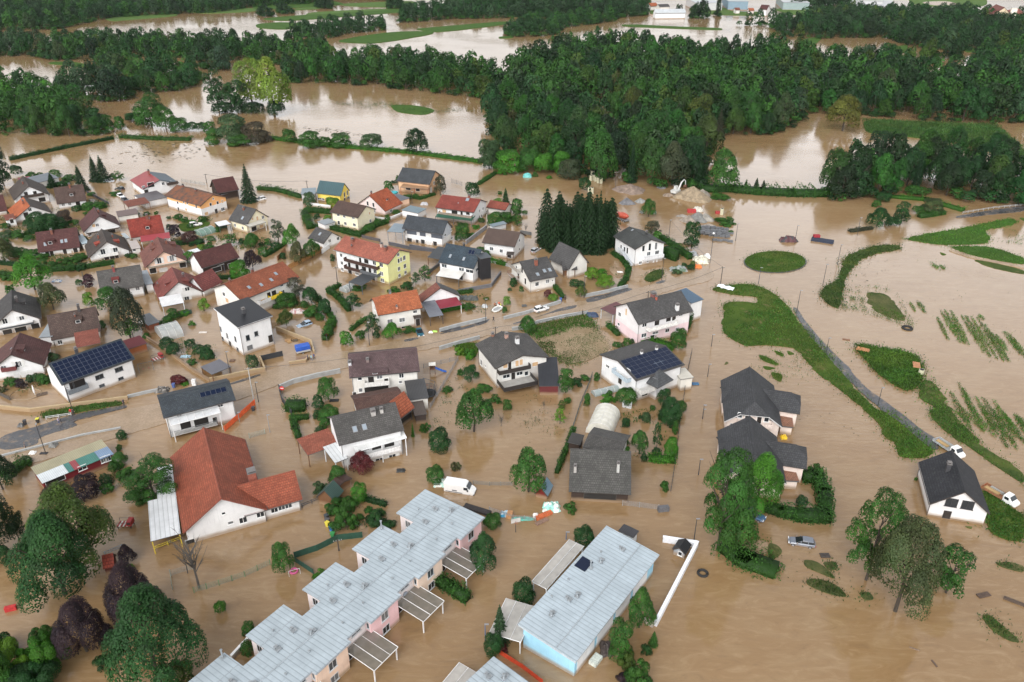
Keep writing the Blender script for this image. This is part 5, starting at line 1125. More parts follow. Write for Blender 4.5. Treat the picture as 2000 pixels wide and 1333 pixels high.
D(lab='white house with a grey roof, brick chimney and stacked balconies on its gable',c=(6.21,214.91),r=.44,L=9.06,W=13.68,he=3.86,wall=C15,roof=C4,hr=7.31,win=(('f',-1.9,2.3,1.2,1.3,'w'),('f',1.5,2.5,1.2,1.2,'w'),('f',3.1,2.4,.5,.6,'w'),('f',-1.6,-.1,.9,.5,'o'),('l',2.9,4.3,1,1.2,'w'),('l',-.9,5,1.2,2,'d'),('l',1.6,2,1.2,2,'d'),('l',-3.1,2.3,1.2,2,'d')),chim=((-.14,-1.97,.8,1.6,(.24,.08,.05)),),sky=((-1.16,-5.12,.9,1.2),(1.37,-4.43,.9,1.3),(3.12,-4.43,.9,1.3)),balc=(('l',.19,-6.24,4.12,D(dep=1.3,c=(.3,.26,.22),style='bars')),('l',-.91,-6.24,1.35,D(dep=1.4,c=(.25,.15,.1),style='bars'))),s='house with stacked balconies'),
D(n='barn',lab='grey roofed barn joined to the back of the house with stacked balconies',c=(17.16,222.9),r=-.94,L=9.73,W=8,he=3.4,wall=C15,roof=C4,hr=8.11,cat='barn',s='grey barn'),
D(n='shed',lab='low dark grey shed right of the grey barn',c=(16.88,220.76),r=.11,L=4.49,W=6,he=2.8,wall=C16,roof=C4,hr=4.34,cat='shed',s='low dark grey shed'),
D(lab='tall white house with a dark grey roof, outside stairs and a front balcony',c=(39.92,234.34),r=-1.13,L=12.61,W=11.44,he=5.85,wall=C14,roof=('tile',(.05,.053,.052)),hr=8.1,band=1,wall2=(.7,.71,.72),win=(('r',-2.4,5.4,1,2,'w'),('r',-.1,5.5,1,2.4,'w'),('r',2.2,5.4,1,2.4,'w'),('r',-.3,3.3,1.3,1.3,'w'),('r',2.8,3.2,1.5,1.3,'w'),('r',-3.1,.8,1.1,1,'w'),('r',-.4,.7,.7,.5,'w'),('r',1.8,.5,.5,1.2,'g'),('r',3,.5,.5,1.2,'g'),('f',-2.3,3.5,1,1.4,'w'),('f',-.3,3.3,1,1.8,'w'),('f',1.3,3.5,1,2,'d'),('f',-.6,.7,1,.7,'w')),chim=((.096,2.35,.6,.9,(.05,.05,.05)),),sky=((-3.56,-.56,.7,.8),),stairs=(('f',-.48,2.69,5.22),),balc=(('r',-2.21,4.79,1.69,D(dep=1,c=(.66,.67,.69))),),s='tall white house with outside stairs'),
D(lab='large pink and white house with a dark grey roof and a long white balcony',c=(36.21,183.69),r=.46,L=16.88,W=11.25,he=6.51,wall=(.7,.68,.68),roof=C4,hr=9.89,band=3.3,wall2=(.74,.58,.6),win=(('l',3.3,5.2,1.2,1.2,'w'),('l',3.4,2.3,1,.8,'w'),('l',3.3,.3,1,.9,'w'),('l',.5,7.1,.8,2,'r'),('f',-6.1,5.6,1.4,1.3,'w'),('f',-2.3,5.4,1.6,1.8,'d'),('f',1.2,5.7,1.6,1.8,'d'),('f',2.9,5.5,1.3,1.6,'d'),('f',5,6,1.2,.9,'w'),('f',-6,2.6,1.6,1.2,'w'),('f',-2.5,2.5,1.8,.8,'w'),('f',1.2,2.3,1.3,1.1,'w'),('f',4.3,1.9,1.1,1.1,'w'),('f',-3.3,1.4,1.4,1.4,'o')),chim=((4.13,-4.34,.8,1.3,C26),(-.093,.3,1.1,1,(.2,.08,.07)),(.058,-.78,.4,.8,(.4,.1,.06))),balc=(('f',-5.48,3.21,4.15,D(dep=1.4,c=(.75,.73,.7))),),wings=(D(c=(27.36,190.94),r=-.92,L=4.86,W=5.8,h=3,h2=3.3,roof=('metal',(.14,.055,.06)),post=(.55,.55,.55),flat=1),D(c=(47.16,192.76),r=.59,L=4.57,W=6.64,h=5.6,h2=6.4,roof=('metal',(.07,.12,.18)),wall=C14,flat=1)),s='large pink and white house'),
D(lab='white house with a solar panelled roof slope and an octagonal terrace canopy',c=(29.63,158.37),r=.53,L=13.93,W=13.6,he=5.98,wall=C14,roof=C4,hr=7.67,win=(('l',4,4,1.2,.8,'w'),('l',-.2,4,1.2,1.1,'w'),('l',-3,3.9,.8,1,'w'),('l',-.8,2.6,1.4,1.7,'d'),('l',-3.5,6.6,1.2,1,'w'),('f',-3.6,1.5,1.8,1.8,'d')),chim=((-.33,-.22,.5,.6,(.7,.7,.7)),(3.86,-.4,.5,.6,(.7,.7,.7))),sky=((.55,-4.18,1,1.6),(1.62,-4.22,1,1.6),(2.53,-4.31,1,1.6)),solar=((0,-3.45,13.03,6.31,9,5),),balc=(('l',4.59,-.84,4.49,D(dep=1.2,c=(.42,.5,.56))),('f',-6.46,-2.53,3,D(dep=2.2,c=(.6,.58,.55)))),wings=(D(c=(32.62,152.32),r=.73,L=5.67,W=4.32,he=4,oe=1.2,og=1.2,wall=(.7,.7,.72),roof=('tile',(.062,.065,.07)),hr=6.76,hip=(2.5,2.5)),D(c=(39.05,156.63),r=.28,L=3.29,W=4.43,h=3.2,h2=3.3,roof=('metal',(.6,.57,.5)),wall=(.7,.68,.62),flat=1)),s='octagonal canopy house'),
D(lab='white house with a dark grey roof, three chimneys, dark timber balcony and wide open terrace',c=(-.006,163.28),r=-1.17,L=12.81,W=13.44,he=5.6,wall=C15,roof=('tile',(.066,.062,.06)),hr=7.6,win=(('f',-4.2,1.5,1.2,1.6,'w'),('f',-1.4,2,.6,.7,'w'),('r',-4.1,5.5,1.3,1.3,'r'),('r',-3.1,5.3,1,2,'d'),('r',-1.2,5.5,1.1,1.6,'r'),('r',-.3,5.6,1.1,1.6,'r'),('r',3.3,4.3,1.6,1.2,'r'),('r',-3.9,2.7,1.8,1,'w'),('r',-2.2,2.4,1.1,2,'d'),('r',-.6,2.7,1.6,1,'w'),('r',1.1,2.3,1,1.2,'w')),chim=((-6.11,-2.38,.6,.6,(.25,.12,.08)),(-2.94,-.17,.7,1,(.4,.25,.2)),(.11,1.26,.8,1.4,(.65,.65,.65))),balc=(('r',-6.12,1.58,4.25,D(dep=1.3,c=(.035,.028,.025))),('r',-6.12,2.08,1.52,D(dep=4.2,c=(.03,.026,.025),slab=(.33,.32,.3)))),wings=(D(c=(8.25,157.01),r=.015,L=4.61,W=9.59,h=2.6,h2=4.6,roof=('metal',(.035,.037,.043)),wall=(.12,.03,.03),flat=1),),s='white house with the open terrace'),
D(lab='large white house with a plum brown panelled roof and white balconies on two sides',c=(-29.16,156.92),r=.19,L=15.46,W=11.5,he=6.21,wall=C15,roof=('tile',(.1,.064,.066)),hr=8.9,win=(('f',-5.5,5.5,1,1.1,'w'),('f',-5.6,2.4,.9,1.1,'w'),('f',-3.1,4.7,1.4,1.9,'d'),('f',-1.2,5.4,1.3,1.2,'w'),('f',-2.1,2.1,5.5,1.9,'o'),('f',3.6,5.1),('f',3.3,3.5,.8,.8,'w'),('f',.2,3.9,1,1.9,'d'),('f',-7,1.2,.9,1.8,'o')),chim=((-7.43,-2.54,.7,.6,(.5,.5,.52)),(-3.5,-2.2,.6,.5,(.2,.15,.14))),dorm=((-2.12,-5.45,5.5,1.5,.5),),balc=(('f',-4.46,.78,4.12,D(dep=1.6,c=(.68,.67,.64))),),s='plum roofed house'),
D(lab='dark grey roofed house with a glass porch roof behind a wine red tree',c=(-29.32,132.07),r=.42,L=13.01,W=10.5,he=6.27,wall=C14,roof=('tile',(.07,.066,.063)),hr=9.55,win=(('f',1.2,.1,1.8,.9,'s'),('f',3.8,.2,1.5,.9,'s'),('f',-1.6,3.7,2,1.2,'o'),('f',.9,3.2,2.2,1.1,'o'),('f',3.4,3.1,2.2,1.1,'o'),('f',-3,1.2,1,1.7,'d')),chim=((1.55,-1.2,.9,.7,(.4,.38,.36)),(3.26,-1.19,.6,.7,(.5,.48,.45))),sky=((-2.73,-3.16,.9,1.3),(-.83,-3.17,.9,1.3)),balc=(('f',-3.22,5.29,1.98,D(dep=1,c=(.72,.72,.72))),),wings=(D(c=(-26.08,128.66),r=.47,L=10.28,W=2.83,h=4.4,h2=5,roof=('seam',(.5,.55,.58)),film=((.75,.76,.75),.85),post=C14,sides='f',bar=2,flat=1),),s='house with the glass porch roof'),
D(n='outbuilding',lab='long brown tiled outbuilding between the plum roofed house and the dark grey roofed house',c=(-29.09,145.57),r=.37,L=10.36,W=6.5,he=3.6,wall=C15,roof=('tile',(.1,.055,.045)),hr=4.54,cat='outbuilding',s='long brown outbuilding'),
D(n='shed',lab='small black shed with an orange tiled roof facing the fenced play garden',c=(-24.23,142.09),r=1.03,L=4.84,W=5.2,he=3,wall=(.03,.027,.025),roof=('tile',(.36,.1,.05)),hr=6.19,cat='shed',s='orange topped black shed'),
D(lab='white house with its whole roof covered by a grid of dark solar panels',c=(-96.9,158.34),r=.81,L=16.16,W=11,he=5,wall=C14,roof=('tile',(.035,.045,.055)),hr=8.23,fc=(.1,.11,.12),win=(('f',-.1,3.4,1.8,1.1,'w'),('f',4.3,3.5,1.8,1.1,'w'),('f',-.1,1.1,1.2,.7,'w'),('f',4.2,1.1,1.2,.7,'w'),('f',-4.5,3.8,2.6,2.1,'d'),('f',-6,3.8,1,2,'d')),chim=((-1.89,.16,.6,1.3,(.05,.05,.055)),),solar=((0,-2.8,15.26,5.68,14,5),),balc=(('f',-7.32,-3.17,2.47,D(dep=1.3,c=(.16,.18,.2))),),s='house with the full solar roof'),
D(lab='white house with a dark slate roof carrying one short row of five solar panels',c=(-67.04,143.09),r=.5,L=14.41,W=10,he=5.38,wall=C14,roof=('tile',(.038,.046,.055)),hr=7.43,win=(('f',-4.2,4.6),('f',4,4.6,1.2,.8,'w'),('f',-3.4,2.1,2.2,2,'o'),('f',-.3,1.8,3,2,'o'),('f',2.4,1.2,1,2,'d')),solar=((3.39,-1.89,5.26,1.29,5,1),),balc=(('f',-6.53,2.62,.95,D(dep=1.2,c=(.2,.21,.22),style='bars')),),wings=(D(c=(-65.79,138.01),r=.51,L=9.75,W=3.33,h=4.3,h2=4.7,roof=('seam',(.5,.55,.58)),film=((.74,.76,.78),.8),post=C14,sides='f',bar=1.6,flat=1),),s='house with five solar panels'),
D(n='cube_house',lab='white cube shaped house with a thin black flat roof',c=(-66.89,177.72),r=.77,L=9.35,W=12.2,he=8.05,oe=.45,og=.45,wall=C14,roof=('shingle',(.02,.021,.024)),hr=9.05,t=.35,mono=1,fascia=(.6,.6,.6),under=(.7,.7,.7),fc=(.15,.16,.17),win=(('l',5.2,3.4,.9,1.3,'w'),('l',2,2.7,.9,1.3,'w'),('l',-2.6,3.5,1,1.4,'w'),('l',5.1,.7,1,.9,'w'),('l',1.1,.4,1.3,2.1,'d'),('l',-2.8,.7,1,.9,'w'),('f',-2.4,4.3,1,1.5,'w'),('f',-.1,4.6,1,1.3,'w'),('f',-2.3,1.6,1.4,1.1,'w'),('f',3.4,1.9,1.2,2,'d')),chim=((-.2,-.83,.7,1.2,(.06,.06,.065)),),s='white cube house'),
D(lab='white chalet with a black brown roof and open garage at the left frame edge',c=(-131.32,189.14),r=2.08,L=14.05,W=11.36,he=2.63,wall=C14,roof=('tile',(.045,.042,.042)),hr=6.52,win=(('l',2.3,3.6,1.2,1.5,'s'),('l',-1.5,3.6,1.2,1.2,'s'),('l',2.5,.3,2.2,2,'d'),('l',-.5,.3,2.8,2,'o'),('l',-3.9,.6,2,1.8,'o')),chim=((-.42,-1.1,.6,1.2,(.06,.05,.05)),),dorm=((.47,-2.76,2.2,2,.9),),balc=(('l',3.78,-5.08,2.15,D(dep=1.4,c=C18,rh=.3)),),s='black brown chalet at the left edge'),
D(lab='brown roofed house with a dormer and a red tiled porch stepping down in front',c=(-112.09,181.92),r=.47,L=11.33,W=10.5,he=2.09,wall=C14,roof=('tile',(.07,.045,.038)),hr=6.66,win=(('f',-4,.9),('f',-5.2,2,1,.9,'w'),('f',.5,1.3,1,1,'o'),('f',2.6,1.4,1,1,'o')),chim=((1.78,-.21,.6,1.5,(.07,.06,.06)),(.58,-1.4,.3,.8)),dorm=((1,-2.71,1.9,2.6,1.2),),wings=(D(c=(-105.23,173.98),r=.49,L=5.41,W=6.33,h=2.6,h2=3.8,roof=('tile',(.22,.07,.05)),post=C16,sides='f',flat=1),D(c=(-116.96,179.13),r=.19,L=3.17,W=8.52,h=2.9,h2=3.1,roof=('metal',(.28,.31,.33)),wall=C14,win=(('f',-.9,1.4,1.1,.9,'w'),),flat=1)),s='brown house with the red tiled porch'),
D(lab='white chalet with a maroon roof and glazed ground floor at the left frame edge',c=(-117.08,164.98),r=1.9,L=11.46,W=12.07,he=2.6,wall=C14,roof=('tile',(.08,.032,.03)),hr=6.55,win=(('l',-.8,3.6,1.3,1.6,'s'),('l',-1.6,3.7,1.2,1.6,'w'),('l',2.3,3.2,1.1,1.2,'w'),('l',.3,.8,1.3,1.9,'g'),('l',-1.2,.8,1.3,1.9,'g'),('l',-2.5,.9,1.3,1.9,'g')),sky=((-1.63,.68,.5,.5),),dorm=((-1.58,-1.96,2.4,1.8,.9),),balc=(('l',.21,-2.71,2.64,D(dep=.9,c=(.13,.03,.03))),),s='maroon chalet at the left edge'),
D(n='kindergarten',lab='long white kindergarten hall with a huge brick red roof and a side wing',c=(-54.69,117.28),r=2.02,L=23.65,W=14.12,he=3.17,oe=.5,og=.7,wall=C14,roof=('tile',(.27,.07,.037)),hr=8.14,cat='kindergarten',fascia=(.2,.06,.04),win=(('l',-.7,2,1,.7,'w'),('l',-2.8,1.8,1.4,1.3,'w'),('l',-5.8,2,1.4,1.3,'w'),('l',.1,4.4,.7,.6,'w'),('l',6.3,.3,1.6,1.3,'o')),chim=((-4.98,-6.03,1.4,3.2,(.28,.09,.06)),),wings=(D(c=(-44.41,114.84),r=.45,L=10.3,W=9,he=2.67,oe=.5,wall=C14,roof=('tile',(.27,.07,.037)),hr=6.08,fascia=(.2,.06,.04),win=(('f',.1,1.7,1.3,1.2,'w'),('f',1.4,1.8,1.3,1.2,'w'),('f',2.6,1.8,1.3,1.2,'w'))),),s='brick red kindergarten'),
D(n='barn',lab='long low barn with mossy dark tiles, two white chimneys and a dark bay',c=(16.61,121.65),r=-.082,L=11.36,W=13.5,he=2.5,wall=C8,roof=('tile',(.062,.06,.056)),hr=7.27,cat='barn',fc=(.05,.045,.04),win=(('f',.1,1.3,6,1.3,'o'),),chim=((-4.65,-3.53,.5,1.2,(.36,.34,.32)),(3.24,-3.19,.5,1.8,(.45,.45,.43))),wings=(D(c=(18.7,128.86),r=-.39,L=7.6,W=7.5,he=4.2,wall=(.5,.5,.5),roof=('tile',(.066,.063,.06)),hr=5.01),),s='mossy barn'),
D(lab='new white house with a steep black roof at the right edge beside flooded fields',c=(80.98,116.09),r=-1.85,L=12.78,W=9.78,he=3.06,oe=.35,wall=C14,roof=('tile',(.026,.027,.032)),hr=6.87,band=.35,wall2=(.05,.05,.055),fc=C9,win=(('r',-1.4,3.8,2,1.8,'w'),('r',1.2,3.8,2,1.8,'w'),('r',-1.5,1,1.3,1.7,'d')),chim=((-.9,-1.42,.7,1.6,(.05,.05,.055)),),s='new black roofed house'),
D(n='villa',lab='pink villa with black hipped roof and side wings, farther of the two alike',c=(50.76,143.27),r=1.39,L=16.6,W=11.56,he=3.89,wall=C19,roof=C2,hr=8.08,cat='villa',zc=6,fascia=(.6,.6,.6),hip=(2.2,0),win=(('l',2.8,5.5,1,1.3,'w'),('l',1.3,5.1,1,2,'d'),('l',-1.1,4.9,1,2,'d'),('l',-2.5,5.1,1,1.2,'w'),('l',4,2.8,1,1.2,'w')),balc=(('l',3.55,-3.26,3.7,D(dep=1.2,c=C19)),),wings=(D(c=(57.27,143.79),r=-.3,L=8.21,W=7.2,he=3.7,wall=C19,roof=C2,hr=6.46,zc=5,hip=(0,2)),D(c=(48.01,146.44),r=-.17,L=5.43,W=6.5,he=3.7,wall=C19,roof=C2,hr=5.51,zc=5,hip=(2,0)),D(c=(57.65,139.94),r=-.23,L=2.75,W=6.27,h=2.2,h2=2.21,roof=('tile',(.3,.15,.1)),wall=(.74,.64,.58),t=.3,flat=1))),
D(n='villa',lab='pink black roofed villa half hidden by green trees, nearer of the two alike',c=(45.74,124.15),r=1.4,L=15.21,W=11.64,he=4.03,wall=C19,roof=C2,hr=8.3,cat='villa',zc=6,fascia=(.6,.6,.6),hip=(2.2,0),win=(('l',2.7,5.6),('l',1,5.4)),wings=(D(c=(52.41,125.06),r=-.27,L=8.31,W=7.2,he=3.7,wall=C19,roof=C2,hr=6.4,zc=5,hip=(0,2)),D(c=(43.04,127.46),r=-.15,L=5.5,W=6.5,he=3.7,wall=C19,roof=C2,hr=5.42,zc=5,hip=(2,0)),D(c=(52.59,121.65),r=-.1,L=2.96,W=5.32,h=2.2,h2=2.21,roof=('tile',(.3,.15,.1)),wall=(.74,.64,.58),t=.3,flat=1)),s='nearer pink villa'),
D(n='garden_hut',lab='small grey garden hut with a black roof inside the white wall corner',c=(28.82,102.3),r=.99,L=2.73,W=2.43,he=1.29,oe=.25,og=.2,wall=(.3,.33,.36),roof=('shingle',(.025,.025,.028)),hr=2.15,cat='hut',win=(('l',-.2,.8,.8,.9,'w'),),s='grey garden hut'),
D(n='garden_hut',lab='dark green roofed hut in the bushes right of the kindergarten wing',c=(-33.49,115.67),r=1.22,L=3.22,W=4,he=1.8,oe=.3,og=.3,wall=C16,roof=('shingle',(.03,.06,.05)),hr=3.83,cat='hut',s='green roofed hut'),
D(n='garden_hut',lab='brown roofed hut standing behind the dark green roofed hut',c=(-32.33,119.24),r=-.65,L=2.27,W=4,he=1.9,oe=.3,og=.3,wall=C16,roof=('shingle',(.06,.035,.03)),hr=2.34,cat='hut',s='brown roofed hut'),
D(n='garden_hut',lab='small red hut with crumpled blue and grey roof sheets under the walnut tree',c=(5.94,118),r=1.22,L=3.4,W=2.69,he=.95,oe=.25,og=.2,wall=(.14,.02,.015),roof=('metal',(.2,.3,.38)),hr=2.67,cat='hut',roof2=('metal',(.35,.09,.04)),s='red hut'),
D(n='play_house',lab='red wooden playhouse tilted in the water below the small purple tree',c=(-66.44,98.49),r=.32,L=1.75,W=3,he=1.5,oe=.2,og=.2,wall=(.1,.03,.025),roof=('tile',(.28,.05,.03)),hr=3.13,cat='playhouse',s='red playhouse'),
D(n='warehouse',lab='long white greenhouse hall beyond the trees near the top edge',c=(161.44,878.82),r=.11,L=32.43,W=9,he=5.5,wall=(.7,.72,.74),roof=('seam',(.5,.53,.55)),hr=8.94,cat='greenhouse'),
D(n='farmhouse',lab='far small red roofed house at the left end of the industrial strip',c=(155.55,956.43),r=.53,L=10.84,W=10,he=4.5,wall=C15,roof=C5,hr=7.52),
D(n='farmhouse',lab='far dark roofed barn beside the far small red roofed house',c=(166.99,952.09),r=.33,L=12.64,W=10,he=4.5,wall=C15,roof=C4,hr=6.54),
D(n='farmhouse',lab='far maroon roofed white house right of the slim poplars',c=(265.79,902.22),r=-.62,L=8.53,W=11,he=6.5,wall=C14,roof=C1,hr=10.53),
D(n='farmhouse',lab='far tiny pink house left of the far maroon roofed white house',c=(254.85,915.93),r=0,L=5.85,W=9,he=4,wall=(.74,.62,.6),roof=C5,hr=6.08),
D(n='farmhouse',lab='far tiny rust roofed house among trees left of the far tiny pink house',c=(241.67,922.23),r=0,L=5.48,W=9,he=4,wall=C15,roof=C3,hr=5.84),
D(n='church',lab='cream church with a red roof and a square front tower at the top right',c=(475.37,837.17),r=1.32,L=31.06,W=16,he=9,wall=(.74,.6,.42),roof=('tile',(.2,.06,.045)),hr=15.86,cat='church',wings=(D(c=(486.06,832.47),r=.6,L=23.18,W=14,he=9,wall=(.74,.66,.56),roof=('tile',(.26,.08,.06)),hr=13.05),D(c=(474.89,811.55),r=-.45,L=5.42,W=10.26,h=17,h2=17.1,roof=('metal',(.5,.48,.44)),wall=(.76,.7,.6),flat=1)),s='church'),
]
FLATS = [
D(n='garage',lab='white flat roofed garage block left of the orange and white farmhouse',cat='garage',c=(-134.57,286.6),r=.76,L=8.52,W=10.3,h=2.9,h2=3,roof=('metal',(.1,.09,.095)),wall=C14),
D(n='carport',lab='brown tiled carport standing in water in front of the white garage block',cat='carport',c=(-136.76,279.17),r=.67,L=7.65,W=6.63,h=2.9,h2=3.4,roof=C3,post=C16,sides='fb'),
D(n='shed',lab='low shed with a flat brown roof left of the bright red roof',cat='shed',c=(-136.07,269.35),r=.51,L=6.7,W=5.97,h=2.5,h2=2.7,roof=('metal',(.13,.08,.07)),wall=C15),
D(n='shed',lab='red roofed shed at the far left beside the flooded field',cat='shed',c=(-193.53,308.83),r=.75,L=4.23,W=2.79,h=2.6,h2=3.2,roof=('metal',(.25,.05,.07)),wall=C15),
D(n='shed',lab='long grey roofed shed at the far left beside the red roofed shed',cat='shed',c=(-186.62,308.94),r=.98,L=9.57,W=7.6,h=2.8,h2=3.6,roof=('metal',(.14,.16,.18)),wall=C15),
D(n='carport',lab='dark carport with a white top beside the cream house',cat='carport',c=(-98.85,258.51),r=.64,L=4.08,W=4.56,h=2.5,h2=2.6,roof=('metal',(.72,.73,.75)),post=(.06,.1,.07),sides='fb',back=(.03,.06,.04)),
D(n='garage',lab='white garage with a dark flat roof behind the pale pink house',cat='garage',c=(-41.99,285.85),r=.82,L=4.51,W=7.33,h=2.8,h2=2.9,roof=('metal',(.1,.11,.13)),wall=(.72,.5,.36)),
D(n='garage',lab='white garage with a blue grey flat roof in front of the pale pink house',cat='garage',c=(-34.93,272.05),r=1.08,L=5.65,W=7.18,h=2.8,h2=2.9,roof=('metal',(.15,.21,.24)),wall=C14),
D(n='lean_to',lab='dark wooden lean-to carport left of the white house with the glass tower',cat='carport',c=(-22.12,230.1),r=-.42,L=5.5,W=7.12,h=2.6,h2=3.6,roof=('metal',(.05,.055,.06)),post=C16),
D(n='carport',lab='brick red tiled carport at the left end of the house with the glass porch roof',cat='carport',c=(-38.59,130.01),r=.61,L=6.74,W=5.63,h=3,h2=3.6,roof=('tile',(.26,.08,.05)),post=C16),
D(n='canopy',lab='white sheet canopy beside the brick red carport',cat='canopy',c=(-34.45,126.41),r=.62,L=2.76,W=5.53,h=3,h2=3.5,roof=('seam',(.6,.62,.63)),post=C14),
D(n='shed',lab='grey felt roofed shed with a white gable behind the trampoline',cat='shed',c=(-20.98,148.93),r=.23,L=4.47,W=7.06,h=3.4,h2=4.2,roof=('shingle',(.06,.06,.062)),wall=C15),
D(n='shed',lab='low brown roofed lean-to under the grey felt roofed shed',cat='shed',c=(-19.91,143.11),r=.28,L=2.65,W=4.58,h=2.4,h2=3,roof=('metal',(.1,.08,.07)),wall=(.06,.045,.04)),
D(n='shed',lab='small red roofed garden shed above the swing set',cat='shed',c=(-93.38,173.07),r=.75,L=4.66,W=4.57,h=2.3,h2=2.7,roof=('metal',(.14,.045,.05)),wall=(.3,.1,.04)),
D(n='shed',lab='small grey roofed wooden shed between the big dark tree and the tunnel greenhouse',cat='shed',c=(-94.65,185.34),r=.78,L=3.11,W=6.19,h=2.5,h2=2.9,roof=('metal',(.13,.14,.15)),wall=(.2,.07,.04)),
D(n='shed',lab='open wooden shelter with a ribbed dark grey roof beside the white cube house',cat='shelter',c=(-69.38,161.28),r=.84,L=4.94,W=5.12,h=2.3,h2=2.4,roof=('metal',(.13,.13,.15)),post=C16,back=(.3,.16,.06),sides='fb'),
D(n='porch',lab='small dark roofed porch at the far end of the blue building',cat='porch',c=(19.98,104.66),r=-.64,L=2.98,W=2.02,h=2.7,h2=2.8,roof=('shingle',(.05,.05,.055)),wall=(.6,.62,.63)),
D(n='canopy',lab='white flat canopy along the front left side of the kindergarten',cat='canopy',c=(-60.78,107.78),r=.42,L=4.73,W=11.12,h=3,h2=3.2,roof=('seam',(.72,.74,.76)),post=(.6,.45,.05),sides='fb'),
D(n='canopy',lab='white flat canopy behind the first one along the kindergarten',cat='canopy',c=(-63.96,117.39),r=.38,L=3.23,W=10.53,h=3.1,h2=3.3,roof=('seam',(.7,.72,.74)),post=(.5,.5,.5),sides='fb'),
D(n='long_shed',lab='long red shed with a patchwork roof of white, teal, red and blue metal sheets',cat='shed',c=(-84.97,124.64),r=.78,L=13.05,W=6.04,h=2.4,h2=2.9,roof=('metal',(.36,.33,.22)),wall=(.16,.02,.025),strip=((0,.36,(.62,.66,.68)),(.36,.44,(.07,.2,.18)),(.44,.53,(.3,.07,.08)),(.53,.8,(.07,.2,.17)),(.8,1,(.2,.28,.4))),win=(('f',.66,2.05,1.6,1.1,'w'),('f',4.58,1.93,1.1,1.4,'w'),('f',5.41,1.84,1.1,1.4,'w'),('f',-4.27,1.82,3.5,1.3,'o'))),
D(n='shed',lab='small dark felt roofed shed at the left corner of the mossy barn',cat='shed',c=(12.88,131.92),r=-.38,L=2.67,W=2.94,h=2.4,h2=2.9,roof=('shingle',(.05,.048,.046)),wall=C8),
D(n='shed',lab='grey flat roofed shed left of the boxy cream house',cat='shed',c=(-63.83,260.55),r=.79,L=4.64,W=4.67,h=2.3,h2=2.4,roof=('metal',(.25,.28,.3)),wall=C14),
D(n='shed',lab='small blue grey shed in the shrubs below the red roofed outbuilding',cat='shed',c=(-4.73,258.25),r=.61,L=5.88,W=2.21,h=2.2,h2=2.5,roof=('metal',(.2,.25,.28)),wall=(.5,.53,.55)),
D(n='shed',lab='pale ribbed lean-to beside the dark maroon chalet',cat='shed',c=(-127.06,246.75),r=.73,L=1.22,W=4.75,h=2.3,h2=2.6,roof=('metal',(.4,.45,.47)),wall=C15),
D(n='shed',lab='grey sheet roofed shed at the right end of the wide maroon roofed house',cat='shed',c=(-139.51,243.2),r=.66,L=2.14,W=9.07,h=2.5,h2=2.7,roof=('metal',(.35,.43,.48)),wall=C15),
D(n='shed',lab='rust streaked metal roofed shed below the bright red roofed house',cat='shed',c=(-120.66,238.51),r=.56,L=2.69,W=7.06,h=2.4,h2=2.7,roof=('metal',(.45,.4,.37)),wall=C15,win=(('f',-.64,1.95,1,.9,'w'),)),
D(n='shed',lab='white sheet canopy above the dark timber house',cat='canopy',c=(-98.82,231.97),r=.73,L=3.21,W=4.42,h=2.5,h2=2.9,roof=('seam',(.7,.72,.74)),post=C14,sides='fb'),
D(n='factory_hall',lab='long white factory hall at the top edge behind the poplars',cat='factory',c=(217.08,976.03),r=.032,L=29.33,W=51.77,h=8,h2=8.1,roof=('seam',(.42,.45,.48)),wall=(.5,.5,.5)),
D(n='factory_hall',lab='pale blue factory hall at the top edge right of the white hall',cat='factory',c=(254.45,984.79),r=-.11,L=22.03,W=57.79,h=9,h2=9.1,roof=('seam',(.36,.4,.44)),wall=(.2,.28,.34)),
D(n='factory_hall',lab='low white factory hall with a teal facade at the top edge',cat='factory',c=(321.63,989.31),r=-.18,L=28.4,W=71.23,h=8,h2=8.1,roof=('seam',(.4,.42,.44)),wall=(.27,.33,.33)),
D(n='factory_hall',lab='grey concrete warehouse at the top edge right of the teal factory',cat='factory',c=(399.18,954.69),r=-.35,L=44.4,W=85.13,h=8,h2=8.1,roof=('seam',(.42,.43,.44)),wall=(.45,.45,.45)),
D(n='factory_hall',lab='small white warehouse standing behind the grey concrete warehouse',cat='factory',c=(404.54,975.71),r=-.37,L=26.01,W=75.32,h=11,h2=11.1,roof=('seam',(.4,.4,.4)),wall=(.48,.48,.48)),
]
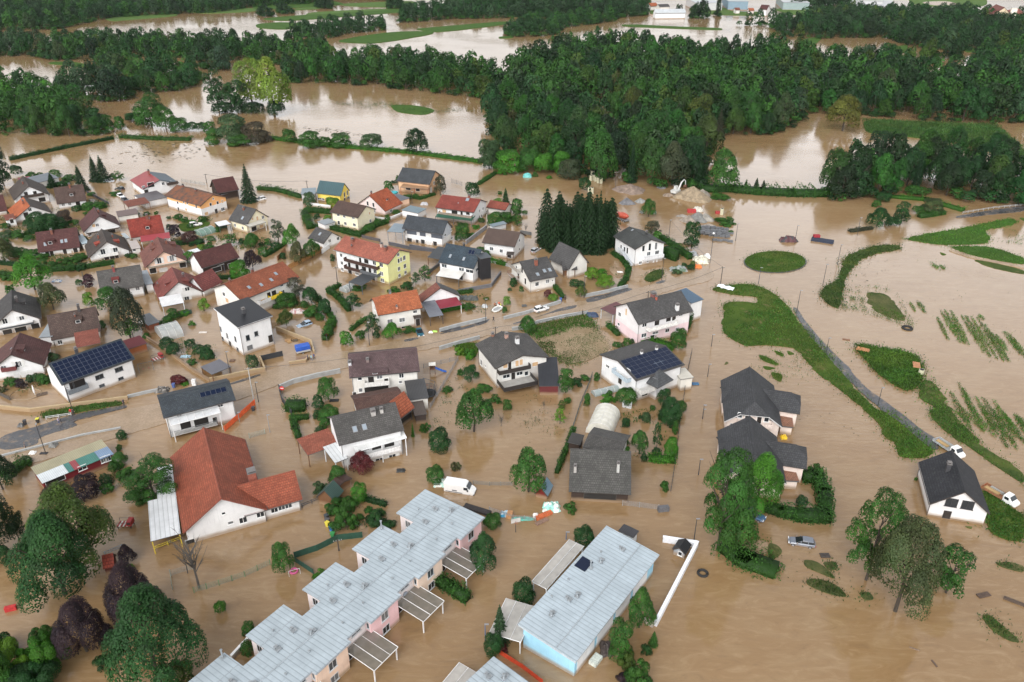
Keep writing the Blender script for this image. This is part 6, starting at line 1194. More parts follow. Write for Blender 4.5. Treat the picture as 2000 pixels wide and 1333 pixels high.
PLANTS = '''
broad -71.4 92.8 16.5 12.7 dark|big dark green round tree with its trunk showing, in the lower left part
broad -71.7 98.0 17.2 13.1 olive|big yellowish green round tree right behind the big dark round tree
broad -57.6 87.2 11.8 8.1 purple|dark purple leaved tree left of the big dark green tree at the bottom
broad -62.7 81.8 10.0 7.8 purple|dark purple leaved tree nearest the lower left corner
broad -64.2 99.7 4.0 3.0 purple|tiny purple leaved tree beside the red playhouse
broad -49.4 75.8 18.5 12.2 dark|huge dark green round tree at the bottom edge left of the pink terrace
wild -71.1 77.5 9.3 6.6 lime
wild -67.0 78.7 8.9 6.7 bright
wild -67.1 74.9 7.2 7.3 dark
wild -74.7 81.8 4.5 4.2 dark
bush -70.7 74.1 10.2 5.0 mid
wild -70.5 84.0 3.4 3.4 mid
broad -87.3 102.8 12.4 7.9 deep|dark tree cut by the left frame edge above the big dark round tree
airy -85.5 105.3 8.4 3.5 deep|slim dark tree between the left frame edge and the yellowish green tree
broad -96.2 119.2 9.0 5.7 deep|very dark tree at the left frame edge beside the wet road
wild -96.1 125.8 2.8 3.4 mid
bush -85.0 99.4 4.5 3.4 dark
bush -79.3 117.1 5.2 5.3 purple|dark purplish bush below the long red shed
bush -85.6 117.7 2.7 5.0 .050,.040,.025|brownish bush at the lower left end of the long red shed
bush -77.3 126.9 3.1 3.8 mid
bush -80.8 135.8 2.2 2.4 dark
wild -79.6 131.6 2.0 1.4 mid
wild -74.4 122.9 2.9 3.5 mid
wild -76.2 118.6 2.4 2.7 mid
airy -66.0 115.5 9.9 10.1 green|open branched tree leaning over the white kindergarten canopy
wild -69.2 116.2 3.4 4.5 mid
bush -46.5 75.9 4.7 4.3 olive
wild -58.8 79.1 3.2 2.8 dark
bush -45.3 89.2 2.4 2.0 bright|small bright green ball shrub alone in brown water right of the huge tree
bush -39.9 85.2 2.4 2.1 mid|small green ball shrub beside the left end of the pink terrace
wild -66.5 128.5 2.5 2.1 bright
wild -63.1 97.7 2.3 1.7 lime
wild -59.8 83.3 3.4 3.3 dark
broad -37.6 97.7 6.5 3.9 mid|small round green tree at the end of the green screened fence
bare -50.5 94.3 12.1 7.1 grey|leafless grey tree in front of the kindergarten gable
bare -53.5 97.5 7.1 3.0 grey|thin leafless sapling left of the leafless grey tree
bush -38.9 81.4 2.6 2.1 mid
bush -33.3 121.4 4.2 3.9 mid
bush -28.3 115.8 4.6 3.3 bright
wild -29.8 108.7 6.2 5.0 mid
wild -32.2 112.8 3.8 4.1 green
wild -29.9 113.3 3.8 4.1 mid
wild -24.3 109.9 3.1 4.2 dark
wild -36.1 118.6 3.1 3.1 grey
wild -22.0 108.9 1.4 2.9 dark
wild -31.3 96.3 2.5 2.7 bright
wild -27.3 111.0 1.1 1.8 mid
wild -26.1 113.1 1.0 1.9 mid
broad -29.1 124.3 5.0 4.9 red|wine red small tree in front of the glass porch
broad -4.6 98.2 8.0 5.2 dark|dark green tree at the upper right end of the pink terrace
bush -3.4 108.5 3.3 3.5 mid
bush -14.6 132.1 5.6 5.0 dark|dark round bush alone in brown water above the white van
bush -14.7 121.5 3.8 3.7 mid|round green bush beside the rear of the white van
wild -11.0 125.2 2.7 2.2 brown
broad -8.0 138.2 10.7 8.3 green|large round olive green tree in the flooded garden below the house with the open terrace
broad 3.1 118.5 9.8 7.0 mid|green walnut like tree beside the red hut
bush 12.3 104.5 3.8 3.8 dark|dark round bush at the upper end of the long grey canopy
bush 1.9 91.4 5.2 4.0 dark|dark round bush between the two grey canopies of the blue building
conifer -1.8 83.5 7.5 3.6 blue|bluish conifer at the end of the grey canopy of the blue building
bush -2.7 81.2 4.5 3.0 dark
wild -1.4 81.8 1.9 1.8 red
broad 19.4 86.2 8.0 4.6 mid|small green tree by the upper garage doors of the blue building
tall 15.7 80.5 7.8 3.7 mid|slim green tree by the lower garage doors of the blue building
wild 17.8 75.9 6.4 4.3 mid
wild 16.6 79.2 4.2 3.2 olive
conifer 21.0 82.9 2.8 1.9 mid|tiny conifer at the lower end of the white boundary wall
wild 19.7 81.2 2.8 1.8 dark
wild 15.8 76.3 2.7 2.6 purple
wild 28.8 119.1 2.8 1.8 mid
wild 22.9 134.0 2.2 2.5 mid|small palm like plant beside the mossy barn
broad 25.6 130.4 5.7 3.9 mid|small green tree by the right end of the mossy barn roof
bush 22.7 130.2 2.1 2.1 bright
bush 31.6 129.8 4.8 3.2 bright
airy 29.3 131.9 6.8 2.1 dark|thin two storey topiary tree in the vegetable garden
bush 28.7 142.0 2.5 2.0 grey
bush 24.1 140.0 2.5 1.8 dark
broad 33.6 141.1 6.7 5.2 dark|dark tree at the garden fence below the octagonal terrace canopy
bush 29.1 130.5 1.5 2.1 dark
wild 10.6 113.1 2.8 2.6 mid
airy 35.2 103.0 21.6 9.8 mid|tall green tree leaning in front of the nearer pink villa
broad 43.6 111.4 14.2 9.7 bright|bright green broad tree covering the nearer pink villa
broad 38.3 103.3 11.6 6.9 mid|lower green tree right under the tall leaning tree
airy 57.8 96.0 18.4 8.1 mid|tall green tree with a bare lower trunk at the lower right
broad 59.8 89.4 18.8 10.5 .050,.070,.024|large brownish green tree with drooping branches at the lower right
airy 69.5 93.2 9.4 6.8 green|small two stemmed tree leaning right at the lower right
wild 58.5 122.9 4.4 3.3 mid
wild 77.5 122.0 1.0 0.7 bright
bush 25.3 148.8 4.5 4.9 mid
bush 24.1 139.8 2.6 1.8 dark
bush 28.7 141.9 2.6 2.0 grey
bush 33.5 141.2 5.9 4.7 dark
bush 36.6 145.4 3.4 2.8 mid
broad 33.7 148.8 4.1 3.6 dark|dark small tree below the octagonal terrace canopy
bush 41.2 174.2 5.0 4.4 mid
bush 43.4 180.4 2.9 2.9 mid
bush 28.8 175.6 2.6 2.5 mid
bush 26.0 175.6 1.4 1.8 mid
bush 16.7 150.1 2.2 1.4 mid
wild 21.4 150.1 2.2 3.8 bright
wild 19.7 159.0 3.1 1.8 mid
bush 34.0 137.3 3.8 1.4 mid
wild 28.8 119.6 2.4 1.7 mid
broad -9.6 159.0 4.1 4.2 dark|small dark tree left of the house with the open terrace
tall 12.1 153.5 6.8 3.6 mid|upright green tree right of the black lean to roof
wild 14.8 156.9 2.4 3.2 dark
wild 17.0 159.2 1.7 2.7 mid
bush -1.0 146.6 3.0 2.1 mid
wild -3.8 149.7 2.6 3.1 mid
wild -6.4 154.4 2.4 3.8 mid
wild 12.4 149.5 1.8 1.8 mid
airy 10.2 141.0 4.1 2.6 lime|small lime green tree in the silted flooded garden
bare 7.0 146.7 2.7 1.5 grey|small bare sapling in the silted garden above the lime green tree
airy 11.0 146.7 2.2 2.2 olive|thin olive sapling above the small lime green tree
bare -2.3 140.2 3.2 1.9 grey|bare sapling right of the large round olive green tree
broad 4.1 182.8 5.0 4.8 mid|green tree at the roadside in front of the weedy plot
wild -12.9 171.4 2.9 2.8 lime
wild -10.3 169.4 3.9 3.4 bright
bush 16.5 147.9 3.7 1.5 mid
wild 9.0 153.8 2.7 1.3 olive
wild -12.2 161.5 2.4 1.8 mid
wild -14.6 154.1 2.0 2.6 mid
bush -61.8 164.2 4.3 3.2 grey|round grey green tree shrub in front of the white cube house
broad -59.5 187.1 4.7 4.5 olive|olive green round tree beside the stranded blue car
broad -56.0 200.6 5.0 4.8 dark|dark round tree behind the hedged garden of the long house
airy -61.0 203.5 6.7 5.9 .070,.075,.050|thin leaved brownish tree behind the long house
bush -62.4 198.8 4.4 6.2 mid
bush -50.4 193.0 5.2 4.1 dark
wild -54.0 193.0 3.6 5.5 mid
bush -47.7 186.5 2.2 3.2 bright
bush -47.2 181.5 3.3 2.6 mid
airy -43.5 196.1 4.9 5.1 dark|dark airy tree beside the curved clipped hedge
airy -35.8 181.1 6.6 4.4 dark|dark ragged tree at the left corner of the vivid orange roofed house
broad -30.5 179.7 4.6 5.1 bright|bright green feathery tree in front of the vivid orange roofed house
wild -38.9 180.1 3.0 3.1 mid
bush -41.5 176.0 4.4 3.8 bright
bush -34.8 180.1 2.2 2.0 dark
wild -26.6 183.6 1.9 4.0 mid
broad -41.1 150.8 5.7 5.1 mid|round green tree left of the plum roofed house
bush -42.5 147.2 3.7 2.8 dark
bush -39.2 142.7 3.5 4.8 mid
bush -39.5 140.0 2.8 2.7 mid
wild -40.4 138.6 1.5 2.2 grey
bush -74.5 169.3 4.1 3.3 dark
conifer -20.6 136.5 3.4 1.0 bright|slim bright column cypress beside the small black shed
wild -18.3 138.3 2.9 2.4 mid
bush -86.1 174.5 3.2 4.1 dark
bush -83.1 171.2 3.3 3.7 dark
bush -80.5 175.0 2.5 2.8 dark
bush -77.3 172.0 2.6 3.5 dark
bush -74.4 169.3 3.3 3.6 dark
wild -77.1 166.6 2.1 2.3 mid
wild -84.5 187.1 1.9 2.0 bright
broad -97.8 180.1 14.4 8.7 .030,.042,.020|tall very dark green tree below the grey brown roofed house
broad -97.1 180.1 5.7 3.9 bright|bright green small tree at the foot of the tall very dark tree
broad -110.3 196.9 6.7 7.5 mid|mid green tree left of the tall very dark tree
bush -117.4 199.4 4.4 3.0 lime
broad -137.8 209.6 11.0 10.4 bright|large fresh green round tree in the left gardens
broad -125.8 196.5 8.3 7.3 .055,.075,.028|olive brown tree right below the large fresh green round tree
broad -158.3 230.6 8.1 7.9 .060,.080,.025|olive green tree at the left frame edge beside the wide maroon roofed house
wild -156.0 235.4 3.5 6.1 mid
wild -151.8 234.3 3.9 5.2 mid
wild -148.0 233.3 2.2 4.8 mid
wild -140.1 227.1 3.0 5.9 mid
wild -137.0 229.6 2.8 6.0 mid
wild -135.9 233.3 2.2 5.2 mid
wild -149.7 217.3 2.5 4.9 mid
wild -144.2 208.3 3.2 3.3 mid
wild -132.8 199.8 2.7 3.9 mid
wild -152.6 219.2 2.3 4.2 mid
wild -116.0 157.2 2.7 2.8 mid
bush -112.3 155.5 2.6 2.8 purple
bush -112.0 158.6 2.0 2.1 dark
bush -110.7 158.9 2.1 2.3 dark
wild -108.0 158.0 2.6 3.3 mid
wild -112.1 168.5 2.8 4.2 grey
bush -77.0 157.7 2.2 4.0 red|dark red leaved bush on the flooded lawn beside the full solar roof
wild -75.8 157.5 1.1 2.7 bright
bush -90.6 190.7 3.3 3.9 mid
bush -91.3 188.0 2.5 3.4 mid
wild -88.8 193.4 1.9 3.8 bright
broad -84.1 195.7 3.9 3.3 lime|small lime green tree on the fence of the large brick red roofed chalet
wild -115.9 154.1 2.0 2.3 brown
wild -93.7 180.1 1.9 2.3 mid
conifer -168.2 302.4 10.0 7.0 deep|dark spruce standing behind the plain brown roofed house
conifer -168.7 315.2 10.4 6.4 deep|left one of the twin conifers at the flooded field edge
conifer -165.3 314.9 10.5 7.2 deep|right one of the twin conifers at the flooded field edge
conifer -98.9 289.0 14.2 7.9 deep|tall lone spruce by the turning loop at the flooded field
conifer -182.0 306.9 5.8 5.1 deep|small spruce behind the farthest left chalet
tall -202.2 308.5 16.9 7.0 deep|tall dark tree at the left frame edge by the flooded field
tall -196.7 294.8 11.5 5.8 deep|second dark tree at the left frame edge below the tall one
bush -205.5 323.5 4.7 5.0 dark
wild -198.0 320.7 3.1 4.7 mid
bush -187.9 320.7 3.5 5.3 mid
wild -180.2 316.3 3.2 6.8 mid
airy -159.4 315.8 4.0 4.7 mid|small airy tree right of the twin conifers
wild -163.7 319.0 3.2 3.1 mid
wild -196.0 322.6 1.9 3.7 mid
wild -178.9 309.4 2.9 5.6 dark
wild -184.2 307.7 2.6 5.1 dark
bush -164.8 261.7 5.9 6.6 dark
bush -157.8 256.6 7.3 8.2 dark
bush -156.7 265.5 5.2 5.6 .050,.035,.025
bush -156.1 259.8 4.6 6.6 dark
bush -161.2 256.0 3.7 6.9 dark
bush -167.8 262.3 2.8 3.5 dark
bush -159.0 279.2 2.2 4.2 dark
bush -154.9 279.9 3.4 5.1 mid
bush -152.2 281.3 2.7 5.2 mid
bush -161.6 296.3 1.5 3.4 mid
bush -169.6 252.4 2.3 5.2 grey
bush -165.5 251.2 3.2 3.8 mid
bush -174.6 259.8 2.3 4.0 mid
bush -113.5 253.3 4.5 4.1 purple|dark purple ball bush right of the bright red roofed house
bush -106.5 247.1 4.2 5.8 .050,.022,.018|rusty red bush beside the small green garden tunnel
wild -109.9 242.5 2.9 4.2 mid
wild -103.9 245.3 2.0 5.5 dark
bush -100.1 240.3 2.2 2.7 lime
bush -100.6 230.6 3.8 4.0 bright
wild -97.5 240.3 4.0 3.7 mid
bush -81.2 218.7 6.1 6.3 bright
broad -79.0 224.1 6.6 5.8 purple|big dark purple tree beside the dark timber house
airy -92.1 244.2 4.3 5.0 mid|small airy tree in front of the cream house with grey roof
bush -82.8 217.8 2.1 1.9 lime
wild -115.7 267.5 2.1 4.1 mid
wild -109.3 267.5 2.6 4.1 mid
wild -112.5 266.2 1.4 3.1 bright
bush -123.5 212.7 4.1 3.9 .045,.015,.020|wine red bush left of the grey brown roofed house
wild -122.1 270.2 1.4 1.8 grey
wild -119.4 270.2 1.4 2.7 mid
wild -153.2 297.9 1.8 5.4 mid
wild -152.7 274.2 1.9 3.2 mid
wild -128.5 274.9 1.7 1.8 mid
wild -121.1 234.3 2.0 2.4 dark
bush -89.0 245.9 2.1 2.0 dark
broad -84.4 242.8 5.0 5.8 mid|green garden tree below the cream house with grey roof
bush -77.0 242.5 2.0 3.7 dark
bush -79.1 236.5 3.0 3.9 mid
bush -79.8 244.2 2.9 2.5 mid
airy -77.4 248.2 7.9 5.5 .060,.085,.045|thin grey green tree by the flooded street above the hedge corner
broad -71.5 243.6 7.8 6.2 bright|bright green tree left of the small grey roofed house
broad -66.1 228.6 7.6 5.1 brown|olive brown tree by the long wooden fence
broad -63.0 233.8 6.2 6.6 mid|green round tree by the long wooden fence
bush -75.3 284.9 5.6 5.2 grey
bush -66.4 283.5 3.8 5.9 lime|lime green ball shrub in front of the bright yellow house
broad -27.6 296.7 8.3 5.3 .050,.050,.025|brownish narrow tree right of the orange timber house
bush -48.1 301.9 4.6 4.5 mid
bush -43.5 265.1 3.6 2.2 mid
bush -65.2 268.2 2.4 3.6 lime
wild -46.5 317.2 2.9 2.1 mid
bush -48.5 257.3 3.0 4.8 mid
wild -39.9 291.7 2.8 4.4 mid
bush -41.7 275.6 1.7 3.2 mid
wild -47.5 312.8 1.6 3.1 dark
wild -82.1 244.2 1.8 2.1 dark
airy -25.7 215.5 5.1 4.1 green|airy green tree left of the white awning
airy -28.2 213.6 3.7 3.4 grey|thin grey green tree nearest the yellow apartment house corner
wild -30.4 210.0 3.2 4.4 dark
wild -33.9 208.3 2.0 4.0 mid
wild -44.2 209.6 2.2 4.4 mid
wild -56.1 231.2 3.4 2.0 grey
bush -15.2 294.8 6.4 5.8 dark|dark round bush tree behind the house with the green awning
conifer -2.4 287.9 5.6 3.8 dark|small dark conifer right of the red roofed outbuilding
bush -5.5 285.7 2.7 4.1 lime
bush 1.6 276.3 6.2 5.5 mid
bush -6.2 263.3 5.3 6.2 mid
bush -2.5 266.2 4.2 5.4 mid
bush -16.6 249.8 6.5 5.5 mid
airy 1.8 262.9 4.0 4.0 mid|airy little tree below the red roofed outbuilding
bare 8.7 254.2 4.4 3.5 grey|bare little tree left of the dense conifer block
bare 4.7 256.6 3.2 2.2 grey|bare sapling above the ribbed brown roofed house
wild 0.0 268.8 2.8 4.1 mid
wild -4.7 297.9 2.0 2.0 mid
wild -12.4 261.0 1.4 3.5 bright
wild -13.8 253.6 0.9 3.9 bright
bush -9.9 238.6 1.8 3.7 mid
bush -8.1 234.3 2.6 3.2 mid
bush 21.4 225.3 3.4 2.5 mid
broad 23.9 217.1 4.0 4.5 lime|lime green round tree, left one of the pair left of the tall white house
broad 26.8 218.3 2.9 3.8 bright|small bright green tree tucked between the two lime green round trees
broad 27.0 211.4 3.9 5.7 lime|lime green round tree, right one of the pair left of the tall white house
broad 19.6 204.8 3.5 3.4 olive|little umbrella shaped tree beside the street lamp
bush 18.1 212.3 2.4 3.2 dark
bush 20.2 212.3 1.8 2.4 dark
bush 0.4 212.3 2.8 2.5 dark
bush 2.6 207.8 2.2 1.5 mid
bush 10.0 205.0 2.2 2.6 red
bush 11.5 201.7 2.6 3.1 lime
bush -1.4 199.6 3.0 2.2 lime
bush -2.0 194.3 2.2 1.5 mid
wild -0.7 209.1 1.2 1.5 grey
wild -7.2 202.7 1.4 1.8 olive
wild -12.0 197.3 2.3 3.9 mid
bush 28.4 303.6 5.5 5.3 dark
wild 17.5 220.2 0.8 1.5 mid
broad 48.8 272.3 6.7 5.5 mid|small green tree growing among pipes in the flooded yard
tall 58.0 241.3 9.5 5.5 dark|dark narrow tree with bushy top beside the stacked grey blocks
airy 47.0 252.8 5.5 6.4 .070,.075,.040|half bare brownish tree behind the tall white house
bush 48.4 249.9 3.3 3.4 bright
bush 55.5 226.5 2.3 2.0 olive
bush 54.6 224.1 1.9 2.8 dark
bush 53.0 226.5 1.5 1.9 dark
bush 74.4 255.7 1.1 2.1 mid
wild 49.8 221.3 1.9 3.4 grey
wild 35.7 223.3 0.9 1.3 bright
broad 126.3 261.5 7.2 8.1 dark|dark round tree right of the pond beyond the roundabout
tall 135.3 263.6 8.3 5.4 dark|narrow dark tree beside the dark round tree beyond the roundabout
bush 132.2 263.0 3.6 4.7 dark
bush 152.0 276.5 6.2 7.8 .050,.075,.025
bush 146.9 275.8 3.1 4.4 mid
bush 135.1 283.3 2.9 3.8 mid
wild 74.8 265.7 2.8 8.2 mid
wild 79.2 292.9 2.7 7.8 mid
bush 139.8 289.3 4.0 6.2 dark
conifer 95.6 303.1 4.9 3.7 deep|tiny conifer in the hedge bank, right of the green tree by the excavator
conifer 98.8 304.4 3.7 3.2 deep|second tiny conifer in the hedge bank right of the first
conifer 91.9 304.4 3.7 2.7 deep|third and leftmost tiny conifer in the hedge bank
tall -149.2 467.6 24.1 18.1 .130,.200,.026|tall yellow green tree, left and slimmer of the bright pair in the flood
broad -128.6 437.9 30.0 22.5 .130,.200,.026|tall yellow green tree, right and broader of the bright pair in the flood
bush -125.9 431.8 9.3 9.8 deep|dark bush at the foot of the broader bright tree
airy -161.8 447.5 22.0 14.0 dark|airy dark tree at the left end of the tree island in the flood
airy -153.1 442.3 15.9 11.8 dark|airy dark tree, second from the left on the tree island in the flood
airy -147.6 442.3 17.3 11.1 dark|airy dark tree beside the slimmer bright tree on the tree island
bush -159.1 439.2 6.5 8.3 deep
bush -153.6 439.2 6.5 8.3 deep
bush -148.0 439.2 6.5 8.3 deep
bush -142.4 439.2 6.5 8.3 deep
bush -138.3 439.2 6.5 8.3 deep
tall -182.5 407.0 17.2 15.4 green|tree with a slender top in the bush row left of the tree island
broad -173.3 401.6 12.1 14.0 mid|bushy tree right of the slender topped one in the bush row
bush -196.3 419.9 5.2 9.3 dark
bush -190.0 414.2 4.5 7.9 dark
bush -166.1 399.5 7.2 10.2 mid
bush -159.7 399.5 4.7 7.6 dark
bush -154.6 399.5 4.7 7.6 dark
bush -150.2 397.9 5.7 6.3 mid
bush -200.2 422.8 4.0 5.4 dark
bush -204.1 405.9 7.6 5.2 mid
bush -197.1 403.2 7.2 5.8 mid
bush -131.2 375.5 14.5 18.0 grey|large greyish green bush mass at the left end of the grassy dike
bush -140.3 375.5 7.8 9.6 mid
bush -122.1 375.5 10.8 13.8 .060,.050,.030
bush -125.9 371.7 6.3 13.1 mid
bush -93.4 368.5 8.5 11.4 mid
bush -105.2 375.5 7.4 7.2 mid
bush -86.8 368.5 5.3 7.1 mid
bush -80.0 369.9 6.8 11.3 mid
bush -64.5 367.6 7.3 11.6 grey|round greyish bush on the grassy dike
broad -42.8 356.5 11.9 11.5 deep|dark round tree on the grassy dike
tall -9.8 332.8 12.7 9.9 grey|greyish tree at the right end of the grassy dike
bush -116.7 377.9 6.0 6.1 .070,.060,.045
bush -1.6 327.5 10.9 12.3 bright|bright green broad bush, leftmost of the row below the dark woods
bush 6.7 329.0 10.5 10.2 green|darker green bush between the bright bushes below the woods
bush 13.3 325.3 9.7 8.5 bright|bright green bush, middle of the row below the dark woods
bush 20.4 328.1 10.0 9.6 bright|bright green bush, rightmost of the row below the dark woods
bush 23.1 319.0 9.0 9.9 .040,.055,.025|dull olive bush at the right end of the bright bush row
tall -9.8 334.4 11.6 8.1 grey|greyish green tree left of the bright bush row
wild 9.5 321.3 3.3 2.6 mid
wild -4.3 324.4 3.2 4.8 bright
wild 15.2 319.0 1.6 3.1 bright
broad 81.9 301.1 17.3 12.6 mid|tree standing alone at the pond edge behind the excavator
broad 164.8 399.5 17.9 17.7 .100,.105,.018|lone yellow olive tree at the head of the flooded meadow
broad 35.1 312.8 22.0 15.2 green|light green tree at the front of the wood behind the gravel heaps
conifer 99.0 382.7 14.5 7.6 .035,.040,.020|brownish green conifer at the edge of the wood by the pond
bush -166.9 245.3 2.2 4.6 mid
bush -160.4 248.8 2.0 3.8 green
bush -158.7 236.5 2.6 4.9 green
bush -149.8 256.0 2.3 3.0 green
bush -151.7 263.6 2.3 2.7 mid
bush -141.1 247.6 2.2 2.5 dark
bush -132.2 247.6 2.0 3.0 dark
bush -135.6 274.2 1.7 3.2 dark
bush -131.5 274.2 1.4 2.8 dark
bush -117.2 258.5 2.3 3.1 dark
bush -118.5 270.2 1.9 3.2 green
bush -111.1 261.0 1.9 3.1 green
bush -100.0 248.8 1.8 3.0 mid
bush -100.6 257.3 1.8 2.6 green
bush -92.8 240.8 2.2 3.3 green
bush -106.9 237.5 2.0 3.3 dark
bush -119.0 233.3 1.7 2.4 mid
bush -131.2 224.1 2.5 3.5 dark
bush -133.8 223.1 2.1 3.1 green
bush -144.8 227.1 2.3 4.3 mid
bush -149.4 226.1 2.3 4.3 green
bush -163.1 240.8 2.2 3.7 mid
bush -126.5 212.7 2.0 2.2 green
bush -113.4 234.3 1.7 2.4 mid
bush -86.6 245.3 2.0 2.5 dark
bush -77.0 237.5 2.0 2.9 dark
bush -72.2 233.3 2.2 2.4 dark
bush -69.3 270.2 2.1 2.7 dark
bush -65.6 263.6 1.9 2.2 mid
bush -46.9 263.6 2.3 3.1 mid
bush -39.8 287.2 2.2 2.9 dark
bush -36.6 293.2 2.0 2.9 mid
bush -57.3 198.1 1.8 2.8 mid
bush -51.4 190.3 1.7 2.7 mid
bush -64.9 197.3 1.6 2.1 green
bush -42.0 143.6 2.0 2.2 dark
bush -109.2 158.6 2.1 2.4 mid
bush -114.5 156.9 2.1 2.4 mid
bush -107.6 185.8 2.3 2.3 green
bush -92.7 186.5 1.9 1.7 green
bush -4.6 274.2 2.4 3.7 dark
bush -10.8 266.2 1.9 2.7 green
bush 4.6 274.2 1.9 2.3 mid
bush 30.8 146.6 1.2 1.3 mid
bush 31.8 142.4 1.4 1.2 green
bush 27.6 143.0 1.0 1.0 dark
bush 22.0 152.4 1.5 1.7 mid
bush 26.9 174.6 1.8 1.9 green
bush 30.8 177.3 1.5 1.9 dark
bush 26.1 128.1 1.8 1.6 dark
bush 53.1 114.5 2.4 2.2 dark
bush -23.7 111.7 1.7 2.2 mid
bush -77.5 121.0 2.2 2.7 dark
bush -77.6 124.8 2.2 2.4 green
bush -96.5 122.9 2.9 3.5 mid
bush -96.2 127.5 1.7 2.4 dark
'''
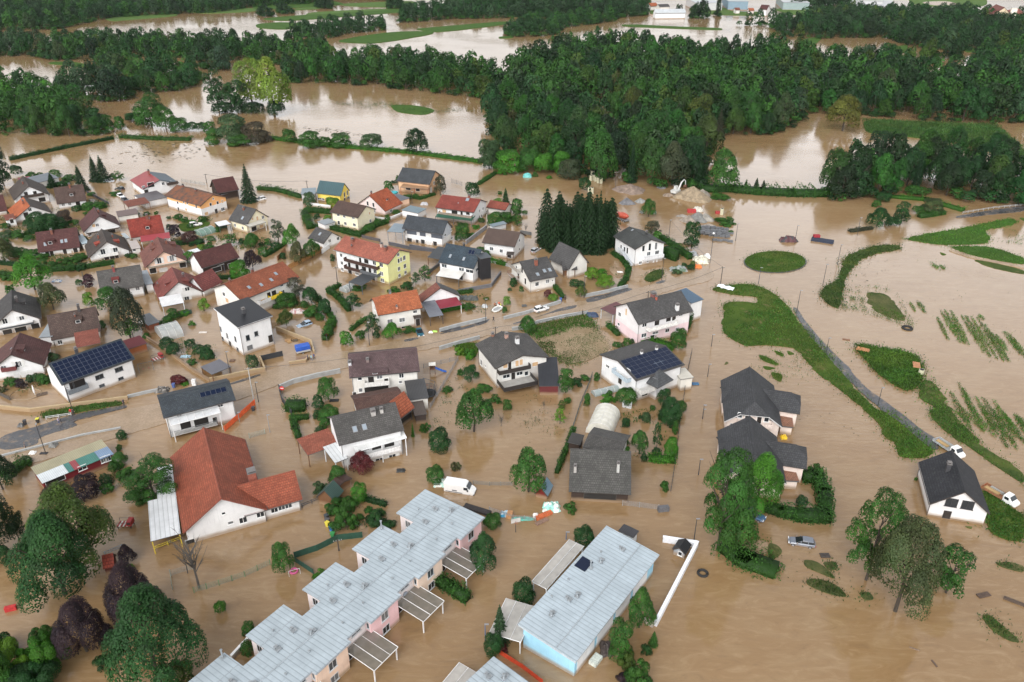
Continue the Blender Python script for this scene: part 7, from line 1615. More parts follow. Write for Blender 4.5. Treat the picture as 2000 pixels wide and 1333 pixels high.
HEDGES = [
D(p=((-115.25,383.69),(-83.54,369.87),(-46.47,358.64),(-13.97,343.08)),w=4.5,h=1,tint='bright',lab='long grassy dike bank between the two flooded fields',cat='bank',dens=14,size=.22,rough=.2),
D(p=((-188.17,386.16),(-169.53,382.22),(-155.05,381.24)),w=4,h=1.2,tint='mid',lab='low green bank in the flood left of the bush mass',cat='bank',dens=14,size=.22,rough=.25),
D(p=((-220.3,346.34),(-206.6,365.3),(-191.85,382.7)),w=1.6,h=1.5,tint='dark',lab='long thin hedge line crossing the flooded field at the left'),
D(p=((75.25,301.77),(84.98,302.29),(95.23,298.69),(107.3,296.66),(121.24,295.9)),w=5,h=2.6,tint='green',lab='wild hedge bank between the pond and the flooded yard',dens=12,size=.25,rough=.3),
D(p=((144.13,294.15),(156.54,290.47),(163.89,278.72)),w=3,h=1.2,tint='bright',lab='grass bank below the right hand woods',cat='bank',dens=12,rough=.3),
D(p=((-139.25,223.09),(-131.4,224.57),(-123.79,228.59)),w=1.6,h=1.5,tint='green',lab='long clipped hedge below the chalet with red dormer cheeks'),
D(p=((-153.4,219.22),(-148.27,218.27)),w=2.2,h=1.6,tint='mid'),
D(p=((-158.7,228.59),(-151.92,227.07)),w=1.2,h=1.2,tint='dark'),
D(p=((-165.71,252.38),(-160.5,257.25),(-154.79,266.18)),w=1.2,h=1,tint='mid'),
D(p=((-157.7,279.86),(-150.54,282.74)),w=2.2,h=1.6,tint='green'),
D(p=((-111.83,244.2),(-102.34,247.07)),w=1.5,h=1.3,tint='dark'),
D(p=((-92.36,220.18),(-89.87,217.33),(-83.78,217.33)),w=1.2,h=1.2,tint='dark'),
D(p=((-99.21,304.06),(-92.23,302.42),(-87.42,299.19),(-80.99,294)),w=2.4,h=1.3,tint='mid',lab='wild hedge along the outer side of the turning loop',rough=.3),
D(p=((-74.61,277.74),(-66.31,275.91)),w=2.4,h=1.7,tint='green'),
D(p=((-74.51,274.25),(-72.29,267.5),(-69.58,260.38)),w=2.6,h=1.9,tint='mid',lab='bushy bright hedge at the bend of the flooded street',rough=.25),
D(p=((-61.67,259.5),(-56.63,256.02),(-51.17,252.62)),w=2.2,h=1.5,tint='green',lab='clipped hedge in front of the boxy cream house'),
D(p=((-50.58,255.04),(-47.46,261.65),(-44.18,265.13)),w=1.8,h=1.5,tint='green',lab='hedge along the drive right of the boxy cream house'),
D(p=((-78.14,234.31),(-75.9,239.72),(-74.42,245.34)),w=.9,h=1,tint='green'),
D(p=((-69.19,261.65),(-66.98,261.65)),w=1.5,h=1,tint='mid'),
D(p=((-48.55,268.82),(-45.28,268.16)),w=1.2,h=.9,tint='bright'),
D(p=((-39.73,294.78),(-35,291.69),(-30.12,297.13)),w=1.5,h=.9,tint='mid'),
D(p=((-7.19,230.64),(-2.29,227.57)),w=1.3,h=1.3,tint='bright',lab='neat bright clipped hedge beside the white house with the glass tower'),
D(p=((12.18,211.36),(14.41,204.11)),w=1.2,h=1.1,tint='mid'),
D(p=((32.22,236.45),(34.5,231.68),(35.6,224.07),(33.77,216.39),(31.23,210.91)),w=1.5,h=1.1,tint='green',lab='curving clipped hedge left of the tall white house'),
D(p=((-19.38,194.93),(-13.75,197.33)),w=1.2,h=1.2,tint='bright'),
D(p=((-13.32,310.24),(-6.94,325.3)),w=1.6,h=1.1,tint='mid',lab='short hedge strip standing in the flood by the far field corner'),
D(p=((-15.38,206.94),(-11.76,207.81)),w=1.4,h=.8,tint='mid'),
D(p=((49.67,248.94),(52.81,241.52),(55.77,232.92)),w=2,h=2,tint='green',lab='tall clipped hedge behind the tall white house along the yard'),
D(p=((48.75,234.46),(51.08,231.9)),w=2.6,h=4,tint='green',lab='high dark hedge block at the right corner of the tall white house'),
D(p=((-52.56,207.99),(-48.95,203.51),(-46.81,199.76),(-44.55,195.73)),w=1.5,h=1.5,tint='green',lab='curved clipped hedge beside the cold frame of the yellow apartment house'),
D(p=((-52.55,208.25),(-50.27,211.36)),w=1.3,h=1.2,tint='green'),
D(p=((-47.52,179.05),(-47.61,184.35),(-47.48,188.77)),w=1.8,h=1.6,tint='mid',lab='ivy hedge by the orange road sign'),
D(p=((-41.87,183.99),(-40.59,187.28),(-39.22,190.28)),w=1.1,h=.9,tint='mid'),
D(p=((-48.54,146.77),(-46.19,146.77)),w=3,h=2.2,tint='green',lab='square clipped hedge block in the walled garden'),
D(p=((-47.05,142.66),(-44.13,143.15)),w=1.3,h=1.1,tint='mid'),
D(p=((-47.05,142.66),(-45.82,139.29),(-44.19,135.8)),w=1.2,h=1.1,tint='green',lab='clipped hedge running down towards the brick red carport'),
D(p=((-56.37,205.22),(-53.74,201.42),(-47.95,190.28)),w=1.3,h=1.3,tint='green'),
D(p=((33.18,175.83),(36.53,176.24),(39.47,174.23)),w=2.6,h=1.5,tint='bright',lab='bright bushy hedge at the foot of the large pink and white house'),
D(p=((50.67,199.92),(48.71,193.67),(45.84,185.33)),w=1.5,h=2.2,tint='green',lab='tall clipped hedge along the right side of the large pink and white house'),
D(p=((25.39,186.21),(27.25,181.37)),w=1.2,h=1.2,tint='mid'),
D(p=((27.72,128.28),(31.91,127.81)),w=1.8,h=1.2,tint='bright',lab='bright clipped hedge at the bottom of the vegetable garden'),
D(p=((12.92,138.44),(10.75,130.87),(8.76,124.2)),w=.9,h=1.1,tint='mid',lab='overgrown hedge along the left fence of the mossy barn'),
D(p=((56.44,121.98),(58.41,121.98),(58.14,117.4),(56.15,110.56),(51.53,110.84)),w=2.6,h=2.2,tint='green',lab='thick clipped hedge around the garden of the nearer pink villa'),
D(p=((-11.63,94.99),(-9.71,93.66),(-7.47,91.71)),w=1.9,h=1.8,tint='green',lab='dark clipped hedge between two glass carports of the pink terrace'),
D(p=((46.64,113.06),(48.55,111.94),(51.62,111.11)),w=2,h=2,tint='green'),
D(p=((145.99,271.41),(155.34,274.91)),w=2.5,h=1.6,tint='mid'),
D(p=((115.67,256.91),(123.34,259.5)),w=1.8,h=.9,tint=(.05,.055,.03),lab='brown green clipped hedge strip by the road beyond the roundabout'),
D(p=((-27.76,116.22),(-23.34,114.48)),w=.9,h=1,tint='dark'),
D(p=((37.08,102.75),(38.9,100.32),(42.43,98.19)),w=4.5,h=1.4,tint='mid',lab='overgrown bank in the current right of the tall leaning tree',cat='bank',rough=.3),
]
# woods: outline, spacing, tree heights, tint weights, share of conifers
WOODS = [
(((-11,435),(-5.6,342.3),(9.9,336.7),(29.8,323.8),(51.2,309.7),(73.6,304.4),(91,366),(92,387),(100,389),(126,392),(146,414),(159,439),(190,434),(221,419),(270,416),(331,522),(306,549),(264,510),(268,572),(254,589),(218,568),(218,606),(201,599),(193,629),(120,629),(111,639),(77,659),(35,629),(0,549)),7.6,12,20,0,.05,.5,'woodland tree in the large dark wood right of the centre'),
(((125.2,307.7),(122.1,290.5),(137.3,294.8),(155,299.2),(172.4,290.5),(194.2,284.5),(215.6,321.6),(196,332.8),(173.7,336.7),(150.9,329)),7.5,13,19,(('dark',4),('deep',3),('green',2),('mid',1)),.03,.5,'dark tree in the tall clump at the right edge above the road'),
(((-258,393),(-237,393),(-216,387),(-200,393),(-212,417),(-258,461),(-292,497),(-333,522)),8,11,16,(('mid',3),('dark',3),('green',4),('bright',.6),('deep',1)),.03,.5,'green tree in the wood at the left edge beside the flooded field'),
(((-266,482),(-250,475),(-235,470),(-224,473),(-224,485),(-239,510),(-254,513),(-280,517)),9,13,18,(('dark',3),('deep',3),('blue',2)),.03,.5,'dark tree in the flooded row left of centre behind the left edge wood'),
(((-236,510),(-219,494),(-208,497),(-198,510),(-207,545),(-239,578),(-255,564)),8.5,11,16,(('dark',4),('mid',3),('green',2)),.03,.5,'tree in the flooded clump left of the tree island'),
(((-144,527),(-131,525),(-115,530),(-111,525),(-76,510),(-40,491),(-11,473),(-13,549),(-43,578),(-74,602),(-104,602),(-124,593),(-134,606),(-158,584)),7.6,11,17,0,.03,.5,'tree in the wood behind the flooded field with the green crop strip'),
(((-357,629),(-317,615),(-289,629),(-253,629),(-195,611),(-161,593),(-136,615),(-148,673),(-199,681),(-244,692),(-300,704),(-345,710),(-374,698),(-379,673)),8.5,10,15,0,.03,.5,'tree in the left background wood behind the flooded channels'),
(((-393,629),(-370,639),(-330,611),(-328,629),(-409,716),(-443,716)),9,10,15,(('dark',3),('blue',2)),.03,.5,'tree standing in the flooded channels at the left edge'),
(((-482,783),(-424,790),(-418,871),(-393,898),(-323,932),(-295,990),(-222,1038),(-300,1421),(-850,1421)),9,11,16,(('dark',4),('deep',2),('blue',2),('mid',2)),.03,.5,'tree in the dark wood along the upper left edge'),
(((-283,558),(-256,558),(-266,589),(-294,589)),10,12,16,0,.03,.5,'tree beside the flooded channel left of centre'),
(((-228,589),(-196,568),(-205,599),(-236,615)),9,12,17,(('dark',3),('blue',2)),.03,.5,'dark tree in the narrow row right of the flooded channel'),
(((-198,741),(-159,729),(-147,762),(-119,783),(-127,828),(-153,820),(-189,783)),9,10,14,(('dark',3),('blue',3)),.03,.5,'tree in the row beside the far flooded meadow'),
(((-111,841),(-82,853),(-64,871),(-5,880),(0,985),(-7,1225),(-87,1225),(-74,958),(-110,917)),9,11,16,(('dark',4),('blue',2)),.03,.5,'tree in the far wood above the flooded meadow'),
(((-237,1110),(-151,1063),(-186,1316),(-279,1316)),10,14,18,(('deep',3),('blue',2)),.03,.5,'tree in the far dark strip at the top edge'),
(((-222,979),(-205,968),(-214,1013),(-232,1025)),9,13,16,(('deep',1),),.03,.5,'far dark tree in the clump in the top meadows'),
(((-263,893),(-250,889),(-257,912),(-269,917)),9,9,12,(('deep',1),),.03,.5,'far lone tree in the top meadows'),
(((-249,917),(-235,917),(-241,937),(-257,947)),8,8,11,(('deep',1),),.03,.5,'far bush clump in the top meadows'),
(((-139,968),(-126,968),(-134,1025),(-145,1025)),9,14,17,(('deep',1),),.03,.5,'far tree right of the top meadows'),
(((0,889),(48,893),(105,880),(142,907),(208,1316),(0,1316)),9,11,16,(('dark',4),('blue',2),('deep',2)),.03,.5,'tree in the far wood left of the industrial strip'),
(((-4,741),(18,741),(39,755),(48,801),(102,853),(108,880),(67,862),(20,828),(-5,783)),8.5,9,14,(('dark',4),('green',2)),.03,.5,'tree in the strip beyond the brown pond near the top'),
(((215,820),(245,813),(243,741),(261,729),(312,735),(326,729),(324,681),(341,665),(358,659),(389,665),(443,716),(515,841),(496,871),(479,889),(439,917),(380,907),(351,917),(310,862),(269,828)),9,11,16,(('dark',4),('blue',2),('deep',2),('olive',.5)),.03,.5,'tree in the far wood below the church'),
(((184,875),(197,871),(203,889),(191,907)),8,14,18,(('deep',1),),.03,.5,'far dark tree left of the slim poplars'),
(((215,898),(216,893),(220,912),(218,912)),4,22,24,(('deep',1),),.03,.22,'far slim poplar at the industrial strip'),
(((295,539),(346,568),(384,634),(355,629)),8.5,12,17,(('dark',3),('green',3)),.03,.5,'tree in the wood at the right edge below the church'),
(((174,907),(178,903),(181,917),(176,917)),6,10,12,(('deep',1),),.03,.5,'far tree in front of the long greenhouse hall'),
(((309,958),(385,979),(422,1013),(442,1063),(329,1025)),10,10,15,(('deep',2),('blue',1)),.03,.5,'far tree among the factories'),
(((324,622),(326,611),(337,634)),6,12,15,(('deep',1),),.03,.5,'lone tree in the water right of the green islet'),
(((302,615),(301,597),(322,629),(315,639)),7,12,16,(('olive',1),('dark',2)),.03,.5,'tree beside the small green islet'),
]
CONIFER_BLOCK = [(24.7,241.9),(24.6,237.4),(28.7,248.2),(15.1,245.0),(27.8,251.2),(18.9,252.3),(18.5,243.5),(19.9,240.3),(21.4,249.8),(11.5,250.4),(13.6,239.0),(32.7,251.2),(30.8,253.1),(22.5,252.2),(29.6,243.2),(24.5,248.2),(25.6,253.2),(27.5,245.5),(22.4,243.8),(17.7,238.7),(11.0,243.0),(30.6,246.0),(15.5,251.1),(31.7,248.5),(27.6,237.7),(17.9,249.0),(19.5,246.7),(28.4,254.1),(21.5,237.4),(16.3,241.1),(10.6,247.0),(13.9,248.9),(28.0,240.6),(21.8,255.5),(22.4,246.6),(22.6,240.1),(16.2,253.7),(13.9,242.4),(32.2,243.8),(24.9,245.1)]
PATCHES = [
D(n='roundabout_kerb',m='asphalt',p=((91.9,230),(90.8,227.7),(89.1,225.6),(87,223.8),(84.6,222.5),(82,221.7),(79.5,221.4),(77.1,221.7),(75,222.5),(73.4,223.8),(72.3,225.6),(71.8,227.7),(72.1,230),(73,232.3),(74.6,234.5),(76.7,236.4),(79.2,237.9),(81.9,238.9),(84.7,239.2),(87.2,238.9),(89.4,237.9),(91,236.4),(92,234.5),(92.3,232.3)),z=.12,amp=0),
D(n='roundabout_lawn',m='lush',p=((91.5,230.2),(90.5,228),(88.9,226),(86.9,224.3),(84.6,223.1),(82.1,222.3),(79.7,222),(77.3,222.3),(75.3,223.1),(73.7,224.3),(72.7,226),(72.3,228),(72.5,230.2),(73.4,232.4),(74.9,234.4),(76.9,236.2),(79.3,237.6),(81.9,238.5),(84.6,238.8),(87,238.5),(89.1,237.6),(90.7,236.2),(91.6,234.4),(91.9,232.4)),z=.3,amp=.1),
D(n='grass_bank',m='lush',p=((57.4,209.7),(61,212.2),(68.5,213.7),(71.7,212.2),(74.5,208.3),(76,200.8),(76.5,194.9),(75.9,187.6),(77.8,179.5),(78.5,170.5),(78.5,163.5),(78.4,155.6),(79.6,147.9),(80.5,141.5),(83.1,134.6),(77.2,134.6),(78.4,140.7),(76.8,147.9),(74.7,155.6),(72.3,161.1),(71.5,168.9),(70.7,174.6),(67.9,175.4),(63.5,176.2),(58.6,175.4),(55.6,180.1),(55,185.2),(57.2,192.4),(58.3,198.8),(60.8,201.4),(65.4,201.4),(68.4,200.1),(69.7,204.8),(65.2,205.5),(59.9,207.6)),z=.12,amp=.9),
D(n='grass_bank',m='lush',p=((60.7,171.5),(63.1,169.4),(64.6,165.9),(62.7,166.4),(60.8,168.4)),z=.05,amp=.6),
D(n='grass_bank',m='lush',p=((65.3,173.6),(67.2,171.5),(66.5,170),(65.2,171.5)),z=.05,amp=.5),
D(n='grass_bank',m='lush',p=((68.4,173.6),(70,171.5),(68,170.8)),z=.05,amp=.4),
D(n='grass_bank',m='lush',p=((61.3,163),(64,161.6),(62.4,157.9),(61.1,159.7)),z=.05,amp=.5),
D(n='grass_bank',m='lush',p=((60.1,165.9),(63.6,164.5),(60.4,163.5)),z=.05,amp=.4),
D(n='grass_bank',m='wetgrass',p=((52,167.9),(52.5,166.9),(51,165.9)),z=.05,amp=.4),
D(n='grass_bank',m='lush',p=((78.6,146.7),(83.3,145),(83.3,141.9),(85.7,136.6),(85.4,130.9),(82.2,128.8),(77.4,129.2),(78.1,131.6),(79.5,138.1),(80,143.4)),z=.1,amp=.7),
D(n='grass_bank',m='grass',p=((104.1,232.8),(110.5,238.8),(118.4,243.7),(126.9,244.7),(125.8,240.6),(117.4,238),(110.2,232.8),(103,223.9),(98.6,216.2),(95.1,208.3),(91.5,200.1),(89.5,196.8),(87.8,200.1),(87.7,205.5),(90.5,211.1),(95,214.7),(99,220.8)),z=.15,amp=.8),
D(n='grass_bank',m='wetgrass',p=((101.6,208.3),(107.2,206.9),(106.7,197.5),(105.1,188.8),(100.9,191.8),(98.7,198.8)),z=.03,amp=1.2),
D(n='grass_bank',m='field',p=((130.4,249.8),(140.1,254.6),(155.6,260.5),(167.5,265.7),(177.3,270.5),(178.5,266.7),(170.3,261.5),(161.6,258.5),(160.3,250.7),(156.4,246),(147,244.7),(138.5,245.1)),z=.12,amp=.8),
D(n='grass_bank',m='field',p=((141.8,243.7),(155,243.3),(158.4,239.7),(161.7,232.8),(158.9,227.9),(152.9,230.8),(146.5,234.5)),z=.1,amp=.7),
D(n='grass_bank',m='grass',p=((144.3,232.8),(152,227.9),(156.2,223.1),(154.4,220),(146.1,226.3)),z=.08,amp=.5),
D(n='grass_bank',m='lush',p=((137.2,238.8),(138.6,236.2),(136.5,235.4)),z=.05,amp=.4),
D(n='grass_bank',m='lush',p=((180.5,271),(183.4,271),(180.8,266.3)),z=.05,amp=.4),
D(n='dirt_track',m='mud',p=((141.7,240.6),(146.5,234.5),(153,229.8),(157.6,225.5),(156.9,224.3),(151.5,228.2),(144.7,232.8),(140.4,239.4)),z=.16,amp=.2),
D(n='grass_bank',m='lush',p=((86.2,176),(89.4,175.2),(93.4,173.6),(97.5,172.5),(99.2,169.4),(98.6,165.9),(95.8,159.3),(92.3,155.2),(89.6,154.3),(87.5,158.3),(86.3,163.5),(86.1,169.4)),z=.3,amp=.7),
D(n='grass_bank',m='grass',p=((95.6,159.3),(98,158.3),(95.9,146.3),(96,139.2),(96.8,134),(92.1,134),(90.8,139.2),(90.6,143.8),(93.6,147.1),(91,151.3)),z=.08,amp=1),
D(n='grass_bank',m='grass',p=((91.6,146.7),(94.3,146.7),(94.8,140.3),(95.3,134.4),(96.8,130.9),(99.6,124.2),(97.5,120.4),(95,126.8),(93.3,132.3),(91.5,138.1),(90.4,143.1)),z=.08,amp=.7),
D(n='grass_bank',m='lush',p=((88.5,118.6),(90.4,117.4),(91.1,113.9),(92.5,111.7),(88.6,104.8),(85.5,105.5),(83.9,107.3),(85.9,112.8)),z=.2,amp=.6),
D(n='grass_bank',m='wetgrass',p=((49,100.6),(51,100.3),(52.4,98.4),(53.1,95.9),(50.7,97.5),(48.8,98.9)),z=.06,amp=.5),
D(n='grass_bank',m='wetgrass',p=((48,96.1),(50.5,96.1),(52.7,94.8),(53.6,92.1),(50.7,92.8),(47.8,94.8)),z=.06,amp=.5),
D(n='grass_bank',m='wetgrass',p=((52,99.8),(54.4,100.3),(54.2,98.4),(52.5,98)),z=.06,amp=.5),
D(n='grass_bank',m='wetgrass',p=((44.3,104.8),(45.8,104),(46.2,102.3),(44.1,100.6),(43.2,101)),z=.06,amp=.5),
D(n='grass_bank',m='wetgrass',p=((43,100.3),(44.4,99.1),(44.7,98),(43.2,97.5),(42.4,98)),z=.06,amp=.5),
D(n='grass_bank',m='wetgrass',p=((80.8,99.8),(83.5,100.1),(85.4,99.1),(84.5,97.5),(81.7,98.7)),z=.06,amp=.5),
D(n='grass_bank',m='wetgrass',p=((72.6,88.4),(74.1,88.8),(75,86.4),(76.1,83.3),(74.4,83.5),(72.8,85.6)),z=.06,amp=.5),
D(n='grass_bank',m='wetgrass',p=((55.6,93.4),(57.4,93.2),(57.5,91.7),(55.8,91.5)),z=.06,amp=.5),
D(n='grass_bank',m='wetgrass',p=((80.2,108.9),(81.7,108.7),(81.1,108.1)),z=.06,amp=.5),
D(n='mud_bank',m='mud',p=((38.9,104.5),(41.2,105.3),(44.4,105),(43.7,102.8),(42.7,101.5),(40.2,102.8)),z=.1),
D(n='silt_plot',m='sand',p=((3.5,182.2),(6.4,186.5),(13.7,190.3),(20.2,192.6),(21.5,189.5),(22.9,182.9),(25,174.6),(21.4,170.7),(18.7,168.2),(13.9,166),(10.9,168.5),(7.6,172),(6.4,174.6),(4.9,178)),z=.06,amp=.6),
D(n='grass_bank',m='lush',p=((-14.5,176),(-11.7,177.3),(-8.8,177.3),(-8.6,169.8),(-11.3,169.8),(-13.7,172.7)),z=.08),
D(n='grass_bank',m='grass',p=((39,216.3),(40.6,220.5),(43.6,223.7),(46.2,224.1),(45.9,221.3),(44.2,217.4),(41,214.8)),z=.12,amp=.4),
D(n='garden_lawn',m='lush',p=((-116.7,263.6),(-114.7,266.2),(-106.6,267.5),(-105.3,263.6),(-108,258.5),(-112.6,256.6)),z=.08,amp=.3),
D(n='grass_bank',m='grass',p=((-102.3,145.1),(-97,147.4),(-87.1,150),(-86.1,148.5),(-92.4,146.2),(-99,143.6),(-101.2,143.2)),z=.15,amp=.4),
D(n='grass_bank',m='field',p=((-70,461),(-54,459),(-41,446),(-47,433),(-63,441)),z=.1,amp=.5),
D(n='meadow',m='farfield',p=((-357,938),(-292,985),(-279,938),(-330,919)),z=.05),
D(n='meadow',m='farfield',p=((-421,878),(-395,907),(-359,919),(-351,896),(-388,862),(-399,851)),z=.05),
D(n='meadow',m='field',p=((-307,1021),(-266,1052),(-236,1044),(-196,1013),(-225,992),(-248,978),(-287,951)),z=.05),
D(n='meadow',m='farfield',p=((-246,971),(-225,992),(-214,971),(-241,951)),z=.05),
D(n='meadow',m='field',p=((-262,873),(-206,919),(-142,971),(-116,971),(-113,938),(-162,901),(-226,851)),z=.05),
D(n='meadow',m='farfield',p=((-223,913),(-213,938),(-145,971),(-136,958),(-202,913)),z=.05),
D(n='meadow',m='farfield',p=((-210,1021),(-151,1052),(-118,1060),(-112,992),(-147,985),(-174,992),(-193,999)),z=.05),
D(n='meadow',m='field',p=((-92,792),(-73,806),(-1,856),(-1,830),(-64,769),(-77,774)),z=.05),
D(n='meadow',m='field',p=((-151,709),(-133,744),(-107,774),(-71,776),(-71,756),(-98,716),(-117,697)),z=.05),
D(n='meadow',m='field',p=((-250,830),(-229,846),(-195,830),(-191,806),(-214,787),(-241,801)),z=.05),
D(n='meadow',m='field',p=((-12,740),(1,744),(1,732),(-11,728)),z=.05),
D(n='meadow',m='field',p=((-237,1052),(-220,1060),(-197,1021),(-214,999)),z=.05),
D(n='meadow',m='field',p=((-3,919),(21,934),(40,932),(40,901),(17,884),(-3,890)),z=.05),
D(n='meadow',m='farfield',p=((202,985),(242,992),(241,938),(282,938),(273,907),(235,901),(194,926)),z=.05),
D(n='meadow',m='field',p=((106,825),(124,825),(153,811),(198,799),(194,783),(150,796),(105,811)),z=.05),
D(n='meadow',m='farfield',p=((154,958),(160,958),(154,922),(148,919)),z=.05),
D(n='meadow',m='farfield',p=((292,971),(358,985),(382,971),(343,896),(310,884),(297,919)),z=.05),
D(n='meadow',m='farfield',p=((510,1110),(608,1110),(557,1006),(503,964),(471,1021)),z=.05),
D(n='meadow',m='mud',p=((493,1044),(535,1060),(528,1013),(491,999)),z=.05),
D(n='meadow',m='field',p=((290,656),(312,683),(326,690),(300,643),(290,640)),z=.05),
D(n='meadow',m='field',p=((277,611),(284,615),(276,599),(267,583)),z=.05),
D(n='meadow',m='field',p=((224,673),(255,732),(271,736),(247,687)),z=.05),
D(n='meadow',m='field',p=((360,673),(373,676),(365,656),(353,650)),z=.05),
D(n='meadow',m='field',p=((184,424),(210,419),(234,414),(249,414),(235,362),(225,344.7),(218.8,344.7),(217,364),(210,378),(204,380),(182,393),(175,395)),z=.05),
D(n='meadow',m='field',p=((-335,599),(-334,608),(-316,605),(-300,591),(-295,583),(-315,591)),z=.05),
D(n='meadow',m='grass',p=((-253,395),(-247,393),(-246,388)),z=.05),
D(n='road',m='wetmud',z=.015,amp=.4,p=((59.9,216.2),(49.1,211.1),(28.1,196.8),(15.1,191.2),(0,184.1),(-16.7,175.7),(-34.9,168.2),(-42.5,162.6),(-52.4,158.6),(-57.9,153),(-63.6,148.7),(-69.1,145),(-75,140.3),(-81,136.6),(-88.2,131.6),(-100,123.2),(-105.3,132.4),(-98.3,136.9),(-89.8,141.7),(-84.2,146.7),(-76.4,149.8),(-67.9,155.2),(-62.4,160.2),(-54.3,166.4),(-45.4,171),(-31.1,177.3),(-19.9,182.3),(-9.5,187.6),(0,193.7),(26.1,204.8),(35.5,209.7),(45.5,216.2),(61.4,226.3))),
D(n='road',m='asphalt',p=((-106.7,136.4),(-100.4,140),(-95.5,144.4),(-85.4,148.5),(-84.7,147.2),(-88.6,145.1),(-94.3,141.9),(-91.8,140.2),(-98.3,136),(-96.9,133.3),(-103.8,131.1)),z=.045,amp=.25),
D(n='road',m='asphalt',p=((77.4,198.1),(78.5,196.8),(78.1,189.4),(78.7,178.4),(79.6,171.5),(80.2,166.9),(80.8,164.5),(80.4,162.1),(81.1,155.2),(82.9,150.4),(85,143.8),(86,139.2),(88.3,134),(85.8,134),(83.6,139.6),(81.3,145.4),(79.4,152.1),(78,162.1),(77.3,171.5),(76.6,180.1),(76.5,188.8)),z=.06,amp=.25),
D(n='road',m='asphalt',p=((81.5,146.7),(84,143.4),(85.9,138.8),(87.3,133.7),(86.5,131.6),(85,132.3),(83.6,137.7),(82.6,143.4),(80.4,146.7)),z=.06,amp=.2),
D(n='road',m='asphalt',p=((158.4,272.1),(171.5,277.6),(191.1,284.5),(187.5,278),(172,274.2),(159,270.3)),z=.1,amp=.2),
D(n='pavement',m='asphalt',p=((0,188),(6.2,191.2),(13.4,197.3),(18.1,199.4),(17.6,197.3),(9.7,193.8),(.7,187.3)),z=.05,amp=.15),
D(n='pavement',m='asphalt',p=((20.6,203.5),(27.4,206.5),(32.7,210.9),(35.4,209.8),(29.1,205.2),(21,200.2)),z=.05,amp=.15),
D(n='pavement',m='asphalt',p=((-18.7,182.2),(-13.7,185.1),(-6.8,189.9),(-5.8,191),(-6.8,188),(-12.7,184.4),(-18.5,181.8)),z=.05,amp=.15),
D(n='pavement',m='asphalt',p=((-27.6,178.7),(-24.3,180.1),(-23.7,179.3),(-27.1,177.5)),z=.05,amp=.15),
D(n='pavement',m='asphalt',p=((-18.7,184),(-13.5,186.5),(-13.4,185.1),(-18.2,182.6)),z=.05,amp=.15),
D(n='pavement',m='asphalt',p=((-66.3,156.6),(-59.5,161.8),(-59,160.9),(-64.9,156.6)),z=.05,amp=.15),
D(n='pavement',m='asphalt',p=((42.1,214.4),(45.2,216.3),(45.3,214.8),(42.6,213.3)),z=.05,amp=.1),
D(n='pavement',m='asphalt',p=((42.6,214.5),(44.9,215.9),(44.8,214.5),(42.8,213.6)),z=.05,amp=.1),
D(n='mud_bank',m='mud',p=((29.6,225.3),(31.7,227.7),(34,225.3),(33.7,220.5),(31.8,217.4),(30.1,221.3)),z=.05,amp=.4),
]
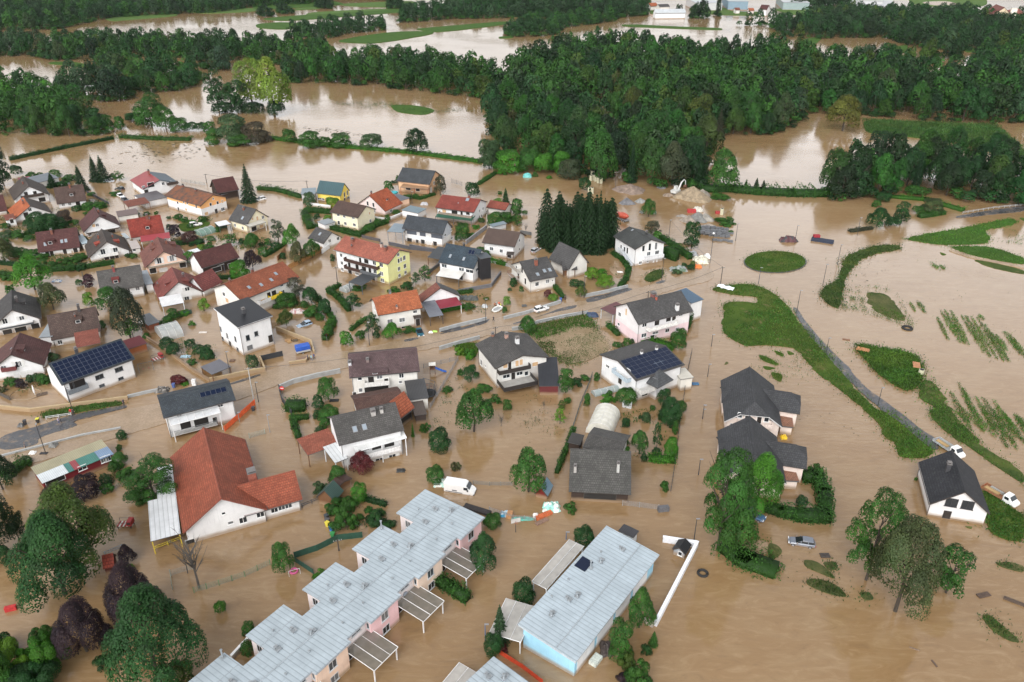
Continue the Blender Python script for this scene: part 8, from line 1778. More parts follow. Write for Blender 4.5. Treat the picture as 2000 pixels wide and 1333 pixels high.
GRASS = [
D(p=1,den=9,h=.35,c=C10,z=.3,s=.2),
D(p=2,den=7,h=.5,c=C10,patchy=-.35,s=.26),
D(p=2,den=3,h=.8,c=(.1,.14,.03),patchy=.5,s=.25),
D(p=3,den=14,h=.35,c=C10,s=.22),
D(p=4,den=14,h=.35,c=C10,s=.22),
D(p=6,den=14,h=.35,c=C10,s=.22),
D(p=((56.3,174.1),(71.6,174.1),(72.6,162.1),(66,156.5),(57.1,158.3)),den=1.6,h=.35,c=C10,patchy=.55,s=.2),
D(p=9,den=8,h=.6,c=C11,s=.26),
D(p=10,den=8,h=.7,c=C7,s=.28,patchy=-.5),
D(p=((94.8,208.3),(102.9,212.5),(107.7,211.1),(109.5,208.3),(107.8,196.2),(105.4,185.8),(102.4,187.6),(99,191.2),(96.1,194.9),(92.6,196.2),(89.3,196.2)),den=9,h=.45,c=C10,patchy=-.1,row=(2.6,1.31),s=.22,rw=.3),
D(p=12,den=6,h=.4,c=C11,s=.25,patchy=-.4),
D(p=13,den=6,h=.4,c=C10,patchy=-.3,s=.25),
D(p=((165.1,258.5),(176.3,258.5),(163.7,236.2),(159.6,247)),den=2.2,h=.4,c=C10,patchy=.25,s=.22),
D(p=((130.3,230.3),(133.8,227.1),(130.7,223.1),(129,225.5)),den=5,h=.4,c=C10,row=(3,1.22),s=.2),
D(p=18,den=22,h=.9,c=C10,s=.3),
D(p=18,den=6,h=1.2,c=C7,s=.32,patchy=.2),
D(p=19,den=6,h=.5,c=C10,patchy=-.2,s=.25),
D(p=20,den=7,h=.5,c=C10,patchy=-.2,s=.25),
D(p=((120.3,214),(151,214),(121.5,162.1),(106.4,172)),den=.35,h=.3,c=C7,row=(3,2.06),patchy=.3,s=.18),
D(p=21,den=12,h=.6,c=C10,s=.3),
D(p=22,den=16,h=.4,c=C7,s=.24,patchy=-.5),
D(p=23,den=16,h=.4,c=C7,s=.24,patchy=-.5),
D(p=24,den=16,h=.4,c=C7,s=.24,patchy=-.5),
D(p=25,den=16,h=.4,c=C7,s=.24,patchy=-.5),
D(p=26,den=16,h=.4,c=C7,s=.24,patchy=-.5),
D(p=27,den=16,h=.4,c=C7,s=.24,patchy=-.5),
D(p=28,den=16,h=.4,c=C7,s=.24,patchy=-.5),
D(p=29,den=16,h=.4,c=C7,s=.24,patchy=-.5),
D(p=30,den=16,h=.4,c=C7,s=.24,patchy=-.5),
D(p=((39.2,105.5),(44.6,105.8),(44.2,104.3),(39.9,104.3)),den=12,h=.6,c=C10,s=.28),
D(p=((37.4,104.3),(39.5,105.3),(39.5,102.8),(43.2,100.8),(42.2,97.5),(38.3,99.4)),den=14,h=.8,c=C7,s=.3,z=.05),
D(p=((3.5,182.2),(6.4,186.5),(13.7,190.3),(20.2,192.6),(21.5,189.5),(22.1,185.1),(16.2,186.5),(13,182.9),(9.5,180.8),(6.5,179.4)),den=16,h=.7,c=C10,s=.28),
D(p=((6.5,177.3),(10.1,177.3),(11.1,171.4),(11.8,168.2),(8.2,171.4),(6.7,174.6)),den=14,h=.5,c=C10,s=.26),
D(p=32,den=12,h=.3,c=(.07,.1,.03),patchy=.02,s=.17,ps=.8),
D(p=((11,170.7),(18.8,169.4),(21.5,171.4),(18.6,166.9),(14.7,165.1),(11.5,166.9)),den=9,h=.4,c=C10,patchy=-.1,s=.24),
D(p=33,den=12,h=.5,c=C11,s=.26),
D(p=((-16.4,158.6),(-11.1,165.7),(-7.8,160.9),(-11,152.4),(-13.3,148.2),(-15.9,148.7)),den=7,h=.4,c=C12,patchy=.15,s=.2,ps=.8),
D(p=((-18.1,147.7),(-13.3,148.7),(-12.8,141.2),(-18.1,136.4),(-19.7,136.4)),den=3,h=.4,c=C12,patchy=.15,s=.2,ps=.8),
D(p=((-4.1,153.5),(2.9,152.4),(8.1,153),(12.8,149.8),(9.3,136.4),(-2.7,136.4)),den=.9,h=.4,c=C12,patchy=.15,s=.2,ps=.8),
D(p=((2.2,143.6),(5.8,142.7),(4.3,137.9),(2.7,138.3)),den=5,h=.4,c=C12,patchy=.15,s=.2,ps=.8),
D(p=((-4.5,146.7),(13.9,146.7),(8.2,121),(-2,124.8)),den=.7,h=.35,c=(.08,.11,.04),patchy=.35,s=.2),
D(p=34,den=12,h=.4,c=C7,s=.22,patchy=-.2),
D(p=36,den=12,h=.5,c=C10,s=.24),
D(p=((-184.6,274.2),(-173.2,263.6),(-159.9,256),(-153.4,268.8),(-148.5,266.2),(-146.4,256),(-157.4,248.8),(-165.1,251.2),(-167.5,244.2)),den=3.52,h=.5,c=C13,patchy=.05,s=.3,ps=.6),
D(p=((-168,279.9),(-160.1,277),(-157.7,279.9),(-151.1,287.2),(-153.8,293.2),(-160.4,291.7),(-164.3,285.7)),den=3.52,h=.5,c=C13,patchy=.05,s=.3,ps=.6),
D(p=((-157.3,233.3),(-150.9,236.5),(-136.5,235.4),(-131,227.1),(-139.2,223.1),(-153.1,227.1)),den=4.84,h=.5,c=C13,patchy=.05,s=.3,ps=.6),
D(p=((-114.9,253.6),(-102.9,251.2),(-91.5,256),(-85.1,248.8),(-87,240.8),(-103.6,235.4),(-111.8,244.2)),den=3.3,h=.5,c=C13,patchy=.05,s=.3,ps=.6),
D(p=((-82.7,251.2),(-75.1,246.5),(-75.9,239.7),(-80.2,237.5),(-88,244.2),(-92.2,251.2)),den=4.4,h=.5,c=C13,patchy=.05,s=.3,ps=.6),
D(p=((-120.9,274.2),(-114.3,268.8),(-108.4,272.9),(-106.2,266.2),(-116,263.6)),den=6.6,h=.5,c=C13,patchy=.05,s=.3,ps=.6),
D(p=((-120.4,160.9),(-112.5,156.3),(-108.3,160.9),(-106.3,158),(-110.4,153.5),(-117.1,155.2)),den=3.96,h=.5,c=C13,patchy=.05,s=.3,ps=.6),
D(p=((-88.6,180.1),(-74.1,176),(-72.8,168.2),(-78.4,168.2)),den=2.86,h=.5,c=C13,patchy=.05,s=.3,ps=.6),
D(p=((-67,205.6),(-59.1,203.1),(-49.4,195.7),(-47.8,189.5),(-55,194.1),(-62.7,197.3)),den=3.96,h=.5,c=C13,patchy=.05,s=.3,ps=.6),
D(p=((-50.8,268.8),(-45.2,274.2),(-42.2,279.9),(-43.2,266.2),(-48.5,257.3)),den=4.4,h=.5,c=C13,patchy=.05,s=.3,ps=.6),
D(p=((-9.4,279.9),(2.9,290.2),(3.2,274.2),(-5.3,261),(-8.9,263.6)),den=5.5,h=.5,c=C13,patchy=.05,s=.3,ps=.6),
D(p=((-20,268.8),(-13.9,256),(-11.9,248.8),(-18.9,251.2)),den=4.4,h=.5,c=C13,patchy=.05,s=.3,ps=.6),
D(p=((-15.4,207.4),(-5.8,205.6),(-5.6,194.1),(-13.3,194.9)),den=1.98,h=.5,c=C13,patchy=.05,s=.3,ps=.6),
D(p=((23.7,227.7),(31.7,227.7),(32.2,218.2),(28.3,210.8),(22.6,214.4)),den=1.76,h=.5,c=C13,patchy=.05,s=.3,ps=.6),
D(p=((23.2,145),(35.2,145),(31.4,126.1),(26,127.5),(21.4,130.2)),den=1.54,h=.5,c=C13,patchy=.05,s=.3,ps=.6),
D(p=((19.8,154.1),(31.9,153),(31.5,140.2),(19.3,142.7)),den=1.32,h=.5,c=C13,patchy=.05,s=.3,ps=.6),
D(p=((-35.1,116.8),(-23,114.5),(-22.9,108.9),(-30.7,107.9)),den=6.6,h=.5,c=C13,patchy=.05,s=.3,ps=.6),
D(p=((-79.1,122.9),(-77.2,131.6),(-73.6,122.9),(-75.6,118.6)),den=4.4,h=.5,c=C13,patchy=.05,s=.3,ps=.6),
D(p=((-103,130.2),(-96.4,129.5),(-95.5,125.5),(-100,124.8)),den=4.4,h=.5,c=C13,patchy=.05,s=.3,ps=.6),
D(p=((-113,471),(-74,468),(-36,454),(-18,444),(-49,438),(-78,447)),den=.8,h=.5,c=(.05,.09,.03),s=.35,patchy=-.2),
D(p=((184,424),(210,419),(234,414),(249,414),(235,362),(225,344.7),(217,364),(204,380),(175,395)),den=2.2,h=1.6,c=(.045,.1,.022),s=.5,z=.1),
]
ROWS = [
(114.68,192.68,111.02,178.43,.62),
(117.46,196.2,113.6,177.33,.77),
(118.58,196.2,114.31,176.47,.69),
(119.95,195.57,115.02,176.25,.8),
(113.81,202.08,112.27,194.3,.81),
(111.21,201.42,110.04,194.93,.53),
(121.51,193.05,116.79,172.01,.51),
(122.53,192.43,117.22,169.95,.92),
(123.84,192.19,118.33,168.94,.63),
(125.11,191.45,119.38,167.93,.62),
(124.91,187.58,120.35,167.43,1),
(126.58,193.43,125.89,189.98,.73),
(124.78,181.55,122.93,173.06,.92),
(127.84,183.49,125.32,170.98,.74),
(128.59,182.91,125.64,168.43,.82),
(103.48,157.89,100.43,146.26,.57),
(103.31,155.63,98.65,137.69,.82),
(99.63,153.86,96.46,138.44,.93),
(104.33,152.12,101.26,136.95,.76),
(105.72,151.26,102.56,136.21,.87),
(107.57,150.41,104.29,135.48,.84),
(107.15,146.26,105.15,134.76,.53),
(109.17,144.64,107.45,136.95,.88),
(130.73,229.18,130.04,224.35,.8),
(132.17,228.2,131.81,223.87,.65),
(96.59,146.66,97.81,141.1,.52),
(98.84,146.66,99.28,138.06,.93),
(101.08,146.66,100.24,135.85,.74),
(103.33,146.66,100.83,132.26,.86),
(105.58,146.66,102.31,131.56,.94),
(106.94,145.04,105.17,133.68,.86),
(109.39,145.04,108.73,139.57,.96),
]
WALLS = [
D(n='garden_wall',p=((-2.2,190.3),(3.5,193.4),(13.6,200.6)),h=.9,lab='grey concrete parapet along the road beside the white car',col=C20,w=.3,raw=1),
D(n='garden_wall',p=((20.7,204.4),(27.1,207.4),(33.6,210.9)),h=.9,lab='grey concrete parapet along the road below the lime green trees',col=C20,w=.3,raw=1),
D(n='garden_wall',p=((0,184),(3.9,185.1),(6.8,188),(13.8,191.4),(20.5,193.8)),h=.9,lab='long grey road parapet above the weedy plot',col=C20,w=.3,raw=1),
D(n='garden_wall',p=((-18.8,183.3),(-13.5,186.5),(-6.8,189.9)),h=.9,lab='grey road parapet below the flooded garden with the maroon awning',col=C20,w=.3,raw=1),
D(n='garden_wall',p=((-18.1,173.6),(-13.9,176.3),(-8.3,179.4)),h=.9,lab='grey road parapet left of the house with the open terrace',col=C20,w=.3,raw=1),
D(n='garden_wall',p=((-53.2,154.9),(-50.4,157.7),(-45.6,160.3),(-40.6,162.4)),h=1.1,lab='grey wall along the street in front of the walled garden',col=C20,w=.3,raw=1),
D(n='garden_wall',p=((-53.3,155.2),(-51.2,149.8),(-47.7,144.4)),h=1.1,lab='thin black wall running down from the corner of the walled garden',col=C9,w=.12,raw=1),
D(n='garden_wall',p=((-112.5,146.9),(-104.8,145.6),(-96.1,147.9),(-85.9,150.6)),h=.9,lab='long tan stone wall below the house with the full solar roof',col=C21,w=.3),
D(n='garden_wall',p=((-70.1,158.3),(-65.9,160),(-60.7,162.7)),h=1,lab='tan stone wall along the road below the wooden shelter',col=C21,w=.3),
D(n='garden_wall',p=((-65.6,160.4),(-58.7,163.2),(-61.2,168.5)),h=1,lab='tan stone wall corner beside the round grey green shrub',col=C21,w=.3),
D(n='gate',p=((-60.9,168.2),(-56.3,170.6)),h=1.3,lab='black gate panel between tan stone walls',col=(.03,.032,.036),w=.1,cat='gate',raw=1),
D(n='garden_wall',p=((-53.7,166.3),(-50,167.6),(-49.5,169.4)),h=.7,lab='low tan wall stub with three people at its end',col=C21,w=.3),
D(n='garden_wall',p=((-61.5,184.4),(-58.3,182.2),(-50.8,177),(-48.8,171.4)),h=1,lab='tan stone wall behind the blue box trailer',col=C21,w=.3),
D(n='garden_wall',p=((-86.2,151.4),(-82.7,153.3),(-79,154.9)),h=.6,lab='low grey garden edge wall at the driveway of the house with the full solar roof',col=C20,w=.3,raw=1),
D(n='garden_wall',p=((-93.7,179.7),(-84.3,171.4),(-76.1,163.3),(-70.1,158.3)),h=.8,lab='long brown garden wall with fence running down beside the tunnel greenhouse',col=(.2,.14,.09),w=.3),
D(n='garden_wall',p=((-76.3,284.2),(-66.6,280.6)),h=1.3,lab='white garden wall in front of the bright yellow house',col=(.7,.7,.7),w=.3),
D(n='garden_wall',p=((-48.8,268.8),(-44.7,267.2),(-42.6,268.8),(-39.1,273.6)),h=1.2,lab='white garden wall at the drive left of the white garage',col=(.72,.72,.72),w=.3),
D(n='garden_wall',p=((-33.3,242.5),(-24.7,238.6)),h=1,lab='dark grey wall below the house with the black upper floor',col=(.09,.09,.1),w=.3,raw=1),
D(n='garden_wall',p=((-15.1,245.3),(-8.8,259.8)),h=1.3,lab='long grey wall left of the ribbed brown roofed house',col=(.25,.25,.26),w=.3,raw=1),
D(n='garden_wall',p=((-7.2,230.1),(-1,226.6)),h=.8,lab='low grey wall below the bright clipped hedge',col=C20,w=.3,raw=1),
D(n='garden_wall',p=((-25.4,220.2),(-22.2,228.1)),h=1,lab='dark wall left of the white awning',col=(.1,.1,.1),w=.3,raw=1),
D(n='garden_wall',p=((-15.4,207.4),(-6,211.4),(-3.4,220.7)),h=1,lab='dark grey curved wall below the white house with the glass tower',col=(.13,.13,.14),w=.3,raw=1),
D(n='garden_wall',p=((2.8,255.4),(6.5,253.6)),h=1,lab='dark wall stub right of the ribbed brown roofed house',col=(.1,.1,.1),w=.3,raw=1),
D(n='boundary_wall',p=((26.1,105),(31.7,103.7),(21.9,86.4)),h=1.1,lab='long white boundary wall bent at the grey garden hut',col=(.72,.74,.78),w=.45,raw=1),
D(n='garden_wall',p=((20.3,87.2),(21.5,86.2)),h=.9,lab='short wall stub at the lower end of the white boundary wall',col=(.4,.35,.3),w=.3,raw=1),
D(n='garden_wall',p=((-102.1,129.4),(-94.8,133.5),(-89.5,136.6),(-82.6,139.2)),h=.4,lab='low kerb wall below the wet road at the left',col=C20,w=.25,raw=1),
D(n='garden_wall',p=((-40.3,244.8),(-33.1,240.8),(-25.1,238.6)),h=1,lab='dark grey wall between the yellow apartment house and the house with the black upper floor',col=(.08,.08,.09),w=.3,raw=1),
D(n='garden_wall',p=((-50.2,251.2),(-43.6,247.6)),h=.9,lab='dark wall behind the yellow apartment house roof',col=(.08,.07,.07),w=.3,raw=1),
D(n='gate',p=((-60.7,237),(-59.2,241.9)),h=1.4,lab='white garden gate at the end of the wooden board fence',col=(.72,.74,.76),w=.12,cat='gate',raw=1),
D(n='garden_wall',p=((-39.2,83.6),(-40.8,80.1)),h=1,lab='white garden wall at the lower left end of the pink terrace',col=(.7,.7,.7),w=.3),
D(n='garden_wall',p=((-165.1,299.5),(-150.4,285.7)),h=1,lab='dark fence wall right of the plain brown roofed house',col=(.05,.05,.055),w=.12,raw=1),
D(n='garden_wall',p=((-128.5,219.2),(-123.8,210.9)),h=1.4,lab='dark wall left of the grey brown roofed house',col=(.05,.045,.04),w=.12,raw=1),
]
FENCES = [
D(p=((-73.3,231.2),(-72.7,238.6)),h=1.5,lab='short wooden board fence left of the lane',style='board',col=(.3,.15,.07)),
D(p=((-68.1,224.1),(-65.1,230.6),(-61.1,239.2)),h=1.6,lab='long orange brown wooden board fence below the round trees',style='board',col=(.42,.22,.08)),
D(p=((-50.9,93.2),(-47.4,94.8),(-43.8,96.7),(-40.4,99.4)),h=1.2,lab='green posted wire fence across the kindergarten yard',style='mesh',col=(.2,.25,.18),pc=(.12,.2,.1)),
D(p=((-56.1,97),(-54.6,93.9)),h=1.3,lab='left end of the wire fence in the kindergarten yard',style='mesh',col=(.25,.27,.22)),
D(p=((-56,96.9),(-53,98.4)),h=1.2,lab='thin wire fence behind the leafless grey tree',style='mesh',col=(.3,.3,.26)),
D(p=((-36.7,101),(-33.2,102.8),(-30.2,105.3),(-26.1,106)),h=1.3,lab='dark green screen fence above the pink terrace',style='sheet',col=(.02,.075,.05)),
D(p=((-36.4,100.1),(-32.7,97.3)),h=1.1,lab='short dark green screen fence running down to the pink terrace',style='sheet',col=(.02,.07,.05)),
D(p=((-60.3,138.3),(-58.6,143.6),(-56.9,148.7)),h=1.3,lab='orange plastic safety net beside the house with five solar panels',style='sheet',col=(.75,.13,.04)),
D(p=((-1.8,81.2),(1.5,78.7),(4.3,76.1)),h=.9,lab='red orange plastic safety net at the bottom edge',style='sheet',col=(.55,.06,.02)),
D(p=((-21.1,164.5),(-13.1,168.5)),h=1.2,lab='wire fence along the top of the play garden',style='mesh',col=(.2,.2,.2)),
D(p=((-13.1,168.5),(-15.2,159.2),(-17.9,147.2)),h=1.2,lab='wire fence along the right side of the play garden',style='mesh',col=(.25,.24,.24)),
D(p=((18.8,160.6),(17.3,155.2),(15,147.7),(12.3,136.9)),h=1.3,lab='dark mesh fence between the silted garden and the white tunnel greenhouse',style='mesh',col=(.08,.09,.08)),
D(p=((44.4,171.9),(40.7,159.7),(37.3,146.6),(34.8,137.3),(31.6,124.8),(29.9,118.6)),h=1.3,lab='long dark fence on the right side of the vegetable garden',style='mesh',col=(.07,.07,.07)),
D(p=((20.3,114.5),(23.3,114),(26.7,113.3)),h=1.2,lab='metal garden gate and rail at the bottom of the vegetable garden',style='mesh',col=(.3,.3,.3)),
D(p=((-7.4,120.7),(-4.3,120.3),(0,120.3)),h=.9,lab='thin wire fence right of the white van',style='mesh',col=(.2,.2,.18)),
D(p=((-4.1,112.8),(.2,110.6),(4.2,110.3)),h=1.1,lab='wire fence holding back the floating rubbish',style='mesh',col=(.3,.3,.3)),
D(p=((-100.7,309.4),(-93.2,306)),h=1.2,lab='thin wire fence at the flooded field edge beside the lone spruce',style='mesh',col=(.3,.3,.28)),
D(p=((-133.8,314.5),(-122.7,309.4)),h=1.2,lab='thin wire fence at the flooded field edge behind the orange farmhouse',style='mesh',col=(.3,.3,.28)),
D(p=((-24.3,312.8),(-19.9,308.5)),h=1.8,lab='tall wire enclosure at the field edge right of the orange timber house',style='mesh',col=(.15,.15,.15)),
D(p=((-115.6,152.4),(-112.1,150.3)),h=1,lab='dark fence at the left frame edge below the maroon chalet',style='board',col=(.08,.07,.06)),
D(p=((-92.7,189.9),(-90,191.8),(-87,194.1)),h=1.2,lab='dark green fence below the large brick red roofed chalet',style='sheet',col=(.03,.07,.05)),
D(p=((163,275.4),(177.1,281),(191.1,284.5)),h=.8,lab='grey guard rail along the road at the right edge',style='rail',col=(.4,.41,.42)),
D(p=((-100.1,142.7),(-95.4,144.1)),h=.8,lab='white guard rail beside the wet road',style='rail',col=(.6,.6,.6)),
D(p=((-54.4,135.8),(-51.6,137.3)),h=1.2,lab='short wire fence above the kindergarten roof',style='mesh',col=(.3,.35,.3)),
D(p=((-61,102.8),(-57.4,105.3)),h=.9,lab='yellow pipe rail at the corner of the kindergarten canopy',style='rail',col=(.65,.5,.04)),
D(p=((-68.9,101.5),(-66.7,103.3)),h=.9,lab='blue grey play rail beside the red playhouse',style='rail',col=(.25,.3,.34)),
D(p=((-38.4,113.9),(-35.4,116.2)),h=.9,lab='dark sliding gate right of the kindergarten wing',style='rail',col=(.05,.05,.055)),
D(p=((-76.9,118),(-73.7,120.4),(-70,123.9)),h=.9,lab='ragged wire fence left of the kindergarten canopy',style='mesh',col=(.2,.2,.18)),
]
LAMPS = [
D(c=(52.24,249.89),h=6.72,lab='street lamp at the edge of the flooded yard, left of the stacked blocks'),
D(c=(74.2,248.46),h=5.98,lab='street lamp right of the stacked blocks'),
D(c=(61.52,229.38),h=9.56,lab='lamp post with a white globe head near the heap of white bags',globe=1),
D(c=(44.37,216.31),h=6.94,lab='street lamp at the right corner of the tall white house'),
D(c=(72.3,213.69),h=5.11,lab='street lamp at the near edge of the roundabout with a blue sign',col=(.05,.06,.08)),
D(c=(93.05,246.03),h=6.18,lab='street lamp beyond the roundabout beside the dark debris'),
D(c=(116.5,253.58),h=6.16,lab='street lamp by the brown green hedge strip'),
D(c=(100.55,227.88),h=6.62,lab='street lamp right of the roundabout'),
D(c=(90.78,212.53),h=6.59,lab='street lamp below the one right of the roundabout'),
D(c=(77.64,194.93),h=6.44,lab='street lamp at the upper end of the narrow asphalt path'),
D(c=(77.44,171.49),h=4.47,lab='street lamp in the middle of the narrow asphalt path'),
D(c=(80.76,148.06),h=4.67,lab='street lamp at the lower bend of the narrow asphalt path'),
D(c=(50.04,175.39),h=3.37,lab='thin post in the flooded street above the villas'),
D(c=(45.93,160.66),h=3.33,lab='thin post in the flooded street left of the octagonal terrace canopy'),
D(c=(40.99,142.9),h=3.51,lab='thin post in the flooded street beside the farther pink villa'),
D(c=(-93.71,130.18),h=7.19,lab='street lamp standing beside the wet road above the long red shed',r=2),
D(c=(-95.94,145.9),h=6.07,lab='street lamp on the grass verge beside the red umbrella'),
D(c=(-66.3,161.19),h=6.38,lab='dark lamp post at the corner of the wooden shelter'),
D(c=(-35.87,175.98),h=6.51,lab='street lamp in the ivy left of the vivid orange roofed house'),
D(c=(-56.47,149.78),h=5,lab='street lamp at the upper end of the orange safety net'),
D(c=(-50.72,137.88),h=4.33,lab='thin lamp post in the flooded street below the walled garden',col=(.35,.35,.36)),
D(c=(-58.25,141.69),h=2.45,lab='small lamp arm at the right side of the house with five solar panels',col=(.3,.3,.3)),
D(c=(20.34,203.94),h=6.69,lab='street lamp between the lime green trees and the parapet'),
D(c=(-6.99,189.15),h=6.59,lab='street lamp at the end of the flooded garden by the raft'),
D(c=(-37.41,287.15),h=4.45,lab='thin lamp post behind the white garage'),
D(c=(31.57,105.27),h=4.82,lab='street lamp at the outer corner of the white boundary wall'),
D(c=(36.12,123.56),h=3.68,lab='road sign post with a round sign in the flooded street'),
D(c=(9.4,105.53),h=1.63,lab='small blue lamp at the upper end of the long grey canopy',col=(.12,.2,.35)),
D(c=(-3.98,83.65),h=3.44,lab='small blue lamp beside the bluish conifer',col=(.12,.2,.35)),
D(c=(41.02,143.05),h=2.36,lab='thin post in the flooded street left of the nearer pink villa'),
]
POLES = [
D(c=(-57.47,149.78),h=8.74,lab='pale utility pole at the upper end of the orange safety net',r=.3,col=(.4,.39,.37)),
D(c=(60.88,212.59),h=5.9,lab='dark utility pole by the white banner at the roundabout',r=.3),
D(c=(38.28,203.03),h=2.57,lab='utility pole behind the roof of the large pink and white house',r=.3),
D(c=(-4.2,180.09),h=3.14,lab='utility pole behind the house with the open terrace',r=.3),
D(c=(-80.31,303.56),h=3.76,lab='utility pole at the field edge left of the bright yellow house',r=.3),
D(c=(-123.06,312.81),h=3.69,lab='leaning utility pole at the field edge behind the dark maroon barn',r=.3),
D(c=(-29.56,102.75),h=2.52,lab='brown utility pole at the dark green screen fence',r=.3),
D(c=(-50.73,211.81),h=6.25,lab='thin pole at the left corner of the yellow apartment house',r=.3),
D(c=(40.69,304.72),h=6.87,lab='dark pole at the edge of the wood by the rubble heap',r=.3),
]
WIRES = [
D(a=(60.88,212.59,5.8),b=(38.28,203.03,2.47),lab='overhead wire from the roundabout pole to the pole behind the pink and white house'),
D(a=(38.28,203.03,2.47),b=(-4.2,180.09,3.04),lab='overhead wire over the road above the weedy plot'),
D(a=(-4.2,180.09,3.04),b=(-57.47,149.78,8.64),lab='long overhead wire over the flooded main road towards the orange safety net'),
D(a=(-80.31,303.56,3.66),b=(-123.06,312.81,3.58),lab='overhead wire along the field edge'),
D(a=(60.88,212.59,5.8),b=(52.25,248.94,6.9),lab='overhead wire from the roundabout pole across the yard'),
]
